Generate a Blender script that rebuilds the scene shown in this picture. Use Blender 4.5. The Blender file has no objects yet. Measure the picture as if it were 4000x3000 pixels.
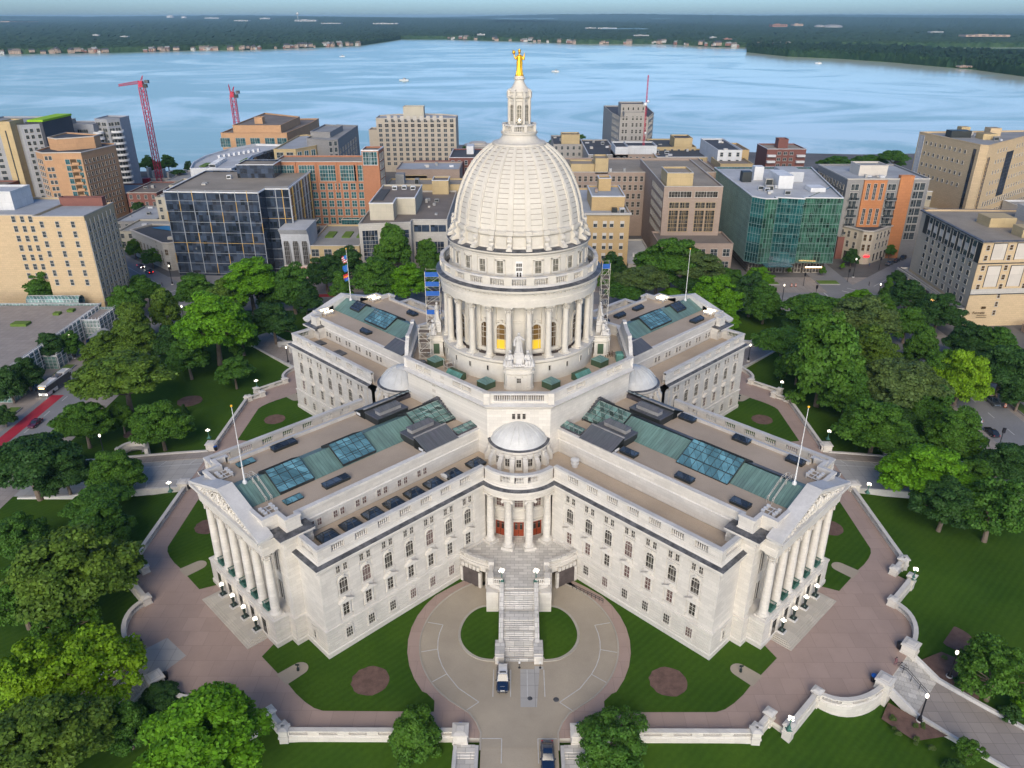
import bpy, math, random
import numpy as np
from math import sin, cos, pi, radians, sqrt, atan2
from mathutils import Vector, Matrix
random.seed(7); RNG = np.random.default_rng(11)
sc = bpy.context.scene
COL = sc.collection
# ---------------------------------------------------------------- camera
cam = bpy.data.cameras.new("camera"); camo = bpy.data.objects.new("camera", cam); COL.objects.link(camo)
cam.sensor_width = 36.0; cam.lens = 36.0*3008.15/4000.0
cam.clip_start = 1.0; cam.clip_end = 60000.0
camo.location = (-0.66, -148.36, 91.93)
_p, _y, _r = 0.446003, 0.0046936, -0.00055
_F = Vector((-sin(_y)*cos(_p), cos(_y)*cos(_p), -sin(_p)))
_R = Vector((cos(_y), sin(_y), 0)); _U = _R.cross(_F)
_R2 = _R*cos(_r)+_U*sin(_r); _U2 = _R2.cross(_F)
camo.matrix_world = Matrix(((_R2.x,_U2.x,-_F.x,camo.location.x),(_R2.y,_U2.y,-_F.y,camo.location.y),(_R2.z,_U2.z,-_F.z,camo.location.z),(0,0,0,1)))
sc.camera = camo
# ---------------------------------------------------------------- light: dusk, the glow of the sunset behind the camera
SUN_EL, SUN_ROT = 10.0, 186.0
w = bpy.data.worlds.new("World"); sc.world = w; w.use_nodes = True
nt = w.node_tree; nt.nodes.clear()
sky = nt.nodes.new("ShaderNodeTexSky"); sky.sky_type = 'NISHITA'; sky.sun_disc = False
sky.sun_elevation = radians(SUN_EL); sky.sun_rotation = radians(SUN_ROT)
sky.altitude = 300; sky.air_density = 0.6; sky.dust_density = 1.5; sky.ozone_density = 3.4
bg = nt.nodes.new("ShaderNodeBackground"); bg.inputs[1].default_value = 0.13
wo = nt.nodes.new("ShaderNodeOutputWorld")
nt.links.new(sky.outputs[0], bg.inputs[0]); nt.links.new(bg.outputs[0], wo.inputs[0])
sun = bpy.data.lights.new("sun", 'SUN'); sun.energy = 1.35; sun.angle = radians(35); sun.color = (1.0, 0.87, 0.70)
suno = bpy.data.objects.new("sun", sun); COL.objects.link(suno)
_d = Vector((sin(radians(SUN_ROT))*cos(radians(36)), cos(radians(SUN_ROT))*cos(radians(36)), sin(radians(36))))
suno.rotation_euler = _d.to_track_quat('Z', 'Y').to_euler(); suno.location = (0,-200,200)
sc.view_settings.view_transform = 'Standard'; sc.view_settings.look = 'None'
sc.view_settings.exposure = 1.0; sc.view_settings.gamma = 1.0
sc.cycles.max_bounces = 5; sc.cycles.diffuse_bounces = 2; sc.cycles.glossy_bounces = 2; sc.cycles.transmission_bounces = 2
sc.cycles.volume_bounces = 0; sc.cycles.caustics_reflective = False; sc.cycles.caustics_refractive = False
# ---------------------------------------------------------------- materials
def newmat(name):
    m = bpy.data.materials.new(name); m.use_nodes = True
    return m, m.node_tree, m.node_tree.nodes["Principled BSDF"]
def N(t, kind, **kw):
    n = t.nodes.new(kind)
    for k, v in kw.items(): setattr(n, k, v)
    return n
def math_(t, op, a, b=None, c=None):
    n = N(t, "ShaderNodeMath", operation=op)
    for i, v in enumerate((a, b, c)):
        if v is None: continue
        if isinstance(v, (int, float)): n.inputs[i].default_value = v
        else: t.links.new(v, n.inputs[i])
    return n.outputs[0]
def mix(t, f, a, b):
    n = N(t, "ShaderNodeMix", data_type='RGBA')
    for i, v in ((0, f), (6, a), (7, b)):
        if isinstance(v, (int, float)): n.inputs[i].default_value = v
        elif isinstance(v, tuple): n.inputs[i].default_value = (*v[:3], 1)
        else: t.links.new(v, n.inputs[i])
    return n.outputs[2]
def noise(t, vec, scale, detail=4, rough=0.6):
    n = N(t, "ShaderNodeTexNoise"); n.inputs["Scale"].default_value = scale
    n.inputs["Detail"].default_value = detail; n.inputs["Roughness"].default_value = rough
    if vec is not None: t.links.new(vec, n.inputs["Vector"])
    return n.outputs[0]
def ramp(t, x, lo, hi):
    n = N(t, "ShaderNodeMapRange"); n.inputs[1].default_value = lo; n.inputs[2].default_value = hi
    t.links.new(x, n.inputs[0]); return n.outputs[0]
def scl(c, k): return tuple(min(1, v*k) for v in c[:3])
def bumpn(t, b, h, strength, dist=0.05):
    n = N(t, "ShaderNodeBump"); n.inputs["Strength"].default_value = strength; n.inputs["Distance"].default_value = dist
    t.links.new(h, n.inputs["Height"]); t.links.new(n.outputs[0], b.inputs["Normal"])
def pm(name, col, rough=0.7, s1=0.15, a1=0.15, s2=3.0, a2=0.12, metallic=0.0, bump=0.0, spec=0.4, col2=None, lo=.35, hi=.65):
    """painted, weathered surface: broad and fine colour variation"""
    m, t, b = newmat(name)
    tc = N(t, "ShaderNodeTexCoord").outputs["Object"]
    n1 = ramp(t, noise(t, tc, s1, 5), lo, hi); n2 = noise(t, tc, s2, 3)
    c = mix(t, n1, scl(col, 1-a1), col2 if col2 else scl(col, 1+a1*.6))
    c = mix(t, ramp(t, n2, .3, .7), c, mix(t, a2*2, c, scl(col, .55)))
    t.links.new(c, b.inputs["Base Color"]); b.inputs["Roughness"].default_value = rough
    b.inputs["Metallic"].default_value = metallic; b.inputs["Specular IOR Level"].default_value = spec
    if bump: bumpn(t, b, n2, bump)
    return m
def wallvec(t):
    tc = N(t, "ShaderNodeTexCoord").outputs["Object"]; sp = N(t, "ShaderNodeSeparateXYZ"); t.links.new(tc, sp.inputs[0])
    cb = N(t, "ShaderNodeCombineXYZ"); t.links.new(math_(t, 'ADD', sp.outputs[0], sp.outputs[1]), cb.inputs[0]); t.links.new(sp.outputs[2], cb.inputs[1])
    return tc, sp, cb.outputs[0]
def blockmat(name, col, bw, bh, mortar=.02, var=.12, rough=.75, mcol=None, flat=False, stain=.25, off=.5):
    """stone or brick laid in courses; flat=True lays the pattern on horizontal surfaces"""
    m, t, b = newmat(name)
    tc, sp, v = wallvec(t)
    if flat: v = tc
    br = N(t, "ShaderNodeTexBrick"); br.offset = off; t.links.new(v, br.inputs["Vector"])
    br.inputs["Scale"].default_value = 1.0; br.inputs["Brick Width"].default_value = bw; br.inputs["Row Height"].default_value = bh
    br.inputs["Mortar Size"].default_value = mortar; br.inputs["Bias"].default_value = 0
    br.inputs["Color1"].default_value = (*scl(col, 1+var), 1); br.inputs["Color2"].default_value = (*scl(col, 1-var), 1)
    br.inputs["Mortar"].default_value = (*(mcol or scl(col, .6)), 1)
    n1 = ramp(t, noise(t, tc, .22, 6, .65), .45, .75)
    c = mix(t, math_(t, 'MULTIPLY', n1, stain), br.outputs[0], scl(col, .55))
    n2 = noise(t, tc, 6, 2); c = mix(t, math_(t, 'MULTIPLY', n2, .12), c, scl(col, .6))
    t.links.new(c, b.inputs["Base Color"]); b.inputs["Roughness"].default_value = rough
    return m
def glassmat(name, col, bw, bh, mortar=.06, mcol=(.1,.1,.1), rough=.06, var=.7, spec=.9, metallic=0.0, off=0.0):
    """window glass: one tone per pane (what is behind it differs), glossy"""
    m, t, b = newmat(name)
    tc, sp, v = wallvec(t)
    br = N(t, "ShaderNodeTexBrick"); br.offset = off; t.links.new(v, br.inputs["Vector"])
    br.inputs["Scale"].default_value = 1.0; br.inputs["Brick Width"].default_value = bw; br.inputs["Row Height"].default_value = bh
    br.inputs["Mortar Size"].default_value = mortar; br.inputs["Bias"].default_value = -.1
    br.inputs["Color1"].default_value = (*scl(col, 1+var), 1); br.inputs["Color2"].default_value = (*scl(col, 1-var), 1)
    br.inputs["Mortar"].default_value = (*mcol, 1)
    n = ramp(t, noise(t, tc, .35, 3), .35, .65)
    c = mix(t, math_(t, 'MULTIPLY', n, .5), br.outputs[0], scl(col, .35))
    t.links.new(c, b.inputs["Base Color"])
    b.inputs["Roughness"].default_value = rough; b.inputs["Specular IOR Level"].default_value = spec; b.inputs["Metallic"].default_value = metallic
    return m
def emis(name, col, e, base=(.8,.8,.8)):
    m, t, b = newmat(name); b.inputs["Base Color"].default_value = (*base, 1)
    b.inputs["Emission Color"].default_value = (*col, 1); b.inputs["Emission Strength"].default_value = e
    return m
M = {}
M['stone'] = blockmat('pale_granite', (.65,.615,.555), 1.5, .62, .014, .07, .7, (.50,.46,.40), stain=.30)
M['stone_top'] = pm('weathered_granite_top', (.60,.585,.56), .8, .25, .14, 2.5, .12)
M['domestone'] = pm('dome_granite', (.63,.595,.525), .75, .18, .10, 1.6, .10, lo=.4, hi=.7)
M['joint'] = pm('dark_joint_shadow', (.34,.31,.26), .9)  # dome course joints, darkened to stand in for their thin shadow lines
M['slate'] = pm('dark_lead_flashing', (.07,.075,.085), .5, .9, .4, 4, .2, col2=(.17,.17,.18))
M['gravel'] = pm('tan_roof_gravel', (.50,.405,.31), .95, .12, .12, 9, .2)
M['leadroof'] = pm('dark_metal_roof', (.075,.075,.09), .4, .5, .35, 3, .2, col2=(.13,.12,.14))
M['smalldome'] = pm('pale_metal_dome', (.60,.60,.58), .45, .4, .12, 3, .08)
M['white'] = pm('white_painted_metal', (.72,.72,.71), .5)
M['darkglass'] = glassmat('dark_window_glass', (.045,.04,.035), .9, 1.1, .05, (.25,.23,.2), .08, .6, .6)
M['frame'] = pm('pale_window_frame', (.55,.52,.46), .6)
M['amber'] = emis('amber_lit_glass', (1,.62,.02), .30, (.40,.26,.01))
M['brownglass'] = pm('brown_leaded_glass', (.10,.06,.025), .25, 1, .3, 5, .3)
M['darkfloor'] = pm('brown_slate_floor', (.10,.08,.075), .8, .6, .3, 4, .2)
M['red_door'] = pm('red_brown_door', (.30,.055,.02), .4)
M['greendoor'] = pm('dark_green_shutter', (.06,.10,.055), .5)
M['bronze'] = pm('green_bronze', (.07,.20,.16), .5, 1.2, .35, 6, .2, metallic=.3)
M['bronzedark'] = pm('dark_bronze', (.03,.05,.045), .4, metallic=.4)
M['globe'] = emis('lit_globe', (1,.90,.70), 1.5)
M['flood'] = emis('lit_floodlight', (1,.82,.52), 3.2)
M['gold'], _t, _b = newmat('gilded_bronze'); _b.inputs['Base Color'].default_value = (.95,.52,.045,1); _b.inputs['Metallic'].default_value = .75; _b.inputs['Roughness'].default_value = .38
def copper(name, col, seam=.55):
    m, t, b = newmat(name)
    tc = N(t, "ShaderNodeTexCoord").outputs["Object"]; sp = N(t, "ShaderNodeSeparateXYZ"); t.links.new(tc, sp.inputs[0])
    f = math_(t, 'FRACT', math_(t, 'DIVIDE', sp.outputs[0], seam))
    line = math_(t, 'LESS_THAN', f, .14)
    mp = N(t, "ShaderNodeMapping"); mp.inputs["Scale"].default_value = (1.4,.18,.18); t.links.new(tc, mp.inputs[0])
    n1 = ramp(t, noise(t, mp.outputs[0], 1.2, 5), .35, .7); n2 = ramp(t, noise(t, tc, .25, 4), .4, .7)
    c = mix(t, n1, scl(col, .72), scl(col, 1.2)); c = mix(t, math_(t, 'MULTIPLY', n2, .4), c, (.10,.13,.13))
    c = mix(t, math_(t, 'MULTIPLY', line, .45), c, (.03,.06,.06))
    t.links.new(c, b.inputs["Base Color"]); b.inputs["Roughness"].default_value = .55
    bumpn(t, b, line, .4, .06)
    return m
M['copper'] = copper('verdigris_copper_seamed', (.15,.26,.225))
M['leadseam'] = copper('seamed_dark_metal_roof', (.105,.105,.125), .5)
M['copper_fresh'] = copper('bright_verdigris', (.12,.33,.27), .4)
M['skylight'] = glassmat('blue_skylight_glass', (.11,.25,.30), 1.3, 1.3, .03, (.05,.07,.07), .12, .5, .9)
M['skyglass_green'] = glassmat('green_skylight_glass', (.10,.19,.17), 1.1, .5, .05, (.28,.36,.33), .2, .9, .6)
M['skyglass_dark'] = glassmat('dark_skylight_glass', (.035,.05,.075), 1.2, 1.0, .03, (.02,.02,.02), .1, .7, .9)
M['darkframe'] = pm('dark_frame', (.03,.035,.035), .5)
# ground
M['brick'] = blockmat('pink_paver', (.40,.295,.245), 3.2, 3.2, .03, .05, .85, (.29,.215,.185), flat=True, stain=.25)
M['concrete'] = pm('tan_concrete', (.42,.36,.275), .85, .12, .12, 5, .10)
M['greyconcrete'] = blockmat('grey_concrete', (.42,.405,.38), 2.4, 2.4, .03, .06, .85, (.2,.2,.19), flat=True, off=0)
M['kerbstone'] = pm('kerb_stone', (.46,.42,.35), .85)
M['paleconcrete'] = pm('pale_concrete_patch', (.36,.355,.35), .85)
def grassmat(name, c1, c2):
    m, t, b = newmat(name)
    tc = N(t, "ShaderNodeTexCoord").outputs["Object"]
    n1 = ramp(t, noise(t, tc, .07, 4), .35, .65); n2 = ramp(t, noise(t, tc, 1.6, 4), .3, .7); n3 = noise(t, tc, 14, 2)
    mp = N(t, "ShaderNodeMapping"); mp.inputs["Rotation"].default_value = (0,0,.8); t.links.new(tc, mp.inputs[0])
    wv = N(t, "ShaderNodeTexWave"); wv.inputs["Scale"].default_value = .28; wv.inputs["Distortion"].default_value = 1.5; t.links.new(mp.outputs[0], wv.inputs[0])
    c = mix(t, n1, c1, c2); c = mix(t, math_(t, 'MULTIPLY', wv.outputs[0], .25), c, scl(c2, 1.3))
    c = mix(t, math_(t, 'MULTIPLY', n2, .35), c, scl(c1, .6)); c = mix(t, math_(t, 'MULTIPLY', n3, .5), c, scl(c1, .45))
    t.links.new(c, b.inputs["Base Color"]); b.inputs["Roughness"].default_value = .95; b.inputs["Specular IOR Level"].default_value = .1
    bumpn(t, b, n3, .6, .08)
    return m
M['grass'] = grassmat('lawn', (.040,.100,.010), (.075,.150,.014))
M['mulch'] = pm('brown_mulch', (.19,.115,.09), 1, .8, .3, 12, .3, bump=.6)
M['asphalt'] = pm('grey_asphalt', (.25,.25,.255), .8, .06, .14, 2.5, .12)
M['paint'] = pm('white_road_paint', (.62,.62,.60), .7, 1.2, .15)
M['redlane'] = pm('red_bus_lane', (.42,.025,.045), .7, .3, .15)
M['sidewalk'] = blockmat('paved_sidewalk', (.33,.29,.26), 1.8, 1.8, .03, .08, .85, (.19,.17,.15), flat=True, off=0)
M['citybase'] = pm('city_ground', (.15,.145,.14), .9, .03, .3, .5, .2)
M['trash'] = pm('black_plastic', (.015,.015,.02), .4)
M['bluelid'] = pm('blue_plastic', (.01,.10,.42), .4)
M['wood'] = pm('bark', (.20,.155,.12), .95, .8, .25, 7, .25)
# ---------------------------------------------------------------- mesh builder
class MB:
    def __init__(s): s.v = []; s.f = []; s.m = []; s.T = None
    def _add(s, pts, faces, mats):
        o = len(s.v)
        if s.T is not None: pts = [tuple(s.T @ Vector(p)) for p in pts]
        s.v.extend(pts)
        for i, f in enumerate(faces):
            s.f.append(tuple(o+k for k in f)); s.m.append(mats if isinstance(mats, int) else mats[i])
    def box(s, x0, x1, y0, y1, z0, z1, m=0, top=None):
        p = [(x0,y0,z0),(x1,y0,z0),(x1,y1,z0),(x0,y1,z0),(x0,y0,z1),(x1,y0,z1),(x1,y1,z1),(x0,y1,z1)]
        s._add(p, [(3,2,1,0),(4,5,6,7),(0,1,5,4),(1,2,6,5),(2,3,7,6),(3,0,4,7)], [m, m if top is None else top, m, m, m, m]); return s
    def frustum(s, x0,x1,y0,y1,z0, X0,X1,Y0,Y1,z1, m=0, top=None):
        p = [(x0,y0,z0),(x1,y0,z0),(x1,y1,z0),(x0,y1,z0),(X0,Y0,z1),(X1,Y0,z1),(X1,Y1,z1),(X0,Y1,z1)]
        s._add(p, [(3,2,1,0),(4,5,6,7),(0,1,5,4),(1,2,6,5),(2,3,7,6),(3,0,4,7)], [m, m if top is None else top, m, m, m, m]); return s
    def prism(s, poly, z0, z1, m=0, top=None, bottom=True):
        n = len(poly); p = [(x,y,z0) for x,y in poly]+[(x,y,z1) for x,y in poly]
        F = [tuple(range(n, 2*n))]+[(i,(i+1)%n,n+(i+1)%n,n+i) for i in range(n)]
        mm = [m if top is None else top]+[m]*n
        if bottom: F.append(tuple(range(n-1,-1,-1))); mm.append(m)
        s._add(p, F, mm); return s
    def sheet(s, poly, z, m=0):
        s._add([(x,y,z) for x,y in poly], [tuple(range(len(poly)))], m); return s
    def poly3(s, pts, m=0): s._add(list(pts), [tuple(range(len(pts)))], m); return s
    def extr(s, poly, axis, d0, d1, m=0):
        """extrude a 2D outline; axis 'y': outline in (x,z); axis 'x': outline in (y,z)"""
        n = len(poly)
        mk = (lambda a,b,d: (a,d,b)) if axis == 'y' else (lambda a,b,d: (d,a,b))
        p = [mk(a,b,d0) for a,b in poly]+[mk(a,b,d1) for a,b in poly]
        s._add(p, [tuple(range(n)), tuple(range(2*n-1,n-1,-1))]+[(i,n+i,n+(i+1)%n,(i+1)%n) for i in range(n)], m); return s
    def sweep(s, path, prof, closed=False, mats=0):
        """profile (offset to the right of travel, z) swept along a plan path with mitred corners"""
        n = len(path); P = [Vector(p) for p in path]; D = []
        for i in range(n if closed else n-1): D.append((P[(i+1)%n]-P[i]).normalized())
        offs = []
        for i in range(n):
            if closed: a, b = D[i-1], D[i]
            else: a, b = D[max(0,i-1)], D[min(n-2,i)]
            na, nb = Vector((a.y,-a.x)), Vector((b.y,-b.x)); k = (na+nb)
            k = k/max(1e-6, k.length); c = max(.3, k.dot(na)); offs.append(k/c)
        pts = []; K = len(prof)
        for i in range(n):
            for o, z in prof: q = P[i]+offs[i]*o; pts.append((q.x,q.y,z))
        F = []; mm = []
        for i in range(n if closed else n-1):
            j = (i+1)%n
            for k in range(K-1):
                F.append((i*K+k, j*K+k, j*K+k+1, i*K+k+1)); mm.append(mats if isinstance(mats,int) else mats[k])
        s._add(pts, F, mm); return s
    def lathe(s, prof, n=24, c=(0,0), a0=0, a1=360, mats=0):
        full = abs(a1-a0) >= 359.9; K = len(prof); cnt = n if full else n+1; pts = []
        for i in range(cnt):
            a = radians(a0+(a1-a0)*i/n)
            for r, z in prof: pts.append((c[0]+r*sin(a), c[1]-r*cos(a), z))
        F = []; mm = []
        for i in range(n):
            j = (i+1)%cnt
            for k in range(K-1):
                F.append((i*K+k, j*K+k, j*K+k+1, i*K+k+1)); mm.append(mats if isinstance(mats,int) else mats[k])
        s._add(pts, F, mm); return s
    def tube(s, pts, r, n=6, m=0, r2=None):
        P = [Vector(p) for p in pts]; L = len(P); out = []
        for i in range(L):
            d = (P[min(L-1,i+1)]-P[max(0,i-1)]).normalized()
            u = d.cross(Vector((0,0,1)));  u = Vector((1,0,0)) if u.length < 1e-3 else u.normalized(); v = d.cross(u)
            rr = (r[i] if isinstance(r,(list,tuple)) else (r if r2 is None else r+(r2-r)*i/(L-1)))
            for k in range(n):
                a = 2*pi*k/n; q = P[i]+u*cos(a)*rr+v*sin(a)*rr; out.append(tuple(q))
        F = [(i*n+k, i*n+(k+1)%n, (i+1)*n+(k+1)%n, (i+1)*n+k) for i in range(L-1) for k in range(n)]
        F += [tuple(range(n-1,-1,-1)), tuple((L-1)*n+k for k in range(n))]
        s._add(out, F, m); return s
    def ball(s, c, r, m=0, n=8, sz=1.0):
        return s.lathe([(max(1e-3,r*sin(pi*k/n)), c[2]-r*sz*cos(pi*k/n)) for k in range(n+1)], n+2, (c[0],c[1]), mats=m)
    def build(s, name, mats, parent=None, loc=None, rot=0, smooth=False):
        me = bpy.data.meshes.new(name); me.from_pydata(s.v, [], s.f)
        for k in (mats if isinstance(mats,(list,tuple)) else [mats]): me.materials.append(M[k] if isinstance(k,str) else k)
        me.polygons.foreach_set('material_index', s.m); me.update()
        if smooth: me.shade_smooth(); me.set_sharp_from_angle(angle=radians(38))
        o = bpy.data.objects.new(name, me); COL.objects.link(o)
        if parent is not None: o.parent = parent
        if loc is not None: o.location = loc
        if rot: o.rotation_euler = (0,0,rot)
        return o
def split_build(b, name, mats, parent=None, smooth=False, key=None):
    """one object for each separate piece of the mesh"""
    par = list(range(len(b.v)))
    def find(i):
        while par[i] != i: par[i] = par[par[i]]; i = par[i]
        return i
    for f in b.f:
        r0 = find(f[0])
        for k in f[1:]: par[find(k)] = r0
    comp = {}
    for fi, f in enumerate(b.f): comp.setdefault(find(f[0]), []).append(fi)
    if key:
        g2 = {}
        for fs in comp.values():
            k0 = b.f[fs[0]][0]; g2.setdefault(key(b.v[k0]), []).extend(fs)
        comp = g2
    out = []
    for fs in comp.values():
        c = MB(); idx = {}
        for fi in fs:
            g = []
            for k in b.f[fi]:
                if k not in idx: idx[k] = len(c.v); c.v.append(b.v[k])
                g.append(idx[k])
            c.f.append(tuple(g)); c.m.append(b.m[fi])
        out.append(c.build(name, mats, parent, smooth=smooth))
    return out
def tag(o, label=None, cat=None, group=None, kind=None):
    if label: o['label'] = label
    if cat: o['category'] = cat
    if group: o['group'] = group
    if kind: o['kind'] = kind
    return o
def thing(name, label, cat, loc=(0,0,0), rotz=0, group=None):
    o = bpy.data.objects.new(name, None); COL.objects.link(o); o.empty_display_size = .1
    o.location = loc; o.rotation_euler = (0,0,rotz); return tag(o, label, cat, group)
def inst(src, parent=None, loc=(0,0,0), rotz=0, scale=None):
    c = src.copy(); COL.objects.link(c); c.parent = parent; c.location = loc; c.rotation_euler = (0,0,rotz)
    if scale: c.scale = scale
    return c
def tree_copy(root, loc, rotz=0, label=None, group=None, scale=None):
    r = root.copy(); COL.objects.link(r); r.location = loc; r.rotation_euler = (0,0,rotz)
    if label: r['label'] = label
    if group: r['group'] = group
    if scale: r.scale = (scale,)*3 if isinstance(scale,(int,float)) else scale
    for ch in list(root.children):
        c = ch.copy(); COL.objects.link(c); c.parent = r
        for g in list(ch.children):
            d = g.copy(); COL.objects.link(d); d.parent = c
    return r
def struct(o): o['kind'] = 'structure'; return o
def chaikin(P, it=2):
    for _ in range(it): P = [q for a, c in zip(P, P[1:]+P[:1]) for q in ((a[0]*.75+c[0]*.25, a[1]*.75+c[1]*.25), (a[0]*.25+c[0]*.75, a[1]*.25+c[1]*.75))]
    return P
def arc(cx, cy, r, a0, a1, n):
    """points on a circle; angle measured from -y towards +x"""
    return [(cx+r*sin(radians(a0+(a1-a0)*i/n)), cy-r*cos(radians(a0+(a1-a0)*i/n))) for i in range(n+1)]
# ================================================================ THE CAPITOL
S2 = sqrt(2)
capitol = thing('capitol_building', 'white granite domed capitol with four wings, a gilded statue on top and green copper roofs', 'capitol')
WL, WW = 61.37, 18.92
def wing_prof_low():
    p = [(.38,-1.2),(.38,.85),(.22,.95)]; z = .95
    for k in range(8): p += [(.22,z+.42),(.12,z+.45),(.12,z+.5),(.22,z+.5)]; z += .5
    p += [(.22,5.0),(.34,5.05),(.34,5.35),(.0,5.45),(.0,16.2),(.10,16.25),(.10,16.6),(.35,16.75),(.35,17.0),(.85,17.15),(.9,17.6)]
    return p
LOWP = wing_prof_low()
PAR = [(.9,17.6),(.86,17.72),(.05,17.95),(-.1,18.2),(-.28,18.3)]
PLINTH = [(-.28,18.2),(-.28,18.9),(-.22,18.92),(-.22,19.0),(-.9,19.0),(-.9,17.9)]
COPE = [(-.3,20.2),(-.18,20.25),(-.18,20.65),(-1.0,20.65),(-1.0,20.2),(-.3,20.2)]
def baluster(b, x, y, z0, z1, r=.125, m=0, n=6):
    h = z1-z0
    b.lathe([(r*.9,z0),(r*.9,z0+.08*h),(r*.5,z0+.14*h),(r,z0+.38*h),(r*.45,z0+.75*h),(r*.45,z0+.9*h),(r*.9,z0+.94*h),(r*.9,z1)], n, (x,y), mats=m)
BAYS = [57.55-4.29*i for i in range(7)]
def para_run(solid, bal, path, prs, off, z0, z1, nb=6):
    """solid pieces and balusters along a straight run; prs = (start,end) of each baluster opening"""
    (xa,ya),(xb,yb) = path; L = sqrt((xb-xa)**2+(yb-ya)**2); ux,uy = (xb-xa)/L,(yb-ya)/L; nx,ny = uy,-ux
    ang = atan2(uy,ux); cur = 0
    def seg(a, b2):
        if b2-a < .02: return
        T = Matrix.Translation((xa,ya,0)) @ Matrix.Rotation(ang,4,'Z')
        solid.T = T; solid.box(a, b2, -off+.0, -off+.62+.0, z0, z1); solid.T = None
    for a, b2 in sorted(prs):
        seg(cur, a)
        n = nb
        for k in range(n):
            t = a+(k+.5)*(b2-a)/n
            baluster(bal, xa+ux*t+nx*(off-.31), ya+uy*t+ny*(off-.31), z0, z1)
        cur = b2
    seg(cur, L)
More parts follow.
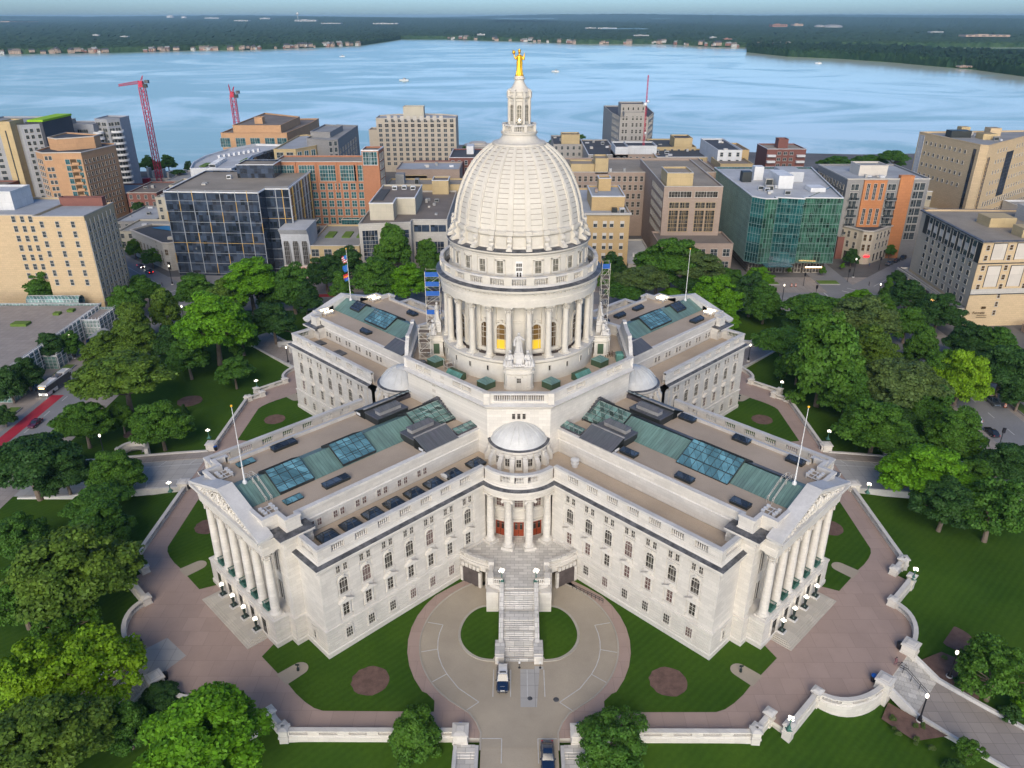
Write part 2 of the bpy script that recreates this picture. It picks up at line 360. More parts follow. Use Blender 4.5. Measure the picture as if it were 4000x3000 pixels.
# ---- wing body (local x = out along the wing, y = across)
def wing_body():
    b = MB()
    for sgn in (1,-1):
        path = [(27.4,-WW),(WL,-WW),(WL,-12.6)]
        if sgn < 0: path = [(x,-y) for x,y in path][::-1]
        b.sweep(path, LOWP, mats=0); b.sweep(path, PAR, mats=[0,2,0,0]); b.sweep(path, PLINTH, mats=0); b.sweep(path, COPE, mats=1)
        b.sheet([(18.92,-11.0*sgn),(60.6,-11.0*sgn),(60.6,-18.3*sgn),(18.92,-18.6*sgn)][::(-1 if sgn>0 else 1)], 17.95, 3)
        # piers between the window bays
        for i in range(8):
            xc = 57.55+2.145-4.29*i
            w_ = .95 if 0 < i < 7 else (.75 if i == 0 else .6)
            x0, x1 = xc-w_, xc+w_
            if i == 0: x0, x1 = 58.75, 61.42
            y0, y1 = (-WW-.13, -WW+.02) if sgn > 0 else (WW-.02, WW+.13)
            b.box(x0, x1, y0, y1, 5.42, 16.45, 0)
        # upper attic wall with its heavy parapet
        up = [(20,-10.9),(59.9,-10.9)]
        if sgn < 0: up = [(x,-y) for x,y in up][::-1]
        b.sweep(up, [(0,17.9),(0,20.3),(.12,20.35),(.12,20.6),(-.05,20.75),(.02,21.6),(.12,22.3),(.3,22.4),(.3,22.85),(-.45,22.95),(-.45,22.3)], mats=[0]*8+[1,0])
        # gravel strips beside the copper gable
        b.sheet([(21,-10.5*sgn),(62.2,-10.5*sgn),(62.2,-4.1*sgn),(21,-4.1*sgn)][::(1 if sgn>0 else -1)], 22.35, 3)
        b.sheet([(59.9,-11.9*sgn),(61.9,-11.9*sgn),(61.9,-10.5*sgn),(59.9,-10.5*sgn)][::(1 if sgn>0 else -1)], 22.35, 3)
        b.sheet([(62.2,-9.5*sgn),(64.4,-9.5*sgn),(64.4,-4.1*sgn),(62.2,-4.1*sgn)][::(1 if sgn>0 else -1)], 22.35, 3)
        # stepped parapet at the wing end
        pth = [(59.7,-11.2),(59.7,-12.25),(62.2,-12.25),(62.2,-9.85),(64.75,-9.85),(64.75,-4.2)]
        if sgn < 0: pth = [(x,-y) for x,y in pth][::-1]
        b.sweep(pth, [(.12,20.75),(.12,21.3),(0,21.35),(0,22.85),(.14,22.95),(.14,23.4),(-.5,23.45),(-.5,22.2)], mats=[0]*5+[1,1,0])
    # pilaster block and portico base
    bp = [(58.6,-12.8),(63.3,-12.8),(63.3,-11.05),(65.95,-11.05),(65.95,11.05),(63.3,11.05),(63.3,12.8),(58.6,12.8)]
    b.sweep(bp[:4]+bp[4:], LOWP[:LOWP.index((.34,5.35))+1]+[(0.05,5.4),(-.6,5.42)], mats=0)
    b.prism([(58,-12.7),(63.2,-12.7),(63.2,-11),(65.8,-11),(65.8,11),(63.2,11),(63.2,12.7),(58,12.7)], 5.2, 5.41, 0)
    bw = [(58.6,-12.8),(63.3,-12.8),(63.3,-11.4),(62.3,-11.4),(62.3,11.4),(63.3,11.4),(63.3,12.8),(58.6,12.8)]
    b.sweep(bw, [(0,5.4),(0,17.9)], mats=0)
    b.prism([(58.4,-12.75),(62.25,-12.75),(62.25,12.75),(58.4,12.75)], 17.5, 20.8, 0)
    # entablature over the columns
    be = [(58.2,-12.8),(63.3,-12.8),(63.3,-10.9),(66.0,-10.9),(66.0,10.9),(63.3,10.9),(63.3,12.8),(58.2,12.8)]
    b.sweep(be, [(-1.6,17.9),(0,17.9),(0,18.5),(.06,18.5),(.06,19.0),(0,19.05),(0,20.0),(.3,20.1),(.3,20.3),(.85,20.5),(.9,20.95),(-.25,21.1),(-2.5,21.1)], mats=[0]*10+[2,2])
    b.prism([(62.0,-10.8),(65.9,-10.8),(65.9,10.8),(62.0,10.8)], 17.9, 17.95, 0)
    # pediment: raking top block with overhang, tympanum set back
    apex, ey, ez = 25.35, 12.0, 21.0
    b.poly3([(66.05,-10.7,21.0),(66.05,10.7,21.0),(66.05,0,24.75)], 0)
    for sgn in (1,-1):
        A = [(64.2, sgn*ey*.98, 21.45),(66.75, sgn*ey, 21.4),(66.75,0,apex),(64.2,0,apex+.1)]
        B_ = [(x,y,z-.42) for x,y,z in A]
        F = [(0,1,2,3),(7,6,5,4),(0,4,5,1),(1,5,6,2),(3,7,4,0)]
        if sgn < 0: F = [f[::-1] for f in F]
        b._add(A+B_, F, 1)
        if sgn > 0: b.box(65.85,66.92,-11.7,11.7,20.9,21.16,1)
        # modillion strip under the raking cornice
        b._add([(66.0,sgn*11.2,20.95),(66.5,sgn*11.2,20.95),(66.5,0,24.8),(66.0,0,24.8),(66.0,sgn*11.2,20.55),(66.5,sgn*11.2,20.55),(66.5,0,24.4),(66.0,0,24.4)], F, 0)
        # solid fill behind the pediment
        b.poly3([(64.25,sgn*ey*.95,21.2),(64.25,0,apex),(64.25,0,21.2)][::sgn], 1)
    # gable ends of the copper roof joint
    return b
wing0 = wing_body().build('wing', ['stone','stone_top','slate','gravel'], capitol, (0,0,0), radians(-45), smooth=False)
def wpart(b, name, mats, smooth=False, wing=None): return b.build(name, mats, wing or wing0, smooth=smooth)
# balustrade solids + balusters
b = MB(); q = MB()
OPEN = [(x-1.15-27.4, x+1.15-27.4) for x in BAYS]
para_run(b, q, [(27.4,-WW),(WL+.28-.6,-WW)], OPEN, -.28, 19.0, 20.2)
b.box(WL-.9, WL-.28, -18.7, -17.4, 19.0, 20.2); b.box(WL-.9, WL-.28, -14.2, -12.6, 19.0, 20.2)
for k in range(8): baluster(q, WL-.6, -17.2+k*.4, 19.0, 20.2)
b2 = MB(); q2 = MB()
def mirror(src, dst):
    o = len(dst.v); dst.v += [(x,-y,z) for x,y,z in src.v]; dst.f += [tuple(o+i for i in f[::-1]) for f in src.f]; dst.m += src.m
mirror(b, b2); mirror(q, q2)
def join(src, dst):
    o = len(dst.v); dst.v += src.v; dst.f += [tuple(o+i for i in f) for f in src.f]; dst.m += src.m
join(b2, b); join(q2, q)
split_build(b, 'parapet_pier', 'stone', wing0); split_build(q, 'balustrade', 'stone', wing0, True, key=lambda v: (v[1] > 0, round((v[0]-57.55)/4.29) if v[0] < WL-1 else 99))
# copper gable roof
b = MB()
b.frustum(0,0,0,0,0,0,0,0,0,0) if False else None
b.poly3([(20,-4.3,22.4),(64.3,-4.3,22.4),(64.3,0,24.5),(20,0,24.5)]); b.poly3([(64.3,4.3,22.4),(20,4.3,22.4),(20,0,24.5),(64.3,0,24.5)])
b.poly3([(64.3,-4.3,22.4),(64.3,4.3,22.4),(64.3,0,24.5)]); b.box(61.6,61.75,-4.4,-.02,22.35,22.4)
wpart(b, 'copper_roof', 'copper')
# portico columns
def corinthian(b, x, y, z0, z1, r, n=20, m=0):
    h = z1-z0; cp = r*2.3
    b.box(x-r*1.4,x+r*1.4,y-r*1.4,y+r*1.4,z0,z0+.28,m)
    b.lathe([(r*1.35,z0+.28),(r*1.4,z0+.4),(r*1.3,z0+.5),(r*1.12,z0+.56),(r*1.2,z0+.66),(r*1.02,z0+.74),(r,z0+h*.33),(r*.86,z1-cp)], n, (x,y), mats=m)
    b.lathe([(r*1.0,z1-cp),(r*1.0,z1-cp+.1),(r*.8,z1-cp+.12),(r*1.22,z1-cp*.62),(r*.85,z1-cp*.6),(r*1.42,z1-cp*.28),(r*.9,z1-cp*.22),(r*1.35,z1-.18)], 16, (x,y), mats=m)
    for k in range(8):
        a = 2*pi*k/8
        b.box(x+cos(a)*r*1.12-.1*r, x+cos(a)*r*1.12+.1*r, y+sin(a)*r*1.12-.12*r, y+sin(a)*r*1.12+.12*r, z1-cp*.95, z1-cp*.5, m)
    for sx in (-1,1):
        for sy in (-1,1): b.ball((x+sx*r*1.05, y+sy*r*1.05, z1-.32), r*.3, m, 6)
    b.box(x-r*1.45,x+r*1.45,y-r*1.45,y+r*1.45,z1-.18,z1,m)
cb = MB(); corinthian(cb, 0, 0, 5.41, 17.9, .72)
for i in range(6):
    y = -9.85+3.94*i
    if i == 0: col0 = cb.build('portico_column', 'stone', wing0, (64.95,y,0), smooth=True)
    else: inst(col0, wing0, (64.95,y,0))
pb = MB()
for y in (-9.85,-5.91,-1.97,1.97,5.91,9.85): pb.box(62.2,62.75,y-.62,y+.62,5.4,16.2); pb.box(62.2,62.85,y-.75,y+.75,16.2,17.9)
split_build(pb, 'pilaster', 'stone', wing0)
# sculpted tympanum (deep carved figures), one rough relief
rb = MB(); rr = random.Random(3)
for k in range(26):
    y = -9.3+k*.744; top = 21.2+(1-abs(y)/10.7)*3.3; h = (top-21.1)*rr.uniform(.75,.95)
    rb.tube([(66.2,y,21.05),(66.45,y+rr.uniform(-.2,.2),21.05+h*.5),(66.35,y+rr.uniform(-.3,.3),21.05+h*.85)], [.28,.30,.16], 6)
    rb.ball((66.42,y+rr.uniform(-.2,.2),21.05+h*.93), .19, 0, 6)
    rb.tube([(66.25,y,21.1+h*.6),(66.4,y+rr.uniform(-.7,.7),21.1+h*rr.uniform(.2,.7))], .1, 5)
wpart(rb, 'tympanum_relief', 'stone', True)
# ---- windows. local: x along the wall, -y outwards
def win_glass(b, pts, m): b.poly3([(x,-.04,z) for x,z in pts], m)
def win_arch():
    b = MB(); hw, z0, z1 = .74, 10.75, 13.85; zc = z1-hw
    ar = [(hw*cos(radians(a)), zc+hw*sin(radians(a))) for a in range(0,181,20)]
    win_glass(b, [(hw,z0)]+ar+[(-hw,z0)], 1)
    out = [(hw+.24,z0)]+[((hw+.24)*cos(radians(a)), zc+(hw+.24)*sin(radians(a))) for a in range(0,181,20)]+[(-hw-.24,z0)]
    inn = [(hw,z0)]+ar+[(-hw,z0)]; n = len(out)
    pts = [(x,-.17,z) for x,z in out]+[(x,-.17,z) for x,z in inn]+[(x,0,z) for x,z in out]+[(x,-.03,z) for x,z in inn]
    F = []
    for i in range(n-1): F += [(i,i+1,n+i+1,n+i),(2*n+i,2*n+i+1,i+1,i),(n+i,n+i+1,3*n+i+1,3*n+i)]
    b._add(pts, F, 0)
    b.box(-hw-.35,hw+.35,-.35,.02,z0-.3,z0,0); b.box(-hw-.25,hw+.25,-.16,.02,z0-1.0,z0-.3,0)
    b.box(-.16,.16,-.32,0,z1+.05,z1+.55,0); b.box(-hw-.5,hw+.5,-.2,0,z1+.55,z1+.68,0)
    for s_ in (-1,1): b.box(s_*(hw+.42)-.1,s_*(hw+.42)+.1,-.1,0,z0-.3,zc+.1,0)
    for x in (-.26,.26): b.box(x-.025,x+.025,-.09,-.03,z0,z1-.12,2)
    for z in (z0+.05,z0+1.05,zc): b.box(-hw,hw,-.09,-.03,z-.04,z+.04,2)
    return b
def win_ped():
    b = MB(); hw, z0, z1 = .55, 6.45, 8.85
    b.box(-hw,hw,-.05,.01,z0,z1,1)
    for s_ in (-1,1): b.box(s_*(hw+.14)-.14,s_*(hw+.14)+.14,-.18,0,z0-.12,z1+.1,0)
    b.box(-hw-.45,hw+.45,-.32,0,z0-.32,z0-.1,0); b.box(-hw-.28,hw+.28,-.2,0,z1+.1,z1+.45,0)
    zb = z1+.45
    b._add([(-1.35,-.7,zb),(1.35,-.7,zb),(1.35,0,zb),(-1.35,0,zb),(-1.35,-.7,zb+.16),(1.35,-.7,zb+.16),(1.35,0,zb+.16),(-1.35,0,zb+.16),(0,-.7,zb+.9),(0,0,zb+.9)],
           [(3,2,1,0),(0,1,5,4),(1,2,6,5),(3,0,4,7),(4,5,8),(5,6,9,8),(7,4,8,9)], 0)
    for x in (0,): b.box(x-.03,x+.03,-.1,-.04,z0,z1,2)
    for z in (z0+.8,z0+1.6): b.box(-hw,hw,-.1,-.04,z-.035,z+.035,2)
    return b
def win_pair():
    b = MB()
    for xc in (-.66,.66):
        b.box(xc-.34,xc+.34,-.05,.01,15.05,16.3,1)
        for s_ in (-1,1): b.box(xc+s_*.42-.08,xc+s_*.42+.08,-.13,0,15.0,16.42,0)
        b.box(xc-.5,xc+.5,-.13,0,16.3,16.42,0); b.box(xc-.03,xc+.03,-.09,-.04,15.05,16.3,2); b.box(xc-.34,xc+.34,-.09,-.04,15.65,15.71,2)
    b.box(-1.25,1.25,-.25,0,14.82,15.03,0)
    return b
def win_base(hw=.56, z0=2.1, z1=3.95):
    b = MB(); b.box(-hw,hw,-.27,-.2,z0,z1,1)
    for s_ in (-1,1): b.box(s_*(hw+.1)-.1,s_*(hw+.1)+.1,-.36,-.2,z0-.1,z1+.12,0)
    b.box(-hw-.3,hw+.3,-.45,-.2,z0-.28,z0-.1,0); b.box(-hw-.2,hw+.2,-.36,-.2,z1,z1+.16,0)
    for k in (-1,0,1): b._add([(k*.3-.12,-.42,z1+.16),(k*.3+.12,-.42,z1+.16),(k*.42+.17,-.42,z1+.75),(k*.42-.17,-.42,z1+.75),(k*.3-.12,-.2,z1+.16),(k*.3+.12,-.2,z1+.16),(k*.42+.17,-.2,z1+.75),(k*.42-.17,-.2,z1+.75)], [(0,1,2,3),(3,2,6,7),(0,3,7,4),(1,5,6,2)], 0)
    for x in (-.2,.2): b.box(x-.03,x+.03,-.31,-.26,z0,z1,2)
    for z in (z0+.6,z0+1.25): b.box(-hw,hw,-.31,-.26,z-.03,z+.03,2)
    return b
def win_small(w_=.36, z0=18.7, z1=19.95):
    b = MB()
    for xc in (-.66,.66):
        b.box(xc-w_,xc+w_,-.04,.01,z0,z1,1); b.box(xc-w_-.12,xc+w_+.12,-.1,0,z0-.12,z0,0); b.box(xc-w_-.12,xc+w_+.12,-.1,0,z1,z1+.12,0)
        for s_ in (-1,1): b.box(xc+s_*(w_+.06)-.06,xc+s_*(w_+.06)+.06,-.1,0,z0,z1,0)
        b.box(xc-.03,xc+.03,-.08,-.03,z0,z1,2); b.box(xc-w_,xc+w_,-.08,-.03,(z0+z1)/2-.03,(z0+z1)/2+.03,2)
    return b
M['mauveglass'] = glassmat('curtained_window_glass', (.13,.07,.065), .5, .6, .04, (.35,.3,.27), .15, .3, .5)
GW = ['stone','darkglass','frame']; GM = ['stone','mauveglass','frame']
WPROTO = {}
def winp(kind, fn, mats, parent, x, y, rot):
    key = (kind, mats[1])
    if key not in WPROTO:
        o = fn().build(kind, mats, parent, (x,y,0), rot); WPROTO[key] = o
    else: o = inst(WPROTO[key], parent, (x,y,0), rot)
    o.name = kind; return o
M['creamstep'] = blockmat('cream_stone_step', (.52,.475,.40), 1.6, 1.2, .015, .08, .7, (.38,.35,.30), flat=True, stain=.35)
# ---- the four wings
wings = {'FR': wing0}
for nm, ang in (('FL',-135),('BL',135),('BR',45)):
    wi = wing0.copy(); COL.objects.link(wi); wi.parent = capitol; wi.rotation_euler = (0,0,radians(ang))
    for ch in list(wing0.children): c = ch.copy(); COL.objects.link(c); c.parent = wi
    wings[nm] = wi
side = {'FR':-1,'FL':1,'BL':1,'BR':-1}
for nm, wi in wings.items():
    sg = side[nm]; rot = 0 if sg < 0 else pi; rq = random.Random(ord(nm[0])*7+ord(nm[1]))
    for i, x in enumerate(BAYS):
        y = sg*(WW); mv = rq.random() < (.35 if nm == 'FL' else .15)
        winp('arched_window', win_arch, GM if mv else GW, wi, x, y, rot)
        winp('pedimented_window', win_ped, GM if rq.random() < .3 else GW, wi, x, y, rot)
        winp('paired_window', win_pair, GW, wi, x, y, rot)
        winp('basement_window', win_base, GM if rq.random() < .4 else GW, wi, x, y, rot)
        if nm != 'FR' and i < 6: winp('attic_window', win_small, GW if nm != 'FL' else GM, wi, x-.95, sg*10.92, rot)
    if nm[0] == 'F':
        for y in (-7.88,-3.94,0,3.94,7.88):   # tall windows and doors behind the columns
            b = MB(); b.box(62.28,62.36,y-.8,y+.8,5.6,9.6,0); b.box(62.28,62.36,y-.8,y+.8,11.4,16.0,0)
            for s_ in (-1,1): b.box(62.3,62.6,y+s_*.95-.15,y+s_*.95+.15,5.5,16.3,1)
            b.box(62.3,62.55,y-.8,y+.8,9.6,11.4,1); b.box(62.3,62.5,y-.04,y+.04,5.6,16,1)
            b.build('portico_window', ['darkglass','stone'], wi)
            b = MB(); b.box(63.9,65.7,y-.95,y+.95,5.45,5.5,0)
            for k in range(9): b.tube([(65.7,y-.9+k*.225,5.45),(65.7,y-.9+k*.225,6.45)], .03, 4)
            for yy in (-.9,.9):
                for k in range(6): b.tube([(64.5+k*.24,y+yy,5.45),(64.5+k*.24,y+yy,6.45)], .025, 4)
                b.box(64.3,65.75,y+yy-.05,y+yy+.05,6.42,6.52); b.box(64.3,65.75,y+yy-.04,y+yy+.04,5.5,5.9)
            b.box(65.66,65.76,y-.95,y+.95,6.42,6.52); b.box(65.68,65.74,y-.95,y+.95,5.5,5.95)
            b.build('bronze_balcony', 'bronze', wi)
            if abs(y) < 9:
                b = MB(); b.box(66.15,66.3,y-.75,y+.75,.9,4.1,0); b.box(66.1,66.4,y-1.0,y+1.0,4.1,4.5,1)
                for s_ in (-1,1): b.box(66.1,66.38,y+s_*.88-.12,y+s_*.88+.12,.9,4.1,1)
                b.build('portico_door', ['darkglass','stone'], wi)
        sgn = sg
        b = MB(); T = Matrix.Translation((WL+.02, sgn*15.6, 0)) @ Matrix.Rotation(pi/2,4,'Z'); b.T = T
        src = win_base(.35,2.1,3.7); src.T = None
        b.v = [tuple(T @ Vector(p)) for p in src.v]; b.f = src.f; b.m = src.m; b.T = None
        b.build('end_basement_window', GW, wi)
        # granite steps and platform before the portico
        b = MB()
        for k in range(4): b.box(66.0,69.9-.38*k,-8.2+.3*k,8.2-.3*k,.15*k,.15*(k+1)-.0,0)
        b.build('portico_steps', 'creamstep', wi)
M['roofgrey'] = pm('weathered_grey_metal', (.33,.32,.31), .6, .6, .2, 3, .15)
# ---- roof furniture of the wings (local coordinates)
def ridge_skylight(wi, x0, x1, y0, y1, mat, frame=True, z0=None):
    """glazed panel laid over the copper gable, from the ridge down one slope (y0 near ridge, y1 eave side)"""
    def zr(y): return 24.5-abs(y)*2.1/4.3+.42
    b = MB(); sg = 1 if y1 > 0 else -1
    for (ya, yb) in ((0, y1), (0, -y1*.62)):
        za, zb = zr(ya)+.12, zr(yb)
        P = [(x0,ya,za),(x1,ya,za),(x1,yb,zb),(x0,yb,zb)]
        if (yb > 0): P = P[::-1]
        b.poly3(P, 0)
        Q = [(x,y,z-.5) for x,y,z in P]
        b._add(P+Q, [(0,4,5,1),(1,5,6,2),(2,6,7,3),(3,7,4,0)], 1)
        nx = max(2, int(round((x1-x0)/1.45))); ny = 3
        for i in range(nx+1):
            x = x0+(x1-x0)*i/nx; b.tube([(x,ya,za+.03),(x,yb,zb+.03)], .05, 4, 1)
        for j in range(ny+1):
            t = j/ny; b.tube([(x0,ya+(yb-ya)*t,za+(zb-za)*t+.04),(x1,ya+(yb-ya)*t,za+(zb-za)*t+.04)], .05, 4, 1)
    return b.build('roof_skylight', [mat,'darkframe'], wi)
def box_skylight(wi, x, y, lx, ly, z, mat='skyglass_dark', h=.55):
    b = MB(); b.box(x-lx,x+lx,y-ly,y+ly,z,z+h,1)
    b.frustum(x-lx-.08,x+lx+.08,y-ly-.08,y+ly+.08,z+h, x-lx*.82,x+lx*.82,y-.12,y+.12,z+h+ly*.75, 0)
    for i in range(4):
        t = -1+2*(i+.0)/3; xa = x+lx*t*1.02; xb = x+lx*t*.82
        for s_ in (-1,1): b.tube([(xa,y+s_*(ly+.08),z+h),(xb,y,z+h+ly*.75+.03)], .05, 4, 1)
    b.tube([(x-lx*.82,y,z+h+ly*.75+.03),(x+lx*.82,y,z+h+ly*.75+.03)], .06, 4, 1)
    return b.build('box_skylight', [mat,'darkframe'], wi)
def big_aisle_skylight(wi, x, y):
    b = MB(); lx, ly = 1.45, 1.15; z = 17.97
    b.frustum(x-lx,x+lx,y-ly,y+ly,z, x-lx*1.12,x+lx*1.12,y-ly*1.1,y+ly*1.1,z+.55, 1)
    b.frustum(x-lx*1.02,x+lx*1.02,y-ly,y+ly,z+.55, x-lx*.55,x+lx*.55,y-.3,y+.3,z+1.35, 0)
    for sx in (-1,0,1):
        for sy in (-1,1): b.tube([(x+sx*lx*1.02,y+sy*ly,z+.56),(x+sx*lx*.55,y+sy*.3,z+1.38)], .06, 4, 1)
    for sy in (-1,1): b.tube([(x-lx*.55,y+sy*.3,z+1.38),(x+lx*.55,y+sy*.3,z+1.38)], .05, 4, 1)
    for sx in (-1,1): b.tube([(x+sx*lx*1.02,y-ly,z+.56),(x+sx*lx*.55,y-.3,z+1.38)], .06, 4, 1); b.box(x+sx*lx*.55-.05,x+sx*lx*.55+.05,y-.3,y+.3,z+1.3,z+1.4,1)
    return b.build('aisle_skylight', ['skyglass_dark','darkframe'], wi)
def mech_house(wi, x0, x1, sg):
    """dark seamed-metal plant house between gable and parapet, with its ridge ventilator"""
    b = MB(); lo, hi = min(sg*3.4,sg*8.4), max(sg*3.4,sg*8.4)
    b.box(x0,x1,lo,hi,22.3,23.75,1); b.box(x0-.15,x1+.15,lo,hi,23.75,23.95,0)
    yc = sg*4.9
    b.box(x0+1.0,x1-1.0,yc-.75,yc+.75,23.95,24.75,3); b.frustum(x0+.8,x1-.8,yc-.95,yc+.95,24.75,x0+1.5,x1-1.5,yc-.1,yc+.1,25.35,0)
    ym, ye = sg*7.6, sg*11.15
    P = [(x0-.25,ym,24.55),(x1+.25,ym,24.55),(x1+.25,ye,23.0),(x0-.25,ye,23.0)]; 
    if sg > 0: P = P[::-1]
    b.poly3(P, 0)
    for xx in (x0-.2, x1+.2): b.poly3([(xx,ym,24.5),(xx,ye,22.95),(xx,ye,22.4),(xx,ym,22.4)], 1); b.poly3([(xx,ym,22.4),(xx,ye,22.4),(xx,ye,22.95),(xx,ym,24.5)], 1)
    b.poly3([(x0-.2,ym,22.4),(x1+.2,ym,22.4),(x1+.2,ym,24.5),(x0-.2,ym,24.5)], 1)
    b.box(x0-.25,x1+.25,min(ym-.15,ym+.15),max(ym-.15,ym+.15),24.45,24.62,3)
    b.box(x1+.2,x1+.26,min(sg*9.0,sg*10.2),max(sg*9.0,sg*10.2),22.6,23.1,2)
    return b.build('roof_plant_house', ['leadseam','darkframe','white','roofgrey'], wi)
def lean_skylight(wi, x0, x1, sg, mat='skyglass_green'):
    b = MB(); ya, yb = sg*8.9, sg*10.6
    P = [(x0,ya,23.7),(x1,ya,23.7),(x1,yb,23.2),(x0,yb,23.2)]
    if sg > 0: P = P[::-1]
    b.poly3(P, 0); b.box(x0+.02,x1-.02,min(ya,yb),max(ya,yb),22.35,23.15,1)
    for k in range(5): x = x0+(x1-x0)*k/4; b.tube([(x,ya,23.74),(x,yb,23.24)], .05, 4, 1)
    for y,z in ((ya,23.74),(yb,23.24)): b.tube([(x0,y,z),(x1,y,z)], .06, 4, 1)
    return b.build('lean_to_skylight', [mat,'leadroof'], wi)
def flood_rack(wi, sg, lit):
    b = MB(); xc, yc = 62.4 if True else 0, sg*7.4; z = 22.4
    for y in (-1.1,0,1.1): b.box(xc-1.1,xc+1.1,yc+y-.06,yc+y+.06,z+.35,z+.47,0)
    for x in (-1.0,0,1.0): b.box(xc+x-.06,xc+x+.06,yc-1.3,yc+1.3,z+.3,z+.42,0)
    for x in (-1.0,1.0):
        for y in (-1.1,1.1): b.box(xc+x-.05,xc+x+.05,yc+y-.05,yc+y+.05,z-.05,z+.35,0)
    for i,(x,y) in enumerate(((-.9,-.9),(-.9,-.1),(-.9,.8),(.9,-.8),(.9,.0),(.9,.9))):
        b.box(xc+x-.26,xc+x+.26,yc+y-.2,yc+y+.2,z+.5,z+.85,0)
        if lit: b.box(xc+x-.3,xc+x+.3,yc+y-.26,yc+y+.26,z+.86,z+1.05,1)
    return b.build('floodlight_rack', ['white','flood'], wi)
for nm, wi in wings.items():
    lit = nm[0] == 'B'
    flood_rack(wi, 1, lit); flood_rack(wi, -1, lit)
for nm in ('FL','FR'):
    wi = wings[nm]; sv = side[nm]
    for sg in (1,-1): mech_house(wi, 26.8, 33.8, sg); lean_skylight(wi, 21.4, 26.2, sg)
    ridge_skylight(wi, 20.9, 29.8, 0, sv*4.6, 'skyglass_green'); ridge_skylight(wi, 20.9, 29.8, 0, -sv*3.0, 'skylight') if False else None
ridge_skylight(wings['FL'], 52.3, 58.6, 0, 4.3, 'skylight'); ridge_skylight(wings['FL'], 39.8, 46.6, 0, 4.2, 'skylight')
ridge_skylight(wings['FR'], 43.3, 53.3, 0, -5.0, 'skylight')
# black solar sheet on the far slope of the right wing
b = MB(); b.poly3([(30,.6,24.42),(60.4,.6,24.42),(60.4,4.2,22.62),(30,4.2,22.62)][::-1]); b.build('dark_roof_membrane', 'slate', wings['FR'])
for nm in ('BL','BR'):
    wi = wings[nm]; sv = side[nm]
    mech_house(wi, 26.2, 32.4, sv); lean_skylight(wi, 21.6, 25.6, sv); mech_house(wi, 26.2, 32.4, -sv)
    ridge_skylight(wi, 42.0, 50.8, 0, sv*3.9, 'skylight'); ridge_skylight(wi, 22.5, 26.5, 0, sv*3.4, 'skylight')
    ridge_skylight(wi, 55.2, 59.2, 0, sv*2.5, 'skyglass_dark')
FLw, FRw, BLw, BRw = wings['FL'], wings['FR'], wings['BL'], wings['BR']
for x in BAYS: big_aisle_skylight(FLw, x-1.0, 14.1)
big_aisle_skylight(FLw, 25.4, 14.3)
for x,y,lx in ((50.2,7.5,2.3),(50.2,-9.2,2.3)): box_skylight(FLw, x, y, lx, .75, 22.36)
for x,y in ((57.9,7.0),(57.9,-8.6)): box_skylight(FLw, x, y, 1.5, .7, 22.36, 'skylight', .3)
for x in (35.9,47.4,57.8): box_skylight(FRw, x, -8.5, 1.55, .75, 22.36); box_skylight(FRw, x, 9.6, 1.55, .75, 22.36)
for x,y in ((44.4,7.9),(46.5,-8.0)): box_skylight(BLw, x, y, 1.5, .8, 22.36)
for x in (31.5,38.2,44.8,52.5): box_skylight(BRw, x, 7.9, 1.6, .8, 22.36)
box_skylight(BRw, 56.0, -7.8, 2.0, .9, 22.36)
b = MB(); b.box(54.5,57.5,13.0,15.6,17.96,18.25); b.build('roof_hatch', 'slate', BLw); b = MB(); b.box(45.5,48.8,13.0,15.6,17.96,18.25); b.build('roof_hatch', 'slate', BLw)
b = MB(); b.lathe([(.55,17.96),(.55,18.5),(.75,18.55),(.75,18.8),(.5,18.85),(.5,19.2),(.8,19.25),(.8,19.5),(.05,19.7)], 14, (27.3,-12.9)); b.build('roof_ventilator', 'white', FRw, smooth=True)
b = MB(); b.box(30.6,32.4,12.8,14.4,17.96,18.5); b.frustum(30.5,32.5,12.7,14.5,18.5,30.9,32.1,13.1,14.1,18.75); b.build('white_roof_hatch', 'white', FLw)
for nm in ('FL','FR'):   # stair rail over the ridge beside the flagpole
    b = MB()
    for x in (60.3,61.2):
        pts = [(x,-4.9,23.4),(x,-4.3,23.5),(x,-.8,25.3),(x,.8,25.3),(x,2.2,24.7)]
        if nm == 'FL': pts = [(a,-c,d) for a,c,d in pts]
        for dz in (0,-.45): b.tube([(p[0],p[1],p[2]+dz) for p in pts], .045, 5)
        for p in pts: b.tube([p,(p[0],p[1],p[2]-1.1)], .045, 5)
    b.box(60.3,61.2,-4.5,4.5,22.4,22.5) if False else None
    b.build('ridge_stair_rail', 'frame', wings[nm])
# ================================================================ terrace, drum, dome
TZ = 28.6
octo = [(-5.8,-24.7),(5.8,-24.7),(22.2,-8.9),(22.2,8.9),(5.8,24.7),(-5.8,24.7),(-22.2,8.9),(-22.2,-8.9)]
b = MB()
b.sweep(octo, [(-.1,15),(-.1,27.75),(.15,27.85),(.35,28.3),(.75,28.45),(.8,28.6),(-.05,28.95),(-.05,29.4),(-.7,29.4),(-.7,TZ)], closed=True, mats=[0,0,0,0,0,1,0,1,0])
b.sweep(octo, [(.0,30.55),(.1,30.6),(.1,30.95),(-.8,30.95),(-.8,30.55),(.0,30.55)], closed=True, mats=1)
b.sheet(octo, TZ, 2)
solid = MB(); bal = MB()
def run(pa, pb, prs, nb): para_run(solid, bal, [pa,pb], prs, -.05, 29.4, 30.55, nb)
def Ln(a,b_): return sqrt((a[0]-b_[0])**2+(a[1]-b_[1])**2)
run(octo[0],octo[1],[(1.3,4.2),(4.35,7.25),(7.4,10.3)],7)
L = Ln(octo[1],octo[2])
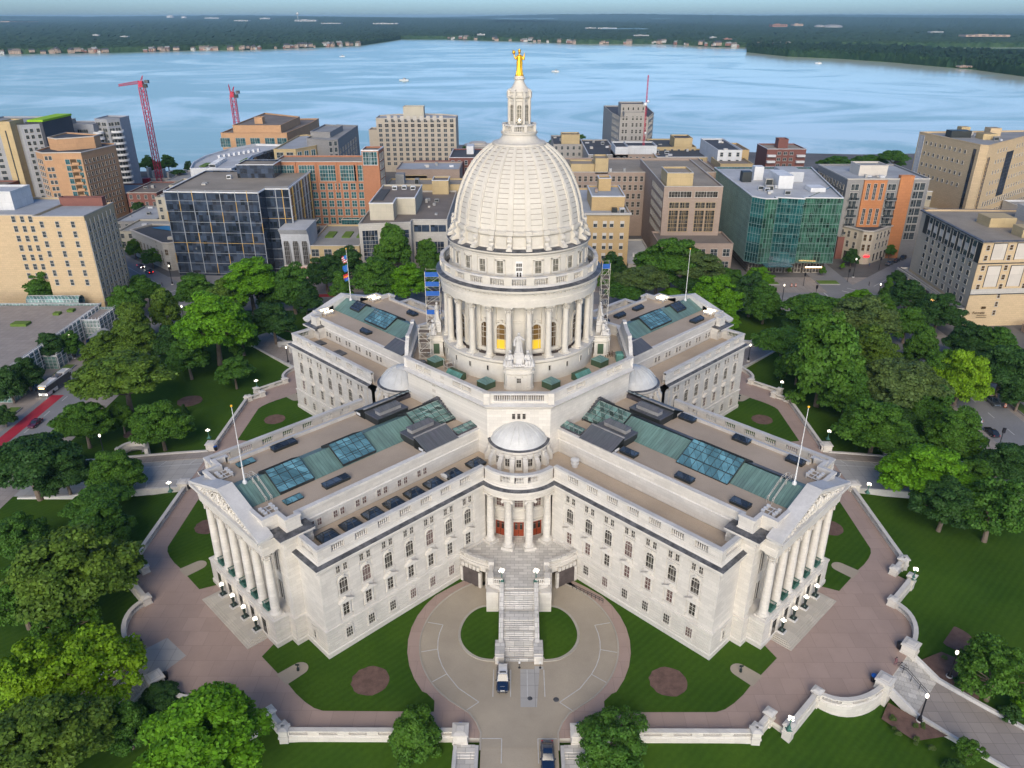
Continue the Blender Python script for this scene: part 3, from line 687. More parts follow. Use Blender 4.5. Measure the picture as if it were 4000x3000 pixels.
for i in (1,3,5,7):
    run(octo[i],octo[(i+1)%8],[(4.2,6.6),(6.9,9.2),(15.5,17.6),(17.9,20.0)] if i in (1,5) else [(L-6.6,L-4.2),(L-9.2,L-6.9),(L-17.6,L-15.5),(L-20.0,L-17.9)],7)
run(octo[4],octo[5],[(1.3,4.2),(4.35,7.25),(7.4,10.3)],7)
# corner pillars
for x,y in octo[:2]+octo[4:6]: solid.T = None; solid.prism([(x-.55,y-.45),(x+.55,y-.45),(x+.55,y+.45),(x-.55,y+.45)], 28.9, 31.1)
terr = b.build('dome_terrace', ['stone','stone_top','gravel'], capitol)
split_build(solid, 'terrace_parapet', 'stone', terr); split_build(bal, 'terrace_balustrade', 'stone', terr, True, key=lambda v: int((atan2(v[1],v[0])+pi)/(pi/4)-.5))
# curved side screen walls with volute ends
for sg in (-1,1):
    b = MB()
    prof = [(-8.6,28.6),(-8.6,31.2),(-7.6,31.3),(-7.0,31.8),(-6.3,33.0),(-5.2,34.0),(-4.6,34.2),(-4.6,34.8),(-3.2,34.8),(-3.0,34.4),(3.0,34.4),(3.2,34.8),(4.6,34.8),(4.6,34.2),(5.2,34.0),(6.3,33.0),(7.0,31.8),(7.6,31.3),(8.6,31.2),(8.6,28.6)]
    prof = [(y, 28.6+(z-28.6)*.86) for y,z in prof]
    b.extr(prof, 'x', sg*22.0, sg*22.75, 0)
    b.build('curved_screen_wall', 'stone_top', terr)
for sx in (-1,0,1):
    b = MB(); b.box(sx*.95-.28,sx*.95+.28,-24.64,-24.58,25.7,26.8,1); b.box(sx*.95-.4,sx*.95+.4,-24.75,-24.6,25.5,25.7,0); b.box(sx*.95-.4,sx*.95-.28,-24.72,-24.6,25.7,26.9,0); b.box(sx*.95+.28,sx*.95+.4,-24.72,-24.6,25.7,26.9,0); b.box(sx*.95-.28,sx*.95+.28,-24.72,-24.6,26.8,26.9,0)
    b.build('slit_window', ['stone','darkglass'], terr)
# stepped flashing where roofs meet the terrace wall
b = MB()
for wang in (-45,-135):
    T = Matrix.Rotation(radians(wang),4,'Z'); b.T = T
    for k in range(9):
        y = .5+k*.55; zt = 25.6-k*.38
        for s_ in (-1,1): b.box(21.85,22.14,min(s_*(y-.55),s_*y),max(s_*(y-.55),s_*y),22.4,zt)
b.T = None; split_build(b, 'stepped_flashing', 'slate', terr)
# stylobate drum
DZ = 33.3
b = MB(); b.lathe([(15.35,TZ-.2),(15.35,32.4),(15.5,32.5),(15.75,32.8),(15.75,33.25),(15.1,33.3),(13.8,33.3)], 96, mats=[0,0,0,0,1,1])
b.lathe([(13.8,33.3),(12.4,33.3)], 96, mats=2)
for k in range(24):
    a = radians(7.5+15*k)
drum = b.build('dome_drum', ['domestone','stone_top','darkfloor'], capitol, smooth=True)
# inner drum wall, attic, cornices
b = MB()
b.lathe([(12.55,33.3),(12.55,34.0),(12.4,34.05),(12.4,39.6),(12.55,39.7),(12.55,39.95),(12.4,40.0),(12.4,44.0)], 96, mats=0)
b.lathe([(12.4,43.8),(14.1,43.8),(15.55,43.8),(15.55,44.5),(15.62,44.5),(15.62,45.1),(15.5,45.2),(15.5,46.1),(15.75,46.25),(15.75,46.45),(16.3,46.7),(16.4,47.15),(15.5,47.5),(15.5,48.0)], 120, mats=[0]*11+[2,1])
b.lathe([(15.5,48.0),(14.95,48.0),(14.95,47.3),(13.4,47.3)], 120, mats=[1,0,2])
b.lathe([(15.45,49.15),(15.55,49.2),(15.55,49.5),(14.9,49.5),(14.9,49.15),(15.45,49.15)], 120, mats=1)
b.lathe([(13.9,47.3),(13.9,47.9),(13.55,48.3),(13.35,49.1),(13.3,49.2),(13.3,52.5),(13.4,52.55),(13.4,52.9),(13.7,53.1),(14.0,53.3),(14.05,53.6),(13.5,53.85),(12.6,53.9)], 120, mats=[0]*10+[2,2])
dw = b.build('drum_wall', ['domestone','stone_top','slate'], drum, smooth=True)
b = MB()
for k in range(120):   # dentils
    a = 2*pi*k/120; b.T = Matrix.Rotation(a,4,'Z'); b.box(-.13,.13,-15.95,-15.6,46.12,46.42)
b.T = None; b.build('dentil_course', 'domestone', drum)
# upper balustrade: 24 piers and balusters
b = MB(); q = MB()
for k in range(24):
    b.T = Matrix.Rotation(radians(7.5+15*k),4,'Z'); b.box(-.75,.75,-15.62,-14.85,48.0,49.55)
    for j in range(6):
        a = radians(15*k+7.5+15*(j+2.0)/9.0+ .8)
        baluster(q, 15.2*sin(a), -15.2*cos(a), 48.0, 49.15, .13)
b.T = None; split_build(b, 'balustrade_pier', 'domestone', drum); q.build('upper_balustrade', 'domestone', drum, smooth=True)
# 24 free-standing columns
cb = MB(); corinthian(cb, 0, 0, DZ, 43.8, .62, 18)
for k in range(24):
    a = radians(7.5+15*k); x, y = 14.55*sin(a), -14.55*cos(a)
    if k == 0: c0 = cb.build('drum_column', 'domestone', drum, (x,y,0), a, smooth=True)
    else: inst(c0, drum, (x,y,0), a)
b = MB()
for k in range(24):
    b.T = Matrix.Rotation(radians(7.5+15*k),4,'Z'); b.box(-.55,.55,-12.75,-12.2,33.3,43.8)
b.T = None; split_build(b, 'drum_pilaster', 'domestone', drum)
M['ambertop'] = emis('dim_amber_glass', (1,.5,.02), .03, (.10,.055,.012))
def drum_win(lit):
    b = MB(); hw, z0, z1 = .95, 34.3, 39.4; zc = z1-hw; Y = -12.5
    ar = [(hw*cos(radians(a)), zc+hw*sin(radians(a))) for a in range(0,181,20)]
    b.poly3([(x,Y,z) for x,z in [(hw,36.2)]+ar+[(-hw,36.2)]], 1); b.poly3([(hw,Y,z0),(hw,Y,36.2),(-hw,Y,36.2),(-hw,Y,z0)], 3)
    out = [(hw+.4,z0-.3)]+[((hw+.4)*cos(radians(a)), zc+(hw+.4)*sin(radians(a))) for a in range(0,181,20)]+[(-hw-.4,z0-.3)]
    inn = [(hw,z0-.3)]+ar+[(-hw,z0-.3)]; n = len(out)
    pts = [(x,Y-.35,z) for x,z in out]+[(x,Y-.35,z) for x,z in inn]+[(x,Y+.3,z) for x,z in out]+[(x,Y+.02,z) for x,z in inn]; F = []
    for i in range(n-1): F += [(i,i+1,n+i+1,n+i),(2*n+i,2*n+i+1,i+1,i),(n+i,n+i+1,3*n+i+1,3*n+i)]
    b._add(pts, F, 0); b.box(-hw-.4,hw+.4,Y-.5,Y+.2,z0-.55,z0-.0,0); b.box(-.22,.22,Y-.55,Y,z1+.25,z1+.8,0)
    for x in (-.55,.55): b.box(x-.025,x+.025,Y-.08,Y-.01,z0,z1-.3,2)
    for z in (36.2,37.3,38.3): b.box(-hw,hw,Y-.08,Y-.01,z-.04,z+.04,2)
    if True:
        for k in range(8):
            for s_ in (-1,1): b.box(s_*.75-.2,s_*.75+.2,Y-.06,Y-.01,36.3+k*.3-.012,36.3+k*.3+.012,2)
    return b
dl = None; dd = None; wn = None
for k in range(24):
    if k % 6 == 0: continue
    lit = k in (1,23)
    src = dl if lit else dd
    if src is None:
        o = drum_win(lit).build('tall_drum_window', ['domestone','ambertop' if lit else 'brownglass','frame','amber' if lit else 'brownglass'], drum, (0,0,0), radians(15*k))
        if lit: dl = o
        else: dd = o
    else: inst(src, drum, (0,0,0), radians(15*k))
def attic_win(door):
    b = MB(); Y = -13.28
    if door:
        b.box(-.62,.62,Y-.06,Y+.1,47.6,51.9,0)
        for i in range(3):
            for j in range(2): b.box(-.5+i*.36-.0,-.5+i*.36+.28,Y-.09,Y-.05,50.1+j*.8,50.1+j*.8+.62,1)
        for s_ in (-1,1): b.box(s_*.27-.15,s_*.27+.15,Y-.09,Y-.05,48.9,49.8,1)
        b.box(-.02,.02,Y-.1,Y,47.6,49.9,1)
    else:
        b.box(-.66,.66,Y-.03,Y+.1,49.6,51.9,1); b.box(-.66,.66,Y-.08,Y-.02,50.7,50.78,2); b.box(-.03,.03,Y-.08,Y-.02,50.7,51.9,2)
        for s_ in (-1,1): b.box(s_*.78-.18,s_*.78+.18,Y-.22,Y+.1,49.4,52.1,0)
        b.box(-.96,.96,Y-.22,Y+.1,51.9,52.15,0); b.box(-.96,.96,Y-.3,Y+.1,49.2,49.6,0)
    return b
M['shadeglass'] = glassmat('grey_blind_window', (.13,.125,.10), .6, .6, .03, (.4,.36,.3), .3, .15, .4)
for k in range(24):
    if k == 0: attic_win(True).build('balcony_door', ['white','darkglass','frame'], drum)
    elif wn is None: wn = attic_win(False).build('drum_attic_window', ['domestone','shadeglass','frame'], drum, (0,0,0), radians(15*k))
    else: inst(wn, drum, (0,0,0), radians(15*k))
b = MB()
for k in range(24):
    a = 7.5+15*k
    b.T = Matrix.Rotation(radians(a),4,'Z'); b.box(-.62,.62,-13.4,-13.2,49.2,52.5)
b.T = None; split_build(b, 'drum_panel', 'domestone', drum)
sw = None
for k in range(24):
    a = 7.5+15*k
    if abs((a+180)%360-180) < 8 or abs((a+180)%360-180) > 172: continue
    if sw is None:
        b = MB(); b.box(-.2,.2,-15.42,-15.3,30.7,31.7,1)
        for s_ in (-1,1): b.box(s_*.3-.1,s_*.3+.1,-15.45,-15.3,30.5,31.9,0)
        b.box(-.2,.2,-15.45,-15.3,30.5,30.7,0); sw = b.build('drum_slit_window', ['domestone','darkglass'], drum, (0,0,0), radians(a))
    else: inst(sw, drum, (0,0,0), radians(a))
# ---------------- dome shell
b = MB()
b.lathe([(12.6,53.9),(12.35,54.2),(12.3,56.0),(12.5,56.15),(12.75,56.4),(12.8,56.9),(12.3,57.1)], 120, mats=0)
ctrl = [(57.1,12.22),(58.4,12.05),(60.0,11.78),(61.6,11.38),(63.2,10.80),(64.8,10.08),(66.2,9.28),(67.5,8.36),(68.6,7.38),(69.5,6.38),(70.2,5.42),(70.6,4.85)]
def domeR(z):
    for (a,ra),(c,rc) in zip(ctrl, ctrl[1:]):
        if z <= c: return ra+(rc-ra)*(z-a)/(c-a)
    return ctrl[-1][1]
zs = [57.1]; hgt = 1.02
while zs[-1] < 70.4: zs.append(min(70.6, zs[-1]+hgt)); hgt *= .965
prof = []; mm = []
for i in range(len(zs)-1):
    za, zb = zs[i], zs[i+1]
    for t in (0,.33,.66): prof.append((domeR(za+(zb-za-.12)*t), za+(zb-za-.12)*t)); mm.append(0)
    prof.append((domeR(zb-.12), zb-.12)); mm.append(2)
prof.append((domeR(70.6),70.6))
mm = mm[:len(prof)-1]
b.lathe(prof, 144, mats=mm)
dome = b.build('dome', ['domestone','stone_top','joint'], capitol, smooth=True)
b = MB()
for k in range(24):
    a = radians(7.5+15*k); er = (sin(a),-cos(a)); tn = (cos(a),sin(a)); pts = []
    Z = [57.1+13.4*j/18 for j in range(19)]
    for z in Z:
        R = domeR(z); hw = .50*(R/12.2)**.75; 
        for (dr,dt) in ((-.1,-hw),(.22,-hw),(.22,-hw*.5),(.34,-hw*.5),(.34,hw*.5),(.22,hw*.5),(.22,hw),(-.1,hw)): pts.append((er[0]*(R+dr)+tn[0]*dt, er[1]*(R+dr)+tn[1]*dt, z+dr*.2))
    F = [(i*8+k2,i*8+k2+1,(i+1)*8+k2+1,(i+1)*8+k2) for i in range(18) for k2 in range(7)]
    b._add(pts, F, 0)
split_build(b, 'dome_rib', 'domestone', dome)
# scroll brackets
vb = MB(); pr = [(12.2,57.0),(12.9,57.0),(13.0,56.5),(12.75,56.2),(13.0,55.9),(13.15,55.4),(12.95,54.9),(13.2,54.6),(13.75,54.4),(13.85,54.0),(13.7,53.85),(12.2,53.85)]
vb.extr([(-r,z) for r,z in pr], 'x', -.38, .38, 0); vb.box(-.55,.55,-13.95,-13.2,53.8,54.15); vb.box(-.6,.6,-13.1,-12.2,56.45,57.25); vb.tube([(-.42,-12.95,55.5),(.42,-12.95,55.5)], .42, 10)
v0 = None
for k in range(24):
    a = radians(7.5+15*k)
    if v0 is None: v0 = vb.build('scroll_bracket', 'domestone', dome, (0,0,0), a)
    else: inst(v0, dome, (0,0,0), a)
b = MB()
for k in range(24):
    b.T = Matrix.Rotation(radians(15*k),4,'Z'); b.box(-1.0,1.0,-12.45,-12.2,54.5,55.8)
b.T = None; split_build(b, 'skirt_panel', 'domestone', dome)
# ---------------- lantern
b = MB()
b.lathe([(4.95,70.5),(4.95,70.9),(4.5,71.0),(4.1,71.05),(3.6,71.4),(3.2,72.0),(3.15,72.3),(3.35,72.4),(3.4,72.75),(3.1,72.85),(2.0,72.85)], 64, mats=0)
b.lathe([(3.1,72.85),(3.1,73.0),(2.8,73.0),(2.8,72.85)], 48, mats=0); b.lathe([(3.15,73.85),(3.2,74.1),(2.75,74.1),(2.75,73.85)], 48, mats=1)
octr = [(1.98*sin(radians(22.5+45*k)), -1.98*cos(radians(22.5+45*k))) for k in range(8)]
b.sweep(octr, [(0,72.8),(0,74.2),(-.12,74.3),(-.12,78.0),(0,78.1),(0,78.5),(.25,78.7),(.3,78.95),(-.05,79.05),(-.05,79.6),(-.3,79.7)], closed=True, mats=0)
b.lathe([(1.95,79.6),(1.75,80.0),(1.3,80.5),(1.0,81.0),(.82,81.5),(.82,81.6),(1.05,81.7),(1.05,81.9),(.85,81.95),(.85,82.25),(.05,82.3)], 32, mats=0)
lan = b.build('lantern', ['domestone','stone_top'], dome, smooth=True)
b = MB()
for k in range(8):
    a = 22.5+45*k; b.T = Matrix.Rotation(radians(a),4,'Z')
    b.box(-.17,.17,-2.22,-1.8,72.8,78.6); b.box(-.24,.24,-2.36,-1.9,78.6,79.6); b.ball((0,-2.15,79.7), .22, 0, 6)
    b.extr([(-.9,81.2),(-1.0,80.8),(-1.5,80.2),(-2.2,79.9),(-2.2,79.6),(-.8,79.6)], 'x', -.12, .12)
b.T = None
for k in range(8):
    a = radians(22.5+45*k); b.box(3.0*sin(a)-.28,3.0*sin(a)+.28,-3.0*cos(a)-.28,-3.0*cos(a)+.28,72.85,74.15)
for k in range(56):
    if k % 7 == 3: continue
    a = 2*pi*k/56; baluster(b, 2.95*sin(a), -2.95*cos(a), 73.0, 73.85, .13)
b.build('lantern_buttress', 'domestone', dome, smooth=True)
for k in range(8):
    b = MB(); Y = -1.84; ar = [(.38*cos(radians(t)), 77.1+.38*sin(radians(t))) for t in range(0,181,30)]
    b.poly3([(x,Y,z) for x,z in [(.38,74.6)]+ar+[(-.38,74.6)]], 1)
    for s_ in (-1,1): b.box(s_*.46-.07,s_*.46+.07,Y-.1,Y+.05,74.4,77.2,0)
    b.box(-.53,.53,Y-.1,Y+.05,74.4,74.6,0); b.box(-.02,.02,Y-.04,Y,74.6,77.4,0)
    for z in (75.3,76.0,76.7): b.box(-.38,.38,Y-.04,Y,z-.02,z+.02,0)
    if k == 0: b.ball((0,Y-.12,74.9), .2, 2, 6); b.box(-.42,.42,Y-.1,Y-.02,72.9,74.3,1)
    b.build('lantern_window', ['domestone','shadeglass','flood'], dome, (0,0,0), radians(45*k))
# ---------------- figures
def skin_fig(name, joints, edges, mat, parent=None, loc=(0,0,0), rotz=0, sub=1, extra=None, scale=1.0):
    me = bpy.data.meshes.new(name); me.from_pydata([tuple(c*scale for c in j[:3]) for j in joints], edges, [])
    o = bpy.data.objects.new(name, me); COL.objects.link(o); o.parent = parent; o.location = loc; o.rotation_euler = (0,0,rotz)
    md = o.modifiers.new("skin", 'SKIN'); md.use_smooth_shade = True
    lay = me.skin_vertices[0].data
    for i, j in enumerate(joints): lay[i].radius = (j[3]*scale, (j[4] if len(j) > 4 else j[3])*scale)
    lay[0].use_root = True
    sb = o.modifiers.new("sub", 'SUBSURF'); sb.levels = sub; sb.render_levels = sub
    me.materials.append(M[mat] if isinstance(mat,str) else mat)
    if extra:
        dg = bpy.context.evaluated_depsgraph_get(); ev = o.evaluated_get(dg); m2 = bpy.data.meshes.new_from_object(ev)
        o.modifiers.clear(); o.data = m2
        v = len(m2.vertices); eb = extra
        tmp = bpy.data.meshes.new(name+'_m'); V = [tuple(p.co) for p in m2.vertices]+[tuple(c*scale for c in p) for p in eb.v]
        Fc = [tuple(p.vertices) for p in m2.polygons]+[tuple(v+i for i in f) for f in eb.f]
        tmp.from_pydata(V, [], Fc); tmp.materials.append(M[mat] if isinstance(mat,str) else mat); tmp.shade_smooth(); o.data = tmp
    return o
# gilded statue: robed figure seen from behind, one arm out, globe in the other hand
rob = MB(); K = 40; lev = [(0,.62),(.25,.60),(.9,.50),(1.6,.47),(2.2,.50),(2.6,.44),(2.95,.52),(3.25,.50),(3.45,.24)]
pts = []; 
for z, r in lev:
    for k in range(K):
        a = 2*pi*k/K; fold = 1+.075*sin(9*a+z*.6)*(1 if z < 2.5 else .4)+.03*sin(17*a)
        pts.append((r*fold*cos(a)*1.05, r*fold*sin(a)*.8, z))
F = [(i*K+k, i*K+(k+1)%K, (i+1)*K+(k+1)%K, (i+1)*K+k) for i in range(len(lev)-1) for k in range(K)]
rob._add(pts, F, 0); rob.lathe([(.8,-.05),(.8,.12),(.6,.16)], 20)
rob.tube([(-.35,0,3.2),(-.72,0,2.75),(-.86,0,3.05),(-.95,0,3.55)], [.24,.2,.12,.09], 10)
rob.tube([(.35,0,3.2),(.62,-.05,2.75),(.72,-.1,2.7),(.80,-.1,3.1),(.88,-.1,3.75)], [.24,.22,.24,.14,.05], 10)
rob.ball((-1.0,0,3.88), .30, 0, 10); rob.lathe([(.12,3.5),(.16,3.6),(.30,3.65)], 10, (-1.0,0))
rob.tube([(-1.15,0,4.1),(-1.2,0,4.25)], .07, 6)
rob.tube([(0,0,3.35),(0,.02,3.6)], [.2,.15], 10); rob.ball((0,.02,3.85), .23, 0, 10, 1.2); rob.ball((0,-.12,3.95), .2, 0, 8); rob.lathe([(.26,3.98),(.3,4.2),(.22,4.2),(.16,4.38),(.02,4.4)], 12, (0,.02))
rob.box(-.035,.035,.2,.3,3.8,3.88)
rob.T = None
st = rob.build('gilded_statue', 'gold', dome, (0,0,82.25), smooth=True)
# pedestals with statue groups, at front, sides, back
def person_stone(h=1.0):
    pass
def statue_group():
    b = MB(); K = 20; pts = []
    for z, r in ((2.5,.72),(2.9,.66),(3.6,.55),(4.2,.60),(4.7,.42),(5.15,.56),(5.4,.50),(5.65,.17)):
        for k in range(K):
            a = 2*pi*k/K; f = 1+.14*sin(6*a+z); pts.append((r*f*cos(a), -1.0+r*f*sin(a)*.8, z))
    b._add(pts, [(i*K+k, i*K+(k+1)%K, (i+1)*K+(k+1)%K, (i+1)*K+k) for i in range(7) for k in range(K)], 0)
    b.ball((0,-1.0,5.95), .27, 0, 8, 1.2); b.tube([(.42,-1.0,5.35),(.8,-1.2,4.8),(1.05,-1.35,5.05)], [.22,.18,.13], 8); b.tube([(-.42,-1.0,5.35),(-.78,-1.1,4.7),(-.8,-1.3,3.7)], [.22,.22,.28], 8)
    b.box(-.95,.95,-1.7,-.2,1.6,2.1); b.box(-.75,.75,-1.6,-.3,2.1,2.5); b.box(-1.15,1.15,-1.8,-.2,1.2,1.6)
    b.frustum(-.6,.6,-2.3,-1.6,0,-.55,.55,-1.9,-1.6,1.4,0); b.box(-1.0,1.0,-1.7,-.2,0,1.3)
    for s_ in (-1,1):
        x = s_*1.75
        b.frustum(x-.8,x+.8,-2.7,-1.0,0, x-.5,x+.5,-2.1,-1.2,1.0, 0)
        b.tube([(x,-1.7,.8),(x-s_*.05,-1.65,1.7),(x-s_*.1,-1.7,2.25)], [.6,.5,.36], 10); b.ball((x-s_*.1,-1.8,2.75), .30, 0, 8, 1.15)
        for t in (-.25,.25): b.tube([(x+t,-1.8,.95),(x+t,-2.55,1.1),(x+t,-2.65,.2)], [.34,.29,.2], 8)
        b.tube([(x+s_*.45,-1.7,2.0),(x+s_*.7,-1.9,1.4),(x+s_*.3,-2.4,1.3)], [.2,.17,.12], 8); b.tube([(x-s_*.4,-1.7,2.0),(x-s_*.6,-2.0,1.5),(x-s_*.3,-2.5,1.2)], [.2,.17,.12], 8)
        for k in range(5): b.tube([(x+s_*.75,-1.4-k*.2,1.1-k*.1),(x+s_*.95,-1.6-k*.25,.1)], [.22,.28], 7)
    for k in range(6): b.ball((-1.0+.4*k,-2.6-.1*sin(k),.3), .28, 0, 6)
    return b
def pedestal():
    b = MB(); o = [(-2.65,-2.2),(-2.2,-2.75),(-1.4,-2.95),(1.4,-2.95),(2.2,-2.75),(2.65,-2.2),(2.65,.2),(-2.65,.2)]
    b.prism(o, -4.65, -.05, 0); b.sweep(o, [(.02,-1.5),(.25,-1.3),(.25,-.95),(.1,-.85),(.1,-.4),(.3,-.2),(.3,0),(-.3,0)], closed=True)
    b.sweep(o, [(.02,-4.65),(.15,-4.65),(.15,-4.1),(.02,-4.0)], closed=True)
    b.box(-1.45,1.45,-3.05,-2.9,-4.3,-1.5); b.box(-.55,.55,-3.12,-2.9,-4.6,-1.9,1); b.box(-.75,-.55,-3.2,-2.9,-4.6,-1.7); b.box(.55,.75,-3.2,-2.9,-4.6,-1.7); b.box(-.75,.75,-3.2,-2.9,-1.9,-1.6)
    for i in range(3):
        for j in range(2): b.box(-.36+i*.26,-.36+i*.26+.2,-3.15,-3.1,-3.0+j*.5,-3.0+j*.5+.42,2)
    for s_ in (-1,1): b.box(s_*2.6,s_*2.72,-1.7,-.5,-4.6,-1.8,3)
    return b
pd = sg_ = None
for k in range(4):
    a = radians(90*k); T = (15.7*sin(a), -15.7*cos(a), 33.2)
    if pd is None:
        pd = pedestal().build('statue_pedestal', ['domestone','frame','darkglass','greendoor'], drum, T, a); sg_ = statue_group().build('statue_group', 'stone_top', drum, (T[0],T[1],33.2), a, smooth=True)
    else: inst(pd, drum, T, a); inst(sg_, drum, (T[0],T[1],33.2), a)
# roof huts on the terrace
def hut(x, y, rot):
    b = MB(); b.box(-1.25,1.25,-1.25,1.25,0,1.25,1); b.frustum(-1.35,1.35,-1.35,1.35,1.25,-.06,.06,-.06,.06,2.15,0)
    return b.build('copper_roof_hut', ['copper','greendoor'], terr, (x,y,TZ), rot)
for x,y in ((-6.15,-17.1),(6.1,-17.1),(-16.6,-7.0),(16.3,-6.9)): hut(x,y,radians(45))
for sg in (-1,1):
    b = MB(); b.extr([(-2.1,0),(-.9,1.35),(0,1.35),(0,0)], 'x', -2.0, 2.0, 1); b.poly3([(-2.05,-2.15,.1),(2.05,-2.15,.1),(2.05,-.9,1.42),(-2.05,-.9,1.42)], 0)
    o = b.build('sloping_copper_hatch', ['copper_fresh','greendoor'], terr, (sg*11.6,-12.4,TZ), radians(sg*43))
# ---------------- small corner domes
def small_dome():
    b = MB(); R = 5.25
    b.lathe([(R,17.0),(R,20.9),(R+.25,21.1),(R+.45,21.3),(R+.5,21.75),(R+.0,21.95)], 64, mats=[0,0,0,0,1])
    b.lathe([(R+.0,21.95),(R-.1,22.15),(R-.35,22.4),(R*.9,22.9),(R*.75,23.75),(R*.55,24.5),(R*.3,25.0),(.6,25.25),(.01,25.3)], 64, mats=2)
    for k in range(16):
        a = radians(22.5*k+11.25)
        pr = [(R+.1,17.0),(R+1.15,17.0),(R+1.15,19.4),(R+.55,20.2),(R+.6,20.8),(R+.1,20.9)]
        if k % 1 == 0 and not (k % 2 == 1 and False):
            b.T = Matrix.Rotation(a,4,'Z'); b.extr([(-r,z) for r,z in pr], 'x', -.42, .42, 0)
    b.T = None
    for k in range(20):
        a = 2*pi*k/20; prr = [(R*.93,22.75),(R*.75,23.83),(R*.55,24.56),(R*.3,25.05)]
        b.tube([(r*sin(a),-r*cos(a),z) for r,z in prr], .05, 4, 2)
    return b
sd = None; sdw = None
for k in range(4):
    a = radians(90*k); T = (24.3*sin(a), -24.3*cos(a), 0)
    if sd is None: sd = small_dome().build('corner_dome', ['stone','slate','smalldome'], capitol, T, a, smooth=True); s_ = sd
    else: s_ = inst(sd, capitol, T, a)
    for t in (-45,-22.5,0,22.5,45):
        if sdw is None:
            b = MB(); b.box(-.42,.42,-5.32,-5.2,18.5,20.1,1); b.box(-.03,.03,-5.36,-5.3,18.5,20.1,2); b.box(-.42,.42,-5.36,-5.3,19.3,19.36,2)
            for q_ in (-1,1): b.box(q_*.52-.1,q_*.52+.1,-5.45,-5.2,17.9,20.3,0)
            b.box(-.62,.62,-5.5,-5.2,17.9,18.5,0); b.box(-.6,.6,-5.45,-5.2,20.1,20.3,0)
            sdw = b.build('corner_dome_window', ['stone','darkglass','frame'], s_, (0,0,0), radians(t))
        else: inst(sdw, s_, (0,0,0), radians(t))
# ---------------- corner pavilions between the wings
def pavilion_mesh():
    b = MB(); A = 53.0; P = arc(0,-28.3,7.75,-A,A,24)
    b.sweep(P, [(-1.5,15.7),(0,15.7),(0,16.1),(.06,16.1),(.06,16.45),(.1,16.6),(.35,16.75),(.35,17.0),(.85,17.15),(.9,17.6)], mats=0)
    b.sweep(P, PAR, mats=[0,2,0,0]); b.sweep(P, [(o,z) for o,z in PLINTH], mats=0); b.sweep(P, COPE, mats=1)
    b.sheet([(0,-15.5),(5.65,-21.16),(.05,-26.76),(6.3,-32.9)]+arc(0,-28.3,7.3,A,-A,16)+[(-6.3,-32.9),(-.05,-26.76),(-5.65,-21.16)], 17.93, 3)
    b.sheet(arc(0,-28.3,7.7,-62,62,20)[::-1]+[(0,-26.5)], 15.72, 0)
    # recess wall: three faces
    rp = [(-6.2,-32.95),(-5.4,-31.1),(-4.3,-31.0),(-2.3,-31.9),(2.3,-31.9),(4.3,-31.0),(5.4,-31.1),(6.2,-32.95)]
    b.sweep(rp[1:-1], [(0,5.0),(0,10.3),(.25,10.45),(.25,10.75),(0,10.85),(0,15.8)], mats=0)
    return b
pv = pavilion_mesh().build('corner_pavilion', ['stone','stone_top','slate','gravel'], capitol)
sl = MB(); bl = MB()
for k in range(5):
    a0 = -44+k*19.5
    for t in range(6):
        a = radians(a0+2.2+t*2.0); 
        if k in (1,2,3) : baluster(bl, 7.45*sin(a), -28.3-7.45*cos(a), 19.0, 20.2)
sl.sweep(arc(0,-28.3,7.47,-53,-25.5,6), [(0,19.0),(0,20.2),(-.6,20.2),(-.6,19)], mats=0); sl.sweep(arc(0,-28.3,7.47,25.5,53,6), [(0,19.0),(0,20.2),(-.6,20.2),(-.6,19)], mats=0)
sl.sweep(arc(0,-28.3,7.47,-12.0,-6.3,3), [(0,19.0),(0,20.2),(-.6,20.2),(-.6,19)], mats=0); sl.sweep(arc(0,-28.3,7.47,6.3,12.0,3), [(0,19.0),(0,20.2),(-.6,20.2),(-.6,19)], mats=0)
split_build(sl, 'curved_parapet_pier', 'stone', pv); bl.build('curved_balustrade', 'stone', pv, smooth=True)
def ionic(b, x, y, z0, z1, r, a):
    b.T = Matrix.Translation((x,y,0)) @ Matrix.Rotation(a,4,'Z')
    b.box(-r*1.55,r*1.55,-r*1.55,r*1.55,z0,z0+.55)
    b.lathe([(r*1.4,z0+.55),(r*1.45,z0+.7),(r*1.3,z0+.82),(r*1.12,z0+.88),(r*1.2,z0+1.0),(r,z0+1.1),(r,z0+4.5),(r*.86,z1-.6),(r*.95,z1-.5),(r*1.1,z1-.35)], 24)
    b.box(-r*1.2,r*1.2,-r*1.1,r*1.1,z1-.38,z1-.18); b.box(-r*1.3,r*1.3,-r*1.25,r*1.25,z1-.18,z1)
    for s_ in (-1,1): b.tube([(s_*r*1.22,-r*1.12,z1-.5),(s_*r*1.22,r*1.12,z1-.5)], .27, 10)
    b.T = None
c0 = None
for a in (-46,-15.2,15.2,46):
    t = radians(a); x, y = 7.1*sin(t), -28.3-7.1*cos(t)
    if c0 is None: b = MB(); ionic(b,0,0,5.0,15.7,.72,0); c0 = b.build('entrance_column', 'stone', pv, (x,y,0), t, smooth=True)
    else: inst(c0, pv, (x,y,0), t)
def pav_door(x, y, rot):
    b = MB(); b.box(-.95,.95,-.06,.02,5.1,8.3,1); 
    for s_ in (-1,1):
        b.box(s_*.45-.25,s_*.45+.25,-.1,-.05,6.6,8.0,2); b.box(s_*1.1-.15,s_*1.1+.15,-.2,0,5.05,8.6,0); b.box(s_*.45-.3,s_*.45+.3,-.09,-.05,5.3,6.3,3)
    b.box(-.95,.95,-.2,0,8.3,8.6,0); b.box(-1.3,1.3,-.3,0,8.6,8.8,0); b.box(-.03,.03,-.1,-.04,5.1,8.3,2)
    return b.build('entrance_door', ['stone','red_door','darkglass','red_door'], pv, (x,y,0), rot)
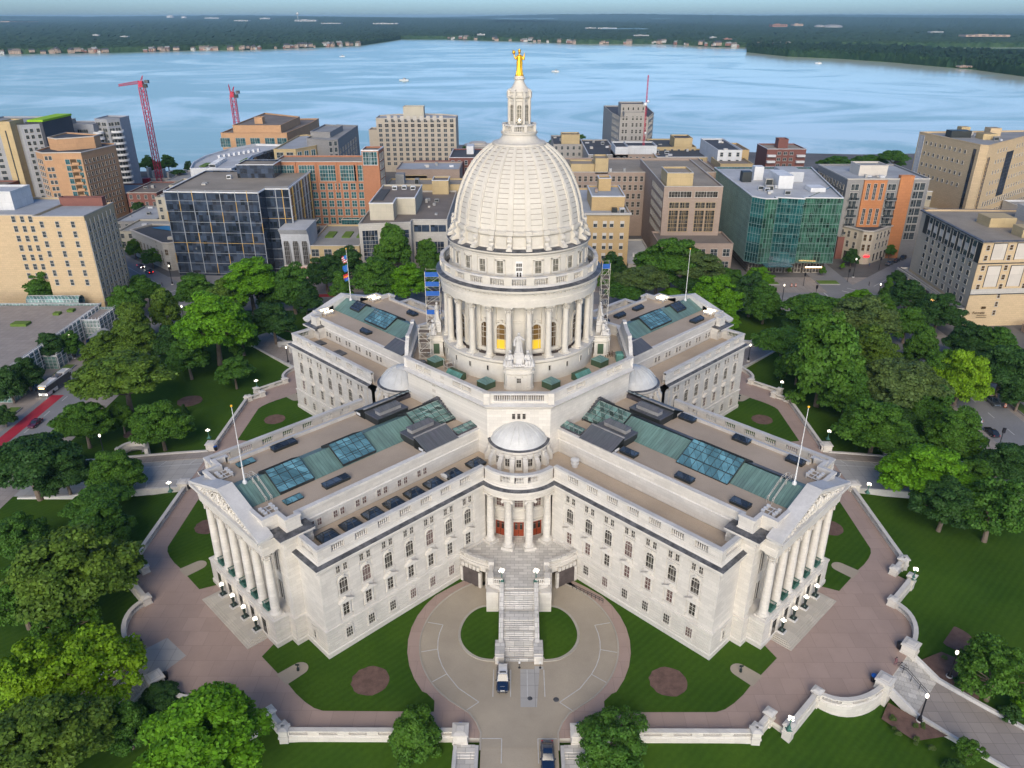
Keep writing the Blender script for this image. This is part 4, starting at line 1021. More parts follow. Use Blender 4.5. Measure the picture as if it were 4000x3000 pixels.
pav_door(0,-31.9,0); pav_door(3.3,-31.42,radians(24)); pav_door(-3.3,-31.42,radians(-24))
for x,y,r_ in ((0,-31.9,0),(3.3,-31.42,24),(-3.3,-31.42,-24)):
    o = inst(WPROTO[('arched_window','mauveglass')], pv, (x,y,.7), radians(r_)); o.name = 'entrance_arched_window'
# ---------------- front steps, deck and carriage arches
stp = MB()
ARC = arc(0,-25.7,15.75,-41,41,30)
left = [p for p in ARC if p[0] < -8.9]; right = [p for p in ARC if p[0] > 8.9]
stp.prism([(-9.2,-36.0)]+[(x*.995,y+.05) for x,y in ARC]+[(9.2,-36.0),(4.0,-31.0),(-4.0,-31.0)], 4.3, 5.0, 0, 1)
stp.prism([(-5.0,-40.2),(-5.0,-45.0),(-2.6,-46.2),(2.6,-46.2),(5.0,-45.0),(5.0,-40.2)], 4.3, 5.004, 0, 1)
for sg in (-1,1):
    seg = [p for p in ARC if 4.8 < p[0]*sg]
    if sg < 0: seg = seg
    low = [p for p in ARC if 4.8 < p[0]*sg < 6.0]; far = [p for p in ARC if p[0]*sg > 9.3]
    for s3 in (low, far):
        if len(s3) > 1: stp.sweep(s3, [(.1,0),(.1,1.0),(0,1.05),(0,5.0)], mats=0)
    stp.sweep(seg, [(0,3.5),(0,4.4),(.25,4.6),(.25,5.0),(0,5.05),(0,5.35),(-.5,5.35)], mats=0)
    stp.sweep(seg, [(.08,6.0),(.08,6.25),(-.55,6.25),(-.55,6.0),(.08,6.0)], mats=1)
    # dark slab standing in for the shade of the passage under the deck
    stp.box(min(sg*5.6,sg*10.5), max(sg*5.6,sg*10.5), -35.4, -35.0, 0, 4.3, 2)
    # masonry block beside the stair
    stp.box(min(sg*3.45,sg*5.5), max(sg*3.45,sg*5.5), -46.5, -39.6, 0, 4.3, 0)
    stp.box(min(sg*2.6,sg*3.45), max(sg*2.6,sg*3.45), -46.2, -39.6, 0, 4.29, 0)
    stp.box(min(sg*4.3,sg*5.3), max(sg*4.3,sg*5.3), -45.4, -44.0, 5.0, 6.5, 0); stp.box(min(sg*4.3,sg*5.3), max(sg*4.3,sg*5.3), -41.6, -40.6, 5.0, 6.7, 0)
    stp.box(min(sg*4.5,sg*5.1), max(sg*4.5,sg*5.1), -44.0, -41.6, 5.0, 6.1, 0); stp.box(min(sg*2.75,sg*4.3), max(sg*2.75,sg*4.3), -45.35, -44.8, 5.0,5.3, 0); stp.box(min(sg*2.75,sg*4.3), max(sg*2.75,sg*4.3), -45.35, -44.8, 6.0,6.2, 0)
    for k in range(4): baluster(stp, sg*(3.1+.36*k), -45.08, 5.3, 6.0, .14)
    # sloping cheek wall
    stp._add([(sg*2.55,-45.6,5.7),(sg*3.25,-45.6,5.7),(sg*3.25,-49.8,3.8),(sg*2.55,-49.8,3.8),(sg*3.25,-51.7,3.7),(sg*2.55,-51.7,3.7),(sg*3.25,-57.0,.95),(sg*2.55,-57.0,.95)]+
             [(sg*2.55,-45.6,0),(sg*3.25,-45.6,0),(sg*3.25,-49.8,0),(sg*2.55,-49.8,0),(sg*3.25,-51.7,0),(sg*2.55,-51.7,0),(sg*3.25,-57.0,0),(sg*2.55,-57.0,0)],
             [(0,1,2,3),(3,2,4,5),(5,4,6,7),(1,9,10,2),(2,10,12,4),(4,12,14,6),(0,3,11,8),(3,5,13,11),(5,7,15,13),(6,14,15,7)], 1)
    stp.box(min(sg*2.35,sg*3.75), max(sg*2.35,sg*3.75), -58.2, -54.9, -.05, 1.55, 0); stp.box(min(sg*2.3,sg*3.8), max(sg*2.3,sg*3.8), -57.8, -54.8, 1.55, 1.8, 1)
    stp.box(min(sg*2.35,sg*3.75), max(sg*2.35,sg*3.75), -45.6, -45.0, 0, 4.9, 0)
    for p0 in ARC:
        pass
n1 = 11; n2 = 19
for k in range(n1): y = -46.15-k*(3.65/n1); stp.box(-2.56,2.56,y-3.65/n1-.02,y+.3,2.9,5.0-(k+1)*(1.9/n1),1)
stp.box(-2.56,2.56,-51.7,-49.75,2.5,3.1,1)
for k in range(n2): y = -51.7-k*(5.9/n2); stp.box(-2.56,2.56,y-5.9/n2-.02,y+.3,-.1,3.1-(k+1)*(3.08/n2),1)
M['decking'] = blockmat('pale_granite_paving', (.60,.575,.53), 1.5, .75, .03, .17, .55, (.3,.28,.25), flat=True, stain=.35)
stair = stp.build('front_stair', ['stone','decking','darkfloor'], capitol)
b = MB()
for sg in (-1,1):
    for p in arc(0,-25.7,15.55,sg*19.5,sg*38,26): baluster(b, p[0], p[1], 5.35, 6.0, .13)
split_build(b, 'deck_balustrade', 'stone', stair, True, key=lambda v: v[0] > 0)
for sg in (-1,1):
    b = MB(); b.extr([(-1.7,0),(-1.7,3.0),(-1.2,3.7),(0,4.0),(1.2,3.7),(1.7,3.0),(1.7,0)], 'y', -.35, -.3, 1)  # dark panel fills the opening, in place of the shade inside
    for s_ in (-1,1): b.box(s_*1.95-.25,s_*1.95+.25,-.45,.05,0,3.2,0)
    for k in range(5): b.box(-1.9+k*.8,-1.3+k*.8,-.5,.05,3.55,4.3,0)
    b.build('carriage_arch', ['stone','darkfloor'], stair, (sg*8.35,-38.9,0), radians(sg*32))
# ================================================================ GROUNDS
def wf(a, l, ang):   # wing frame to world
    t = radians(ang); return (a*cos(t)-l*sin(t), a*sin(t)+l*cos(t))
GZ = -3.0
def zg(x, y):
    rho = max(abs(x), abs(y), (abs(x)+abs(y))/S2); t = min(1, max(0, (rho-71)/18)); t = t*t*(3-2*t)
    return -.9+(GZ+.9)*t
# sloping park lawn as a grid
n = 90; xs = np.linspace(-111,111,n); b = MB()
pts = [(x,y,zg(x,y)+.06) for y in xs for x in xs]
b._add(pts, [(j*n+i,j*n+i+1,(j+1)*n+i+1,(j+1)*n+i) for j in range(n-1) for i in range(n-1)], 0)
struct(b.build('park_lawn', 'grass', smooth=True))
# plaza outline (octagonal terrace around the building)
half = [(56.7,-45.0),(73.95,-26.6),(73.95,-22.8),(77.0,-22.8),(77.0,-14.2)]+[(77.4+6.0*sin(radians(t*9)) , -14.0+9.3*(1-cos(radians(t*9)))) for t in range(1,10)]+[(83.4,-4.3)]
outline = []
for ang in (-45, 45, 135, 225):
    outline += [wf(a,l,ang) for a,l in half]+[wf(a,-l,ang) for a,l in half[::-1]]
b = MB(); b.prism(outline, -1.5, 0.0, 1, 0, bottom=False)
plaza = struct(b.build('plaza', ['brick','stone']))
def flat(name, polys, z, mat, st=True):
    b = MB()
    for p in polys:
        A = sum(p[i][0]*p[(i+1)%len(p)][1]-p[(i+1)%len(p)][0]*p[i][1] for i in range(len(p)))
        b.sheet(p if A > 0 else p[::-1], z)
    o = b.build(name, mat); return struct(o) if st else o
# balustrade wall around the plaza: each run is a thing with coping, balusters and pier parts
def bal_run(path, label, piers=True, z=0.0, opening=True):
    root = thing('plaza_balustrade', label, 'balustrade', (path[0][0], path[0][1], z), 0, 'granite balustrades around the plaza')
    ox, oy = path[0]; P = [(x-ox,y-oy) for x,y in path]
    b = MB(); b.sweep(P, [(.42,-2.6),(.42,.0),(.32,.1),(.32,.38),(-.32,.38),(-.32,-.3)]); b.sweep(P, [(.36,.92),(.36,1.14),(-.36,1.14),(-.36,.92),(.36,.92)])
    q = MB(); L = 0
    for i in range(len(P)-1):
        A, B_ = Vector(P[i]), Vector(P[i+1]); d = (B_-A); l = d.length
        if l < .5: continue
        n = max(1, int(l/.36)); grp = 0
        for k in range(n):
            c = A+d*(k+.5)/n; s_ = L+l*(k+.5)/n; ph = (s_ % 4.2)
            if opening and .8 < ph < 3.4: baluster(q, c.x, c.y, .38, .92, .10, 0, 5)
        L += l
    s_ = 0
    # solid blocks between baluster groups
    for i in range(len(P)-1):
        A, B_ = Vector(P[i]), Vector(P[i+1]); d = B_-A; l = d.length; 
        if l < .01: continue
        k = 0; t = -(s_ % 4.2)-.8
        while t < l:
            a0, a1 = max(0,t), min(l,t+1.6)
            if a1 > a0:
                T = Matrix.Translation((A.x,A.y,0)) @ Matrix.Rotation(atan2(d.y,d.x),4,'Z'); b.T = T; b.box(a0,a1,-.25,.25,.38,.92); b.T = None
            t += 4.2
        s_ += l
    if piers:
        for p in (P[0], P[-1]): pier(b, p[0], p[1], atan2(P[1][1]-P[0][1], P[1][0]-P[0][0]))
    b.build('coping', 'stone', root); q.build('balusters', 'stone', root)
    return root
def pier(b, x, y, a=0, s=.62, h=1.45):
    b.T = Matrix.Translation((x,y,0)) @ Matrix.Rotation(a,4,'Z'); b.box(-s,s,-s,s,-2.6,h-.2); b.box(-s-.1,s+.1,-s-.1,s+.1,-.1,.25); b.frustum(-s-.16,s+.16,-s-.16,s+.16,h-.2,-s-.16,s+.16,-s-.16,s+.16,h); b.frustum(-s-.1,s+.1,-s-.1,s+.1,h,-s*.5,s*.5,-s*.5,s*.5,h+.18); b.T = None
wn_ = {-45:'right front', -135:'left front', 135:'left rear', 45:'right rear'}
for ang in (-135,-45,45,135):
    for sg in (-1,1):
        H_ = [(a,-sg*abs(l)) if True else 0 for a,l in half]
        pts = [wf(a,l,ang) for a,l in H_]
        cut = lambda i,j: pts[i:j] if sg > 0 else pts[i:j][::-1]
        sd_ = 'camera side' if (wf(60,-sg*30,ang)[1] < wf(60,sg*30,ang)[1]) else 'far side'
        nm = wn_[ang]
        start = pts[1]
        # end of straight run: at the axial drive
        e = wf(56.7,-sg*45.0,ang); ex, ey = e
        if abs(ex) > abs(ey): e0 = ((71.5 if ex > 0 else -71.5), (8.3 if ey > 0 else -8.3)); mid = ((71.5 if ex > 0 else -71.5), (33.3 if ey > 0 else -33.3))
        else: e0 = ((8.3 if ex > 0 else -8.3), (71.5 if ey > 0 else -71.5)); mid = ((33.3 if ex > 0 else -33.3), (71.5 if ey > 0 else -71.5))
        run1 = [e0, mid]; run1 = run1 if sg > 0 else run1[::-1]
        if ang in (45,135) and sd_.endswith('far side'): continue
        bal_run(run1, 'long straight granite balustrade of the %s plaza, %s' % (nm, sd_))
        bal_run(cut(1,3)[:] if sg > 0 else cut(1,3), 'short stepped balustrade beside the globe lamp, %s plaza, %s' % (nm, sd_))
        bal_run(cut(3,5), 'short straight balustrade between lamp and curved wall, %s plaza, %s' % (nm, sd_))
        bal_run(cut(4,len(pts)), 'curved granite balustrade ending at the steps of the %s plaza, %s' % (nm, sd_), piers=False)
        b = MB(); c = wf(83.3,-sg*5.1,ang); pier(b, 0, 0, radians(ang), 1.05, 1.75)
        tag(b.build('granite_pier', 'stone', None, (c[0],c[1],0)), 'big square granite pier at the top of the %s steps, %s' % (nm, sd_), 'pier', 'piers at the plaza steps')
# big piers at the drive ends
for x,y,lb in ((-8.3,-71.9,'left of the front drive'),(8.3,-71.9,'right of the front drive'),(-72.0,8.3,'behind the left drive'),(72.2,8.3,'behind the right drive'),(-72.0,-8.3,'before the left drive'),(72.0,-8.3,'before the right drive')):
    b = MB(); pier(b,0,0,0,1.0,1.7); tag(b.build('granite_pier', 'stone', None, (x,y,0)), 'square granite pier with a flat cap, '+lb, 'pier', 'piers at the drives')
# lawns on the plaza
def sym(poly):
    out = []
    for sx in (1,-1):
        for sy in (1,-1): out.append([(x*sx,y*sy) for x,y in poly])
    return out
ringL = [(-18.1*cos(radians(t)), -53.0-18.1*sin(radians(t))) for t in (45,36,27,18,9,0,-9,-18,-27,-36)]
lf = [(-40.9,-56.75),(-37.3,-60.3),(-35.3,-62.2),(-33.6,-64.1),(-31.8,-65.7),(-30.2,-66.8),(-28.8,-67.3),(-12.5,-67.4),(-12.6,-65.4),(-13.9,-64.0)]+ringL[1:]+[(-12.2,-40.2),(-9.4,-38.0),(-14,-34),(-38,-50)]
cl = [(-x,y) for x,y in lf]
sidep = [(y,x) for x,y in [(-40.9,-56.75),(-37.3,-60.3),(-35.3,-62.2),(-33.6,-64.1),(-31.8,-65.7),(-30.2,-66.8),(-28.8,-67.3),(-12.5,-67.4),(-11.5,-62),(-11,-50),(-10,-40),(-20,-36),(-38,-50)]]
polys = [lf, cl]+[[(sx*abs(x),sy*abs(y)) for x,y in sidep] for sx in (1,-1) for sy in (1,-1)]+[[(sx*abs(y),abs(x)) for x,y in sidep] for sx in (1,-1)]
flat('plaza_lawn', polys, .03, 'grass')
isl = [(-3.3,-45.2),(-5.5,-45.0),(-7.1,-45.5),(-8.7,-47.2),(-9.6,-49.5),(-9.9,-51.8),(-9.4,-54.0),(-8.2,-55.8),(-6.6,-57.0),(-5.2,-57.4),(-3.3,-57.5)]
isl = [isl[0]]+chaikin(isl)[2:-3]+[isl[-1]]
flat('island_lawn', [isl,[(-x,y) for x,y in isl]], .14, 'grass')
# concrete drive: ring and approach
ring = [(-16.1*cos(radians(t)), -53.0-16.1*sin(radians(t))) for t in range(50,-66,-3)]
ringp = [(-5.4,-73.5),(-5.5,-71.0),(-6.2,-69.2),(-7.3,-67.6)]+[p for p in ring if p[1] > -66.6]+[(-7.8,-40.0),(-7.5,-36.0)]
drv = ringp+[(-x,y) for x,y in ringp[::-1]]
flat('ring_drive', [drv], .006, 'concrete')
flat('drive_patch', [[(.2,-59.2),(3.2,-59.2),(2.6,-66.5),(.2,-66.5)],[(2.4,-58.6),(3.8,-58.6),(3.8,-59.2),(2.4,-59.2)]], .011, 'greyconcrete')
flat('plaza_patch', [[wf(78,-3.5,-135),wf(84.5,-3.5,-135),wf(84,4,-135),wf(77.5,2.5,-135)]], .008, 'greyconcrete')
# kerbs
b = MB()
kp = [(-5.45,-74)]+ringp[1:-2]
for sgn in (1,-1):
    P = [(x*sgn,y) for x,y in kp]; P = P if sgn > 0 else P[::-1]
    b.sweep(P, [(.12,.0),(.12,.10),(-.12,.12),(-.12,.0)])
    I = [(x*sgn,y) for x,y in isl]; I = I[::-1] if sgn > 0 else I
    b.sweep(I, [(-.02,.0),(.0,.16),(-.22,.18),(-.24,.0)][::1])
    b.sweep(I, [(.2,.0),(.2,.16),(-.05,.16)])
struct(b.build('kerb', 'kerbstone'))
# painted lines
def line(b, x0, y0, x1, y1, w_=.12, z=.02):
    d = Vector((x1-x0,y1-y0)); n = Vector((-d.y,d.x)).normalized()*w_/2
    b.poly3([(x0-n.x,y0-n.y,z),(x1-n.x,y1-n.y,z),(x1+n.x,y1+n.y,z),(x0+n.x,y0+n.y,z)])
b = MB()
for sg in (1,-1):
    P = [(sg*13.2*cos(radians(t)),-53.2-13.2*sin(radians(t))) for t in (-16,-8,0,8,16,24,32,40,48)]
    P = P[:7]+[(sg*9.2,-63.0),(sg*6.0,-65.6)]
    for a, c in zip(P, P[1:]): line(b, *a, *c)
    for i, (dx,dy) in ((0,(2.6,.6)),(3,(2.6,-.6)),(6,(2.1,-1.6)),(8,(2.0,-1.7))): line(b, P[i][0],P[i][1],P[i][0]+sg*dx,P[i][1]+dy)
for x in (-3.95,-1.3,1.25,3.85): line(b, x,-59.3,x,-64.6)
line(b,-5.3,-72.0,-2.5,-72.0); line(b,-2.5,-72.0,-2.5,-76); line(b,2.6,-72.0,5.3,-72.0); line(b,2.6,-72.0,2.6,-76)
struct(b.build('parking_line', 'paint'))
# mulch beds and path bays
def circ(x, y, r, n=24, e=1.0): return [(x+r*cos(2*pi*k/n)*(1+.04*sin(3*k)), y+e*r*sin(2*pi*k/n)*(1+.03*cos(2*k))) for k in range(n)]
beds = [(-22.8,-61.6,2.9),(22.8,-61.6,2.9),(-61.9,-22.2,2.6),(61.9,-22.2,2.6),(61.6,23.3,2.6),(-61.4,23.0,2.6)]
flat('mulch_bed', [circ(x,y,r) for x,y,r in beds], .05, 'mulch')
def bay(px, py, dx, dy):
    L = sqrt(dx*dx+dy*dy); ux,uy = dx/L,dy/L; nx,ny = -uy,ux; r = 1.35; q = []
    q += [(px+nx*r*1.1,py+ny*r*1.1)]
    q += [(px+ux*(L-r)+nx*r*cos(t)+ux*r*sin(t), py+uy*(L-r)+ny*r*cos(t)+uy*r*sin(t)) for t in [pi*k/10 for k in range(11)]]
    q += [(px-nx*r*1.1,py-ny*r*1.1)]; return q
flat('path_bay', [bay(sx*36.3,-61.25,-sx*-3.0,3.0) if False else bay(sx*36.5,-61.5,-sx*3.2,3.2) for sx in (1,-1)]+[bay(sx*61.5,-36.5,-sx*3.2,3.2) for sx in (1,-1)]+[bay(sx*61.0,36.8,-sx*3.0,-3.0) for sx in (1,-1)], .045, 'concrete')
# diagonal paths with their steps, and the axial drives, falling to the street
def slope_strip(name, pts, mat, thick=.5):
    """pts: list of (left xy, right xy, z)"""
    b = MB(); n = len(pts); V = []
    for (l, r, z) in pts: V += [(l[0],l[1],z),(r[0],r[1],z),(l[0],l[1],z-thick-1.5),(r[0],r[1],z-thick-1.5)]
    F = []
    for i in range(n-1): k = 4*i; F += [(k,k+1,k+5,k+4),(k+1,k+3,k+7,k+5),(k+2,k,k+4,k+6)]
    b._add(V, F, 0); return struct(b.build(name, mat))
for ang in (-135,-45,45,135):
    P = [(wf(a,4.4,ang),wf(a,-4.4,ang),z) for a,z in ((87.6,-2.45),(95,-2.75),(104,-2.93),(158,-2.96))]
    slope_strip('diagonal_path', P, 'sidewalk')
    b = MB()
    for k in range(14):
        a0 = 83.2+k*.33; z = -.0-(k+1)*.172; b.prism([wf(a0,-4.6,ang),wf(a0+.75,-4.6,ang),wf(a0+.75,4.6,ang),wf(a0,4.6,ang)], z-1, z)
    struct(b.build('plaza_steps', 'decking'))
    for sg in (-1,1):
        b = MB(); pts = [(84.2,.35),(88.4,-1.75),(94,-2.2),(104,-2.5),(120,-2.5)]
        for (a0,z0),(a1,z1) in zip(pts, pts[1:]):
            q = [wf(a0,sg*4.45,ang),wf(a1,sg*4.45,ang),wf(a1,sg*4.95,ang),wf(a0,sg*4.95,ang)]
            V = [(q[0][0],q[0][1],z0),(q[1][0],q[1][1],z1),(q[2][0],q[2][1],z1),(q[3][0],q[3][1],z0)]; V += [(x,y,z-1.6) for x,y,z in V]
            F = [(0,1,2,3),(0,4,5,1),(1,5,6,2),(2,6,7,3),(3,7,4,0)]
            b._add(V, F if sg > 0 else [f[::-1] for f in F], 0)
        tag(b.build('path_wall', 'stone_top'), 'low pale stone wall on the %s of the path from the %s steps' % ('far side' if wf(90,sg*5,ang)[1] > wf(90,-sg*5,ang)[1] else 'near side', wn_[ang]), 'low wall', 'low walls along the diagonal paths')
def axial(name, fx, lo, hi, mat, dz=0):
    prof_ = [(71.0,0.012+dz),(78,-.5+dz),(88,-1.4+dz),(100,-2.4+dz),(110,-2.9+dz),(118.5,-2.97+dz)]
    return slope_strip(name, [(fx(a,lo),fx(a,hi),z) for a,z in prof_], mat)
for sx in (1,-1):
    fx = (lambda a,l,sx=sx: (sx*a, l)) 
    axial('side_drive', (lambda a,l,sx=sx: (sx*a, l if sx < 0 else -l)), -7.4 if sx < 0 else -4.1, 4.1 if sx < 0 else 7.4, 'greyconcrete')
    axial('side_walk', (lambda a,l,sx=sx: (sx*a, l*sx*-1)), *( (4.1,6.9) if sx < 0 else (-6.9,-4.1)), 'sidewalk', .12)
    b = MB()
    for l in (7.1,-8.2):
        pts = [(72.5,.35),(80,-.2),(90,-1.2),(100,-2.2),(109,-2.6)]
        for (a0,z0),(a1,z1) in zip(pts, pts[1:]):
            V = [(sx*a0,l-.25,z0),(sx*a1,l-.25,z1),(sx*a1,l+.25,z1),(sx*a0,l+.25,z0)]; V += [(x,y,z-1.6) for x,y,z in V]
            F = [(0,1,2,3),(0,4,5,1),(1,5,6,2),(2,6,7,3),(3,7,4,0)]
            b._add(V, F if sx > 0 else [f[::-1] for f in F], 0)
    tag(b.build('drive_wall', 'stone_top'), 'low pale kerb walls along the %s drive' % ('right' if sx > 0 else 'left'), 'low wall')
    b = MB()
    def zr(a):
        q = [(71.0,0.012),(78,-.5),(88,-1.4),(100,-2.4),(110,-2.9),(118.5,-2.97)]
        for (a0,z0),(a1,z1) in zip(q,q[1:]):
            if a <= a1: return z0+(z1-z0)*(a-a0)/(a1-a0)
        return -2.97
    def ln3(a0,l0,a1,l1):
        d = Vector((a1-a0,l1-l0)); n_ = Vector((-d.y,d.x)).normalized()*.09
        b.poly3([(sx*(a0-n_.x),l0-n_.y,zr(a0)+.03),(sx*(a1-n_.x),l1-n_.y,zr(a1)+.03),(sx*(a1+n_.x),l1+n_.y,zr(a1)+.03),(sx*(a0+n_.x),l0+n_.y,zr(a0)+.03)][::sx])
    for a in range(72,100,7): ln3(a,1.7,a+7,1.7); ln3(a,-4.7,a+7,-4.7); ln3(a+2,4.0,a+3,1.7); ln3(a+2,-7.3,a+3,-4.7)
    struct(b.build('drive_line', 'paint'))
slope_strip('front_drive', [((-5.4,-73.0),(5.4,-73.0),0.0),((-5.4,-80),(5.4,-80),-.5),((-5.4,-95),(5.4,-95),-2)][::1], 'concrete')
for sg in (-1,1):
    b = MB(); b.box(min(sg*5.75,sg*9.3),max(sg*5.75,sg*9.3),-80,-73.6,-2.5,-.45,0)
    for k in range(3): b.box(min(sg*6.2,sg*8.7),max(sg*6.2,sg*8.7),-74.2-.35*k,-73.0,-2,.0-.14*k,0)
    for x in (5.95,8.95): b.box(sg*x-.25,sg*x+.25,-80,-73.2,-2.5,.15,1)
    tag(b.build('side_steps', ['decking','stone_top']), 'small granite steps %s of the front drive at the bottom edge' % ('right' if sg > 0 else 'left'), 'steps', 'steps beside the front drive')
# planted beds beside the right steps
flat('shrub_bed', [[wf(84.0,5.2,-45),wf(86.5,11.5,-45),wf(90,12.0,-45),wf(93.5,8.5,-45),wf(94,5.1,-45)],[wf(84.5,-5.2,-45),wf(85,-9,-45),wf(90,-9.5,-45),wf(93,-5.2,-45)]], -2.2, 'mulch')
# streets round the square
flat("sidewalk", [[(-141,-150),(-117,-150),(-117,117),(-141,117)],[(117,-150),(141,-150),(141,117),(117,117)],[(-141,117),(141,117),(141,150),(-141,150)]], GZ+.005, "sidewalk")
st = MB()
for sx in (1,-1):
    st.box(min(sx*118,sx*131),max(sx*118,sx*131),-300,260,GZ-.3,GZ+.012)
st.box(-118,118,118,131,GZ-.3,GZ+.0125)
for sx in (1,-1):
    for (a0,a1,w_) in ((174,300,6.5),): 
        q = [wf(a0-8,-w_,45 if sx > 0 else 135),wf(a1,-w_,45 if sx > 0 else 135),wf(a1,w_,45 if sx > 0 else 135),wf(a0-8,w_,45 if sx > 0 else 135)]
        st.prism(q, GZ-.3, GZ+.018)
struct(st.build('street', 'asphalt'))
# park edge
b = MB(); e = 110.5
flat('lawn_edge_walk', [[(-117.5,-150),(-110.5,-150),(-110.5,117.5),(-117.5,117.5)],[(110.5,-150),(117.5,-150),(117.5,117.5),(110.5,117.5)],[(-110.5,110.5),(110.5,110.5),(110.5,117.5),(-110.5,117.5)]], GZ+.10, 'sidewalk')
flat('red_bus_lane', [[(-129.3,-60),(-125.9,-60),(-125.9,42.6),(-129.3,42.6)],[(-98,125.5),(-60,125.5),(-60,128.6),(-98,128.6)]], GZ+.02, 'redlane')
b = MB()
for sx in (1,-1):
    for yy in range(-150,110,9): line(b, sx*124.6, yy, sx*124.6, yy+3, .18, GZ+.022)
    for k in range(2): line(b, sx*117.8, 112+k*4.5, sx*131, 112+k*4.5, .35, GZ+.024); line(b, sx*(112.5+k*4.0), 118, sx*(112.5+k*4), 131, .35, GZ+.024)
    for k in range(2): 
        p, q = wf(182+k*4.5,-6.4,45 if sx > 0 else 135), wf(182+k*4.5,6.4,45 if sx > 0 else 135); line(b, *p, *q, .4, GZ+.026)
    p, q = wf(196,0,45 if sx > 0 else 135), wf(250,0,45 if sx > 0 else 135); line(b, *p, *q, .2, GZ+.026)
for x in range(-100,100,9): line(b, x,124.6,x+3,124.6,.18,GZ+.022)
struct(b.build('street_marking', 'paint'))
# city ground, shore, water
shore = [(-3000,330),(-600,372),(-300,380),(-222,386),(-140,430),(-60,500),(40,520),(150,470),(260,455),(420,470),(700,520),(3000,700)]
b = MB(); b.prism([(-3000,-400),(3000,-400)]+shore[::-1], GZ-6, GZ-.06, 0, 0)
struct(b.build('city_ground', 'citybase'))
WZ = -6.0
m, t, bs = newmat('lake_water')
tc = N(t,"ShaderNodeTexCoord").outputs["Object"]
mp = N(t,"ShaderNodeMapping"); mp.inputs["Scale"].default_value = (.0030,.0042,1); mp.inputs["Rotation"].default_value = (0,0,radians(14)); t.links.new(tc, mp.inputs[0])
nz = N(t,"ShaderNodeTexNoise"); nz.inputs["Scale"].default_value = 1.0; nz.inputs["Detail"].default_value = 8; nz.inputs["Roughness"].default_value = .64; nz.inputs["Distortion"].default_value = 1.6; t.links.new(mp.outputs[0], nz.inputs[0])
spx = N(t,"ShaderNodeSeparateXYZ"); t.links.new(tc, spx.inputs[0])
sky_sheen = N(t,"ShaderNodeMapRange"); t.links.new(spx.outputs[0], sky_sheen.inputs[0]); sky_sheen.inputs[1].default_value = -500; sky_sheen.inputs[2].default_value = 700; sky_sheen.inputs[3].default_value = -.05; sky_sheen.inputs[4].default_value = .10  # shifts the mask so a paler sky reflection is coloured in towards the right
slick_sheen = ramp(t, math_(t,'ADD',nz.outputs[0],sky_sheen.outputs[0]), .44, .58)
w1 = noise(t, tc, .35, 4, .7); w2 = noise(t, tc, .06, 3)
bn = N(t,"ShaderNodeBump"); bn.inputs["Distance"].default_value = 1.0
t.links.new(math_(t,'MULTIPLY_ADD', slick_sheen, -.05, .075), bn.inputs["Strength"]); t.links.new(math_(t,'ADD',w1,w2), bn.inputs["Height"]); t.links.new(bn.outputs[0], bs.inputs["Normal"])
t.links.new(mix(t, slick_sheen, (.29,.43,.355), (.60,.62,.47)), bs.inputs["Base Color"])  # pale warm tone paints the bright sky's reflection into the slicks
t.links.new(math_(t,'MULTIPLY_ADD', slick_sheen, -.10, .22), bs.inputs["Roughness"]); bs.inputs["IOR"].default_value = 1.33; bs.inputs["Specular IOR Level"].default_value = .3; bs.inputs["Specular Tint"].default_value = (.85,1,.9,1)
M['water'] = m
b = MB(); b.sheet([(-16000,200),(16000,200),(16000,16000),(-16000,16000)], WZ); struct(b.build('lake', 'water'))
# ================================================================ THE CITY
def wallm(name, col, bw=1.2, bh=.4, **k): M[name] = blockmat(name, col, bw, bh, .02, k.pop('var',.05), **k); return name
wallm('tan_stone', (.50,.385,.265), stain=.15); wallm('grey_stone', (.36,.335,.30), stain=.2); wallm('beige_concrete', (.50,.43,.33), 4, 3.3, stain=.15)
wallm('orange_brick', (.40,.17,.085), .8, .3); wallm('orange_tan', (.50,.29,.15), 3, 2); wallm('yellow_brick', (.52,.36,.17), .9, .35)
wallm('red_brick', (.22,.085,.065), .7, .25); wallm('silver_panel', (.37,.38,.40), 2.5, 3.1); wallm('cream_wall', (.52,.47,.36), 5, 4, stain=.3)
wallm('white_wall', (.62,.62,.61), 3, 3); wallm('dark_panel', (.05,.055,.07), 2, 3.1); wallm('ochre_wall', (.50,.38,.20), 4, 3); wallm('light_stone', (.50,.47,.42), 1.6, .8)
wallm('orange_panel', (.50,.20,.075), 2, 1.2); wallm('grey_brick', (.26,.25,.24), .9, .35); wallm('brown_tan', (.36,.27,.21), 1.4, .6); wallm('bright_orange', (.55,.14,.05), 3, 3)
wallm('warm_tan', (.56,.42,.25), 1.6, .7, stain=.1); wallm('pale_panel', (.58,.53,.46), 6, 6)
for k, c in (('roof_tan',(.33,.285,.225)),('roof_grey',(.33,.33,.32)),('roof_dark',(.075,.08,.09)),('roof_brown',(.22,.185,.155)),('roof_white',(.52,.53,.54)),('roof_blue',(.40,.42,.44)),('lime',(.30,.55,.02)),('tarp',(.03,.20,.42)),('greenroof',(.12,.20,.03))):
    M[k] = pm(k, c, .9, .08, .18, 1.5, .14)
M['cityglass'] = glassmat('office_window_glass', (.035,.045,.05), 1.0, 1.2, .04, (.2,.2,.19), .12, .8, .7)
M['curtain_dark'] = glassmat('dark_curtain_wall', (.032,.045,.07), 1.5, 2.05, .05, (.05,.06,.08), .05, .9, 1.0)
M['curtain_green'] = glassmat('green_curtain_wall', (.014,.085,.085), 1.35, 1.95, .05, (.16,.27,.26), .08, .65, 1.0)
M['curtain_leaf'] = glassmat('leaf_green_curtain_wall', (.025,.085,.055), 1.35, 1.95, .05, (.20,.32,.26), .08, .8, 1.0)
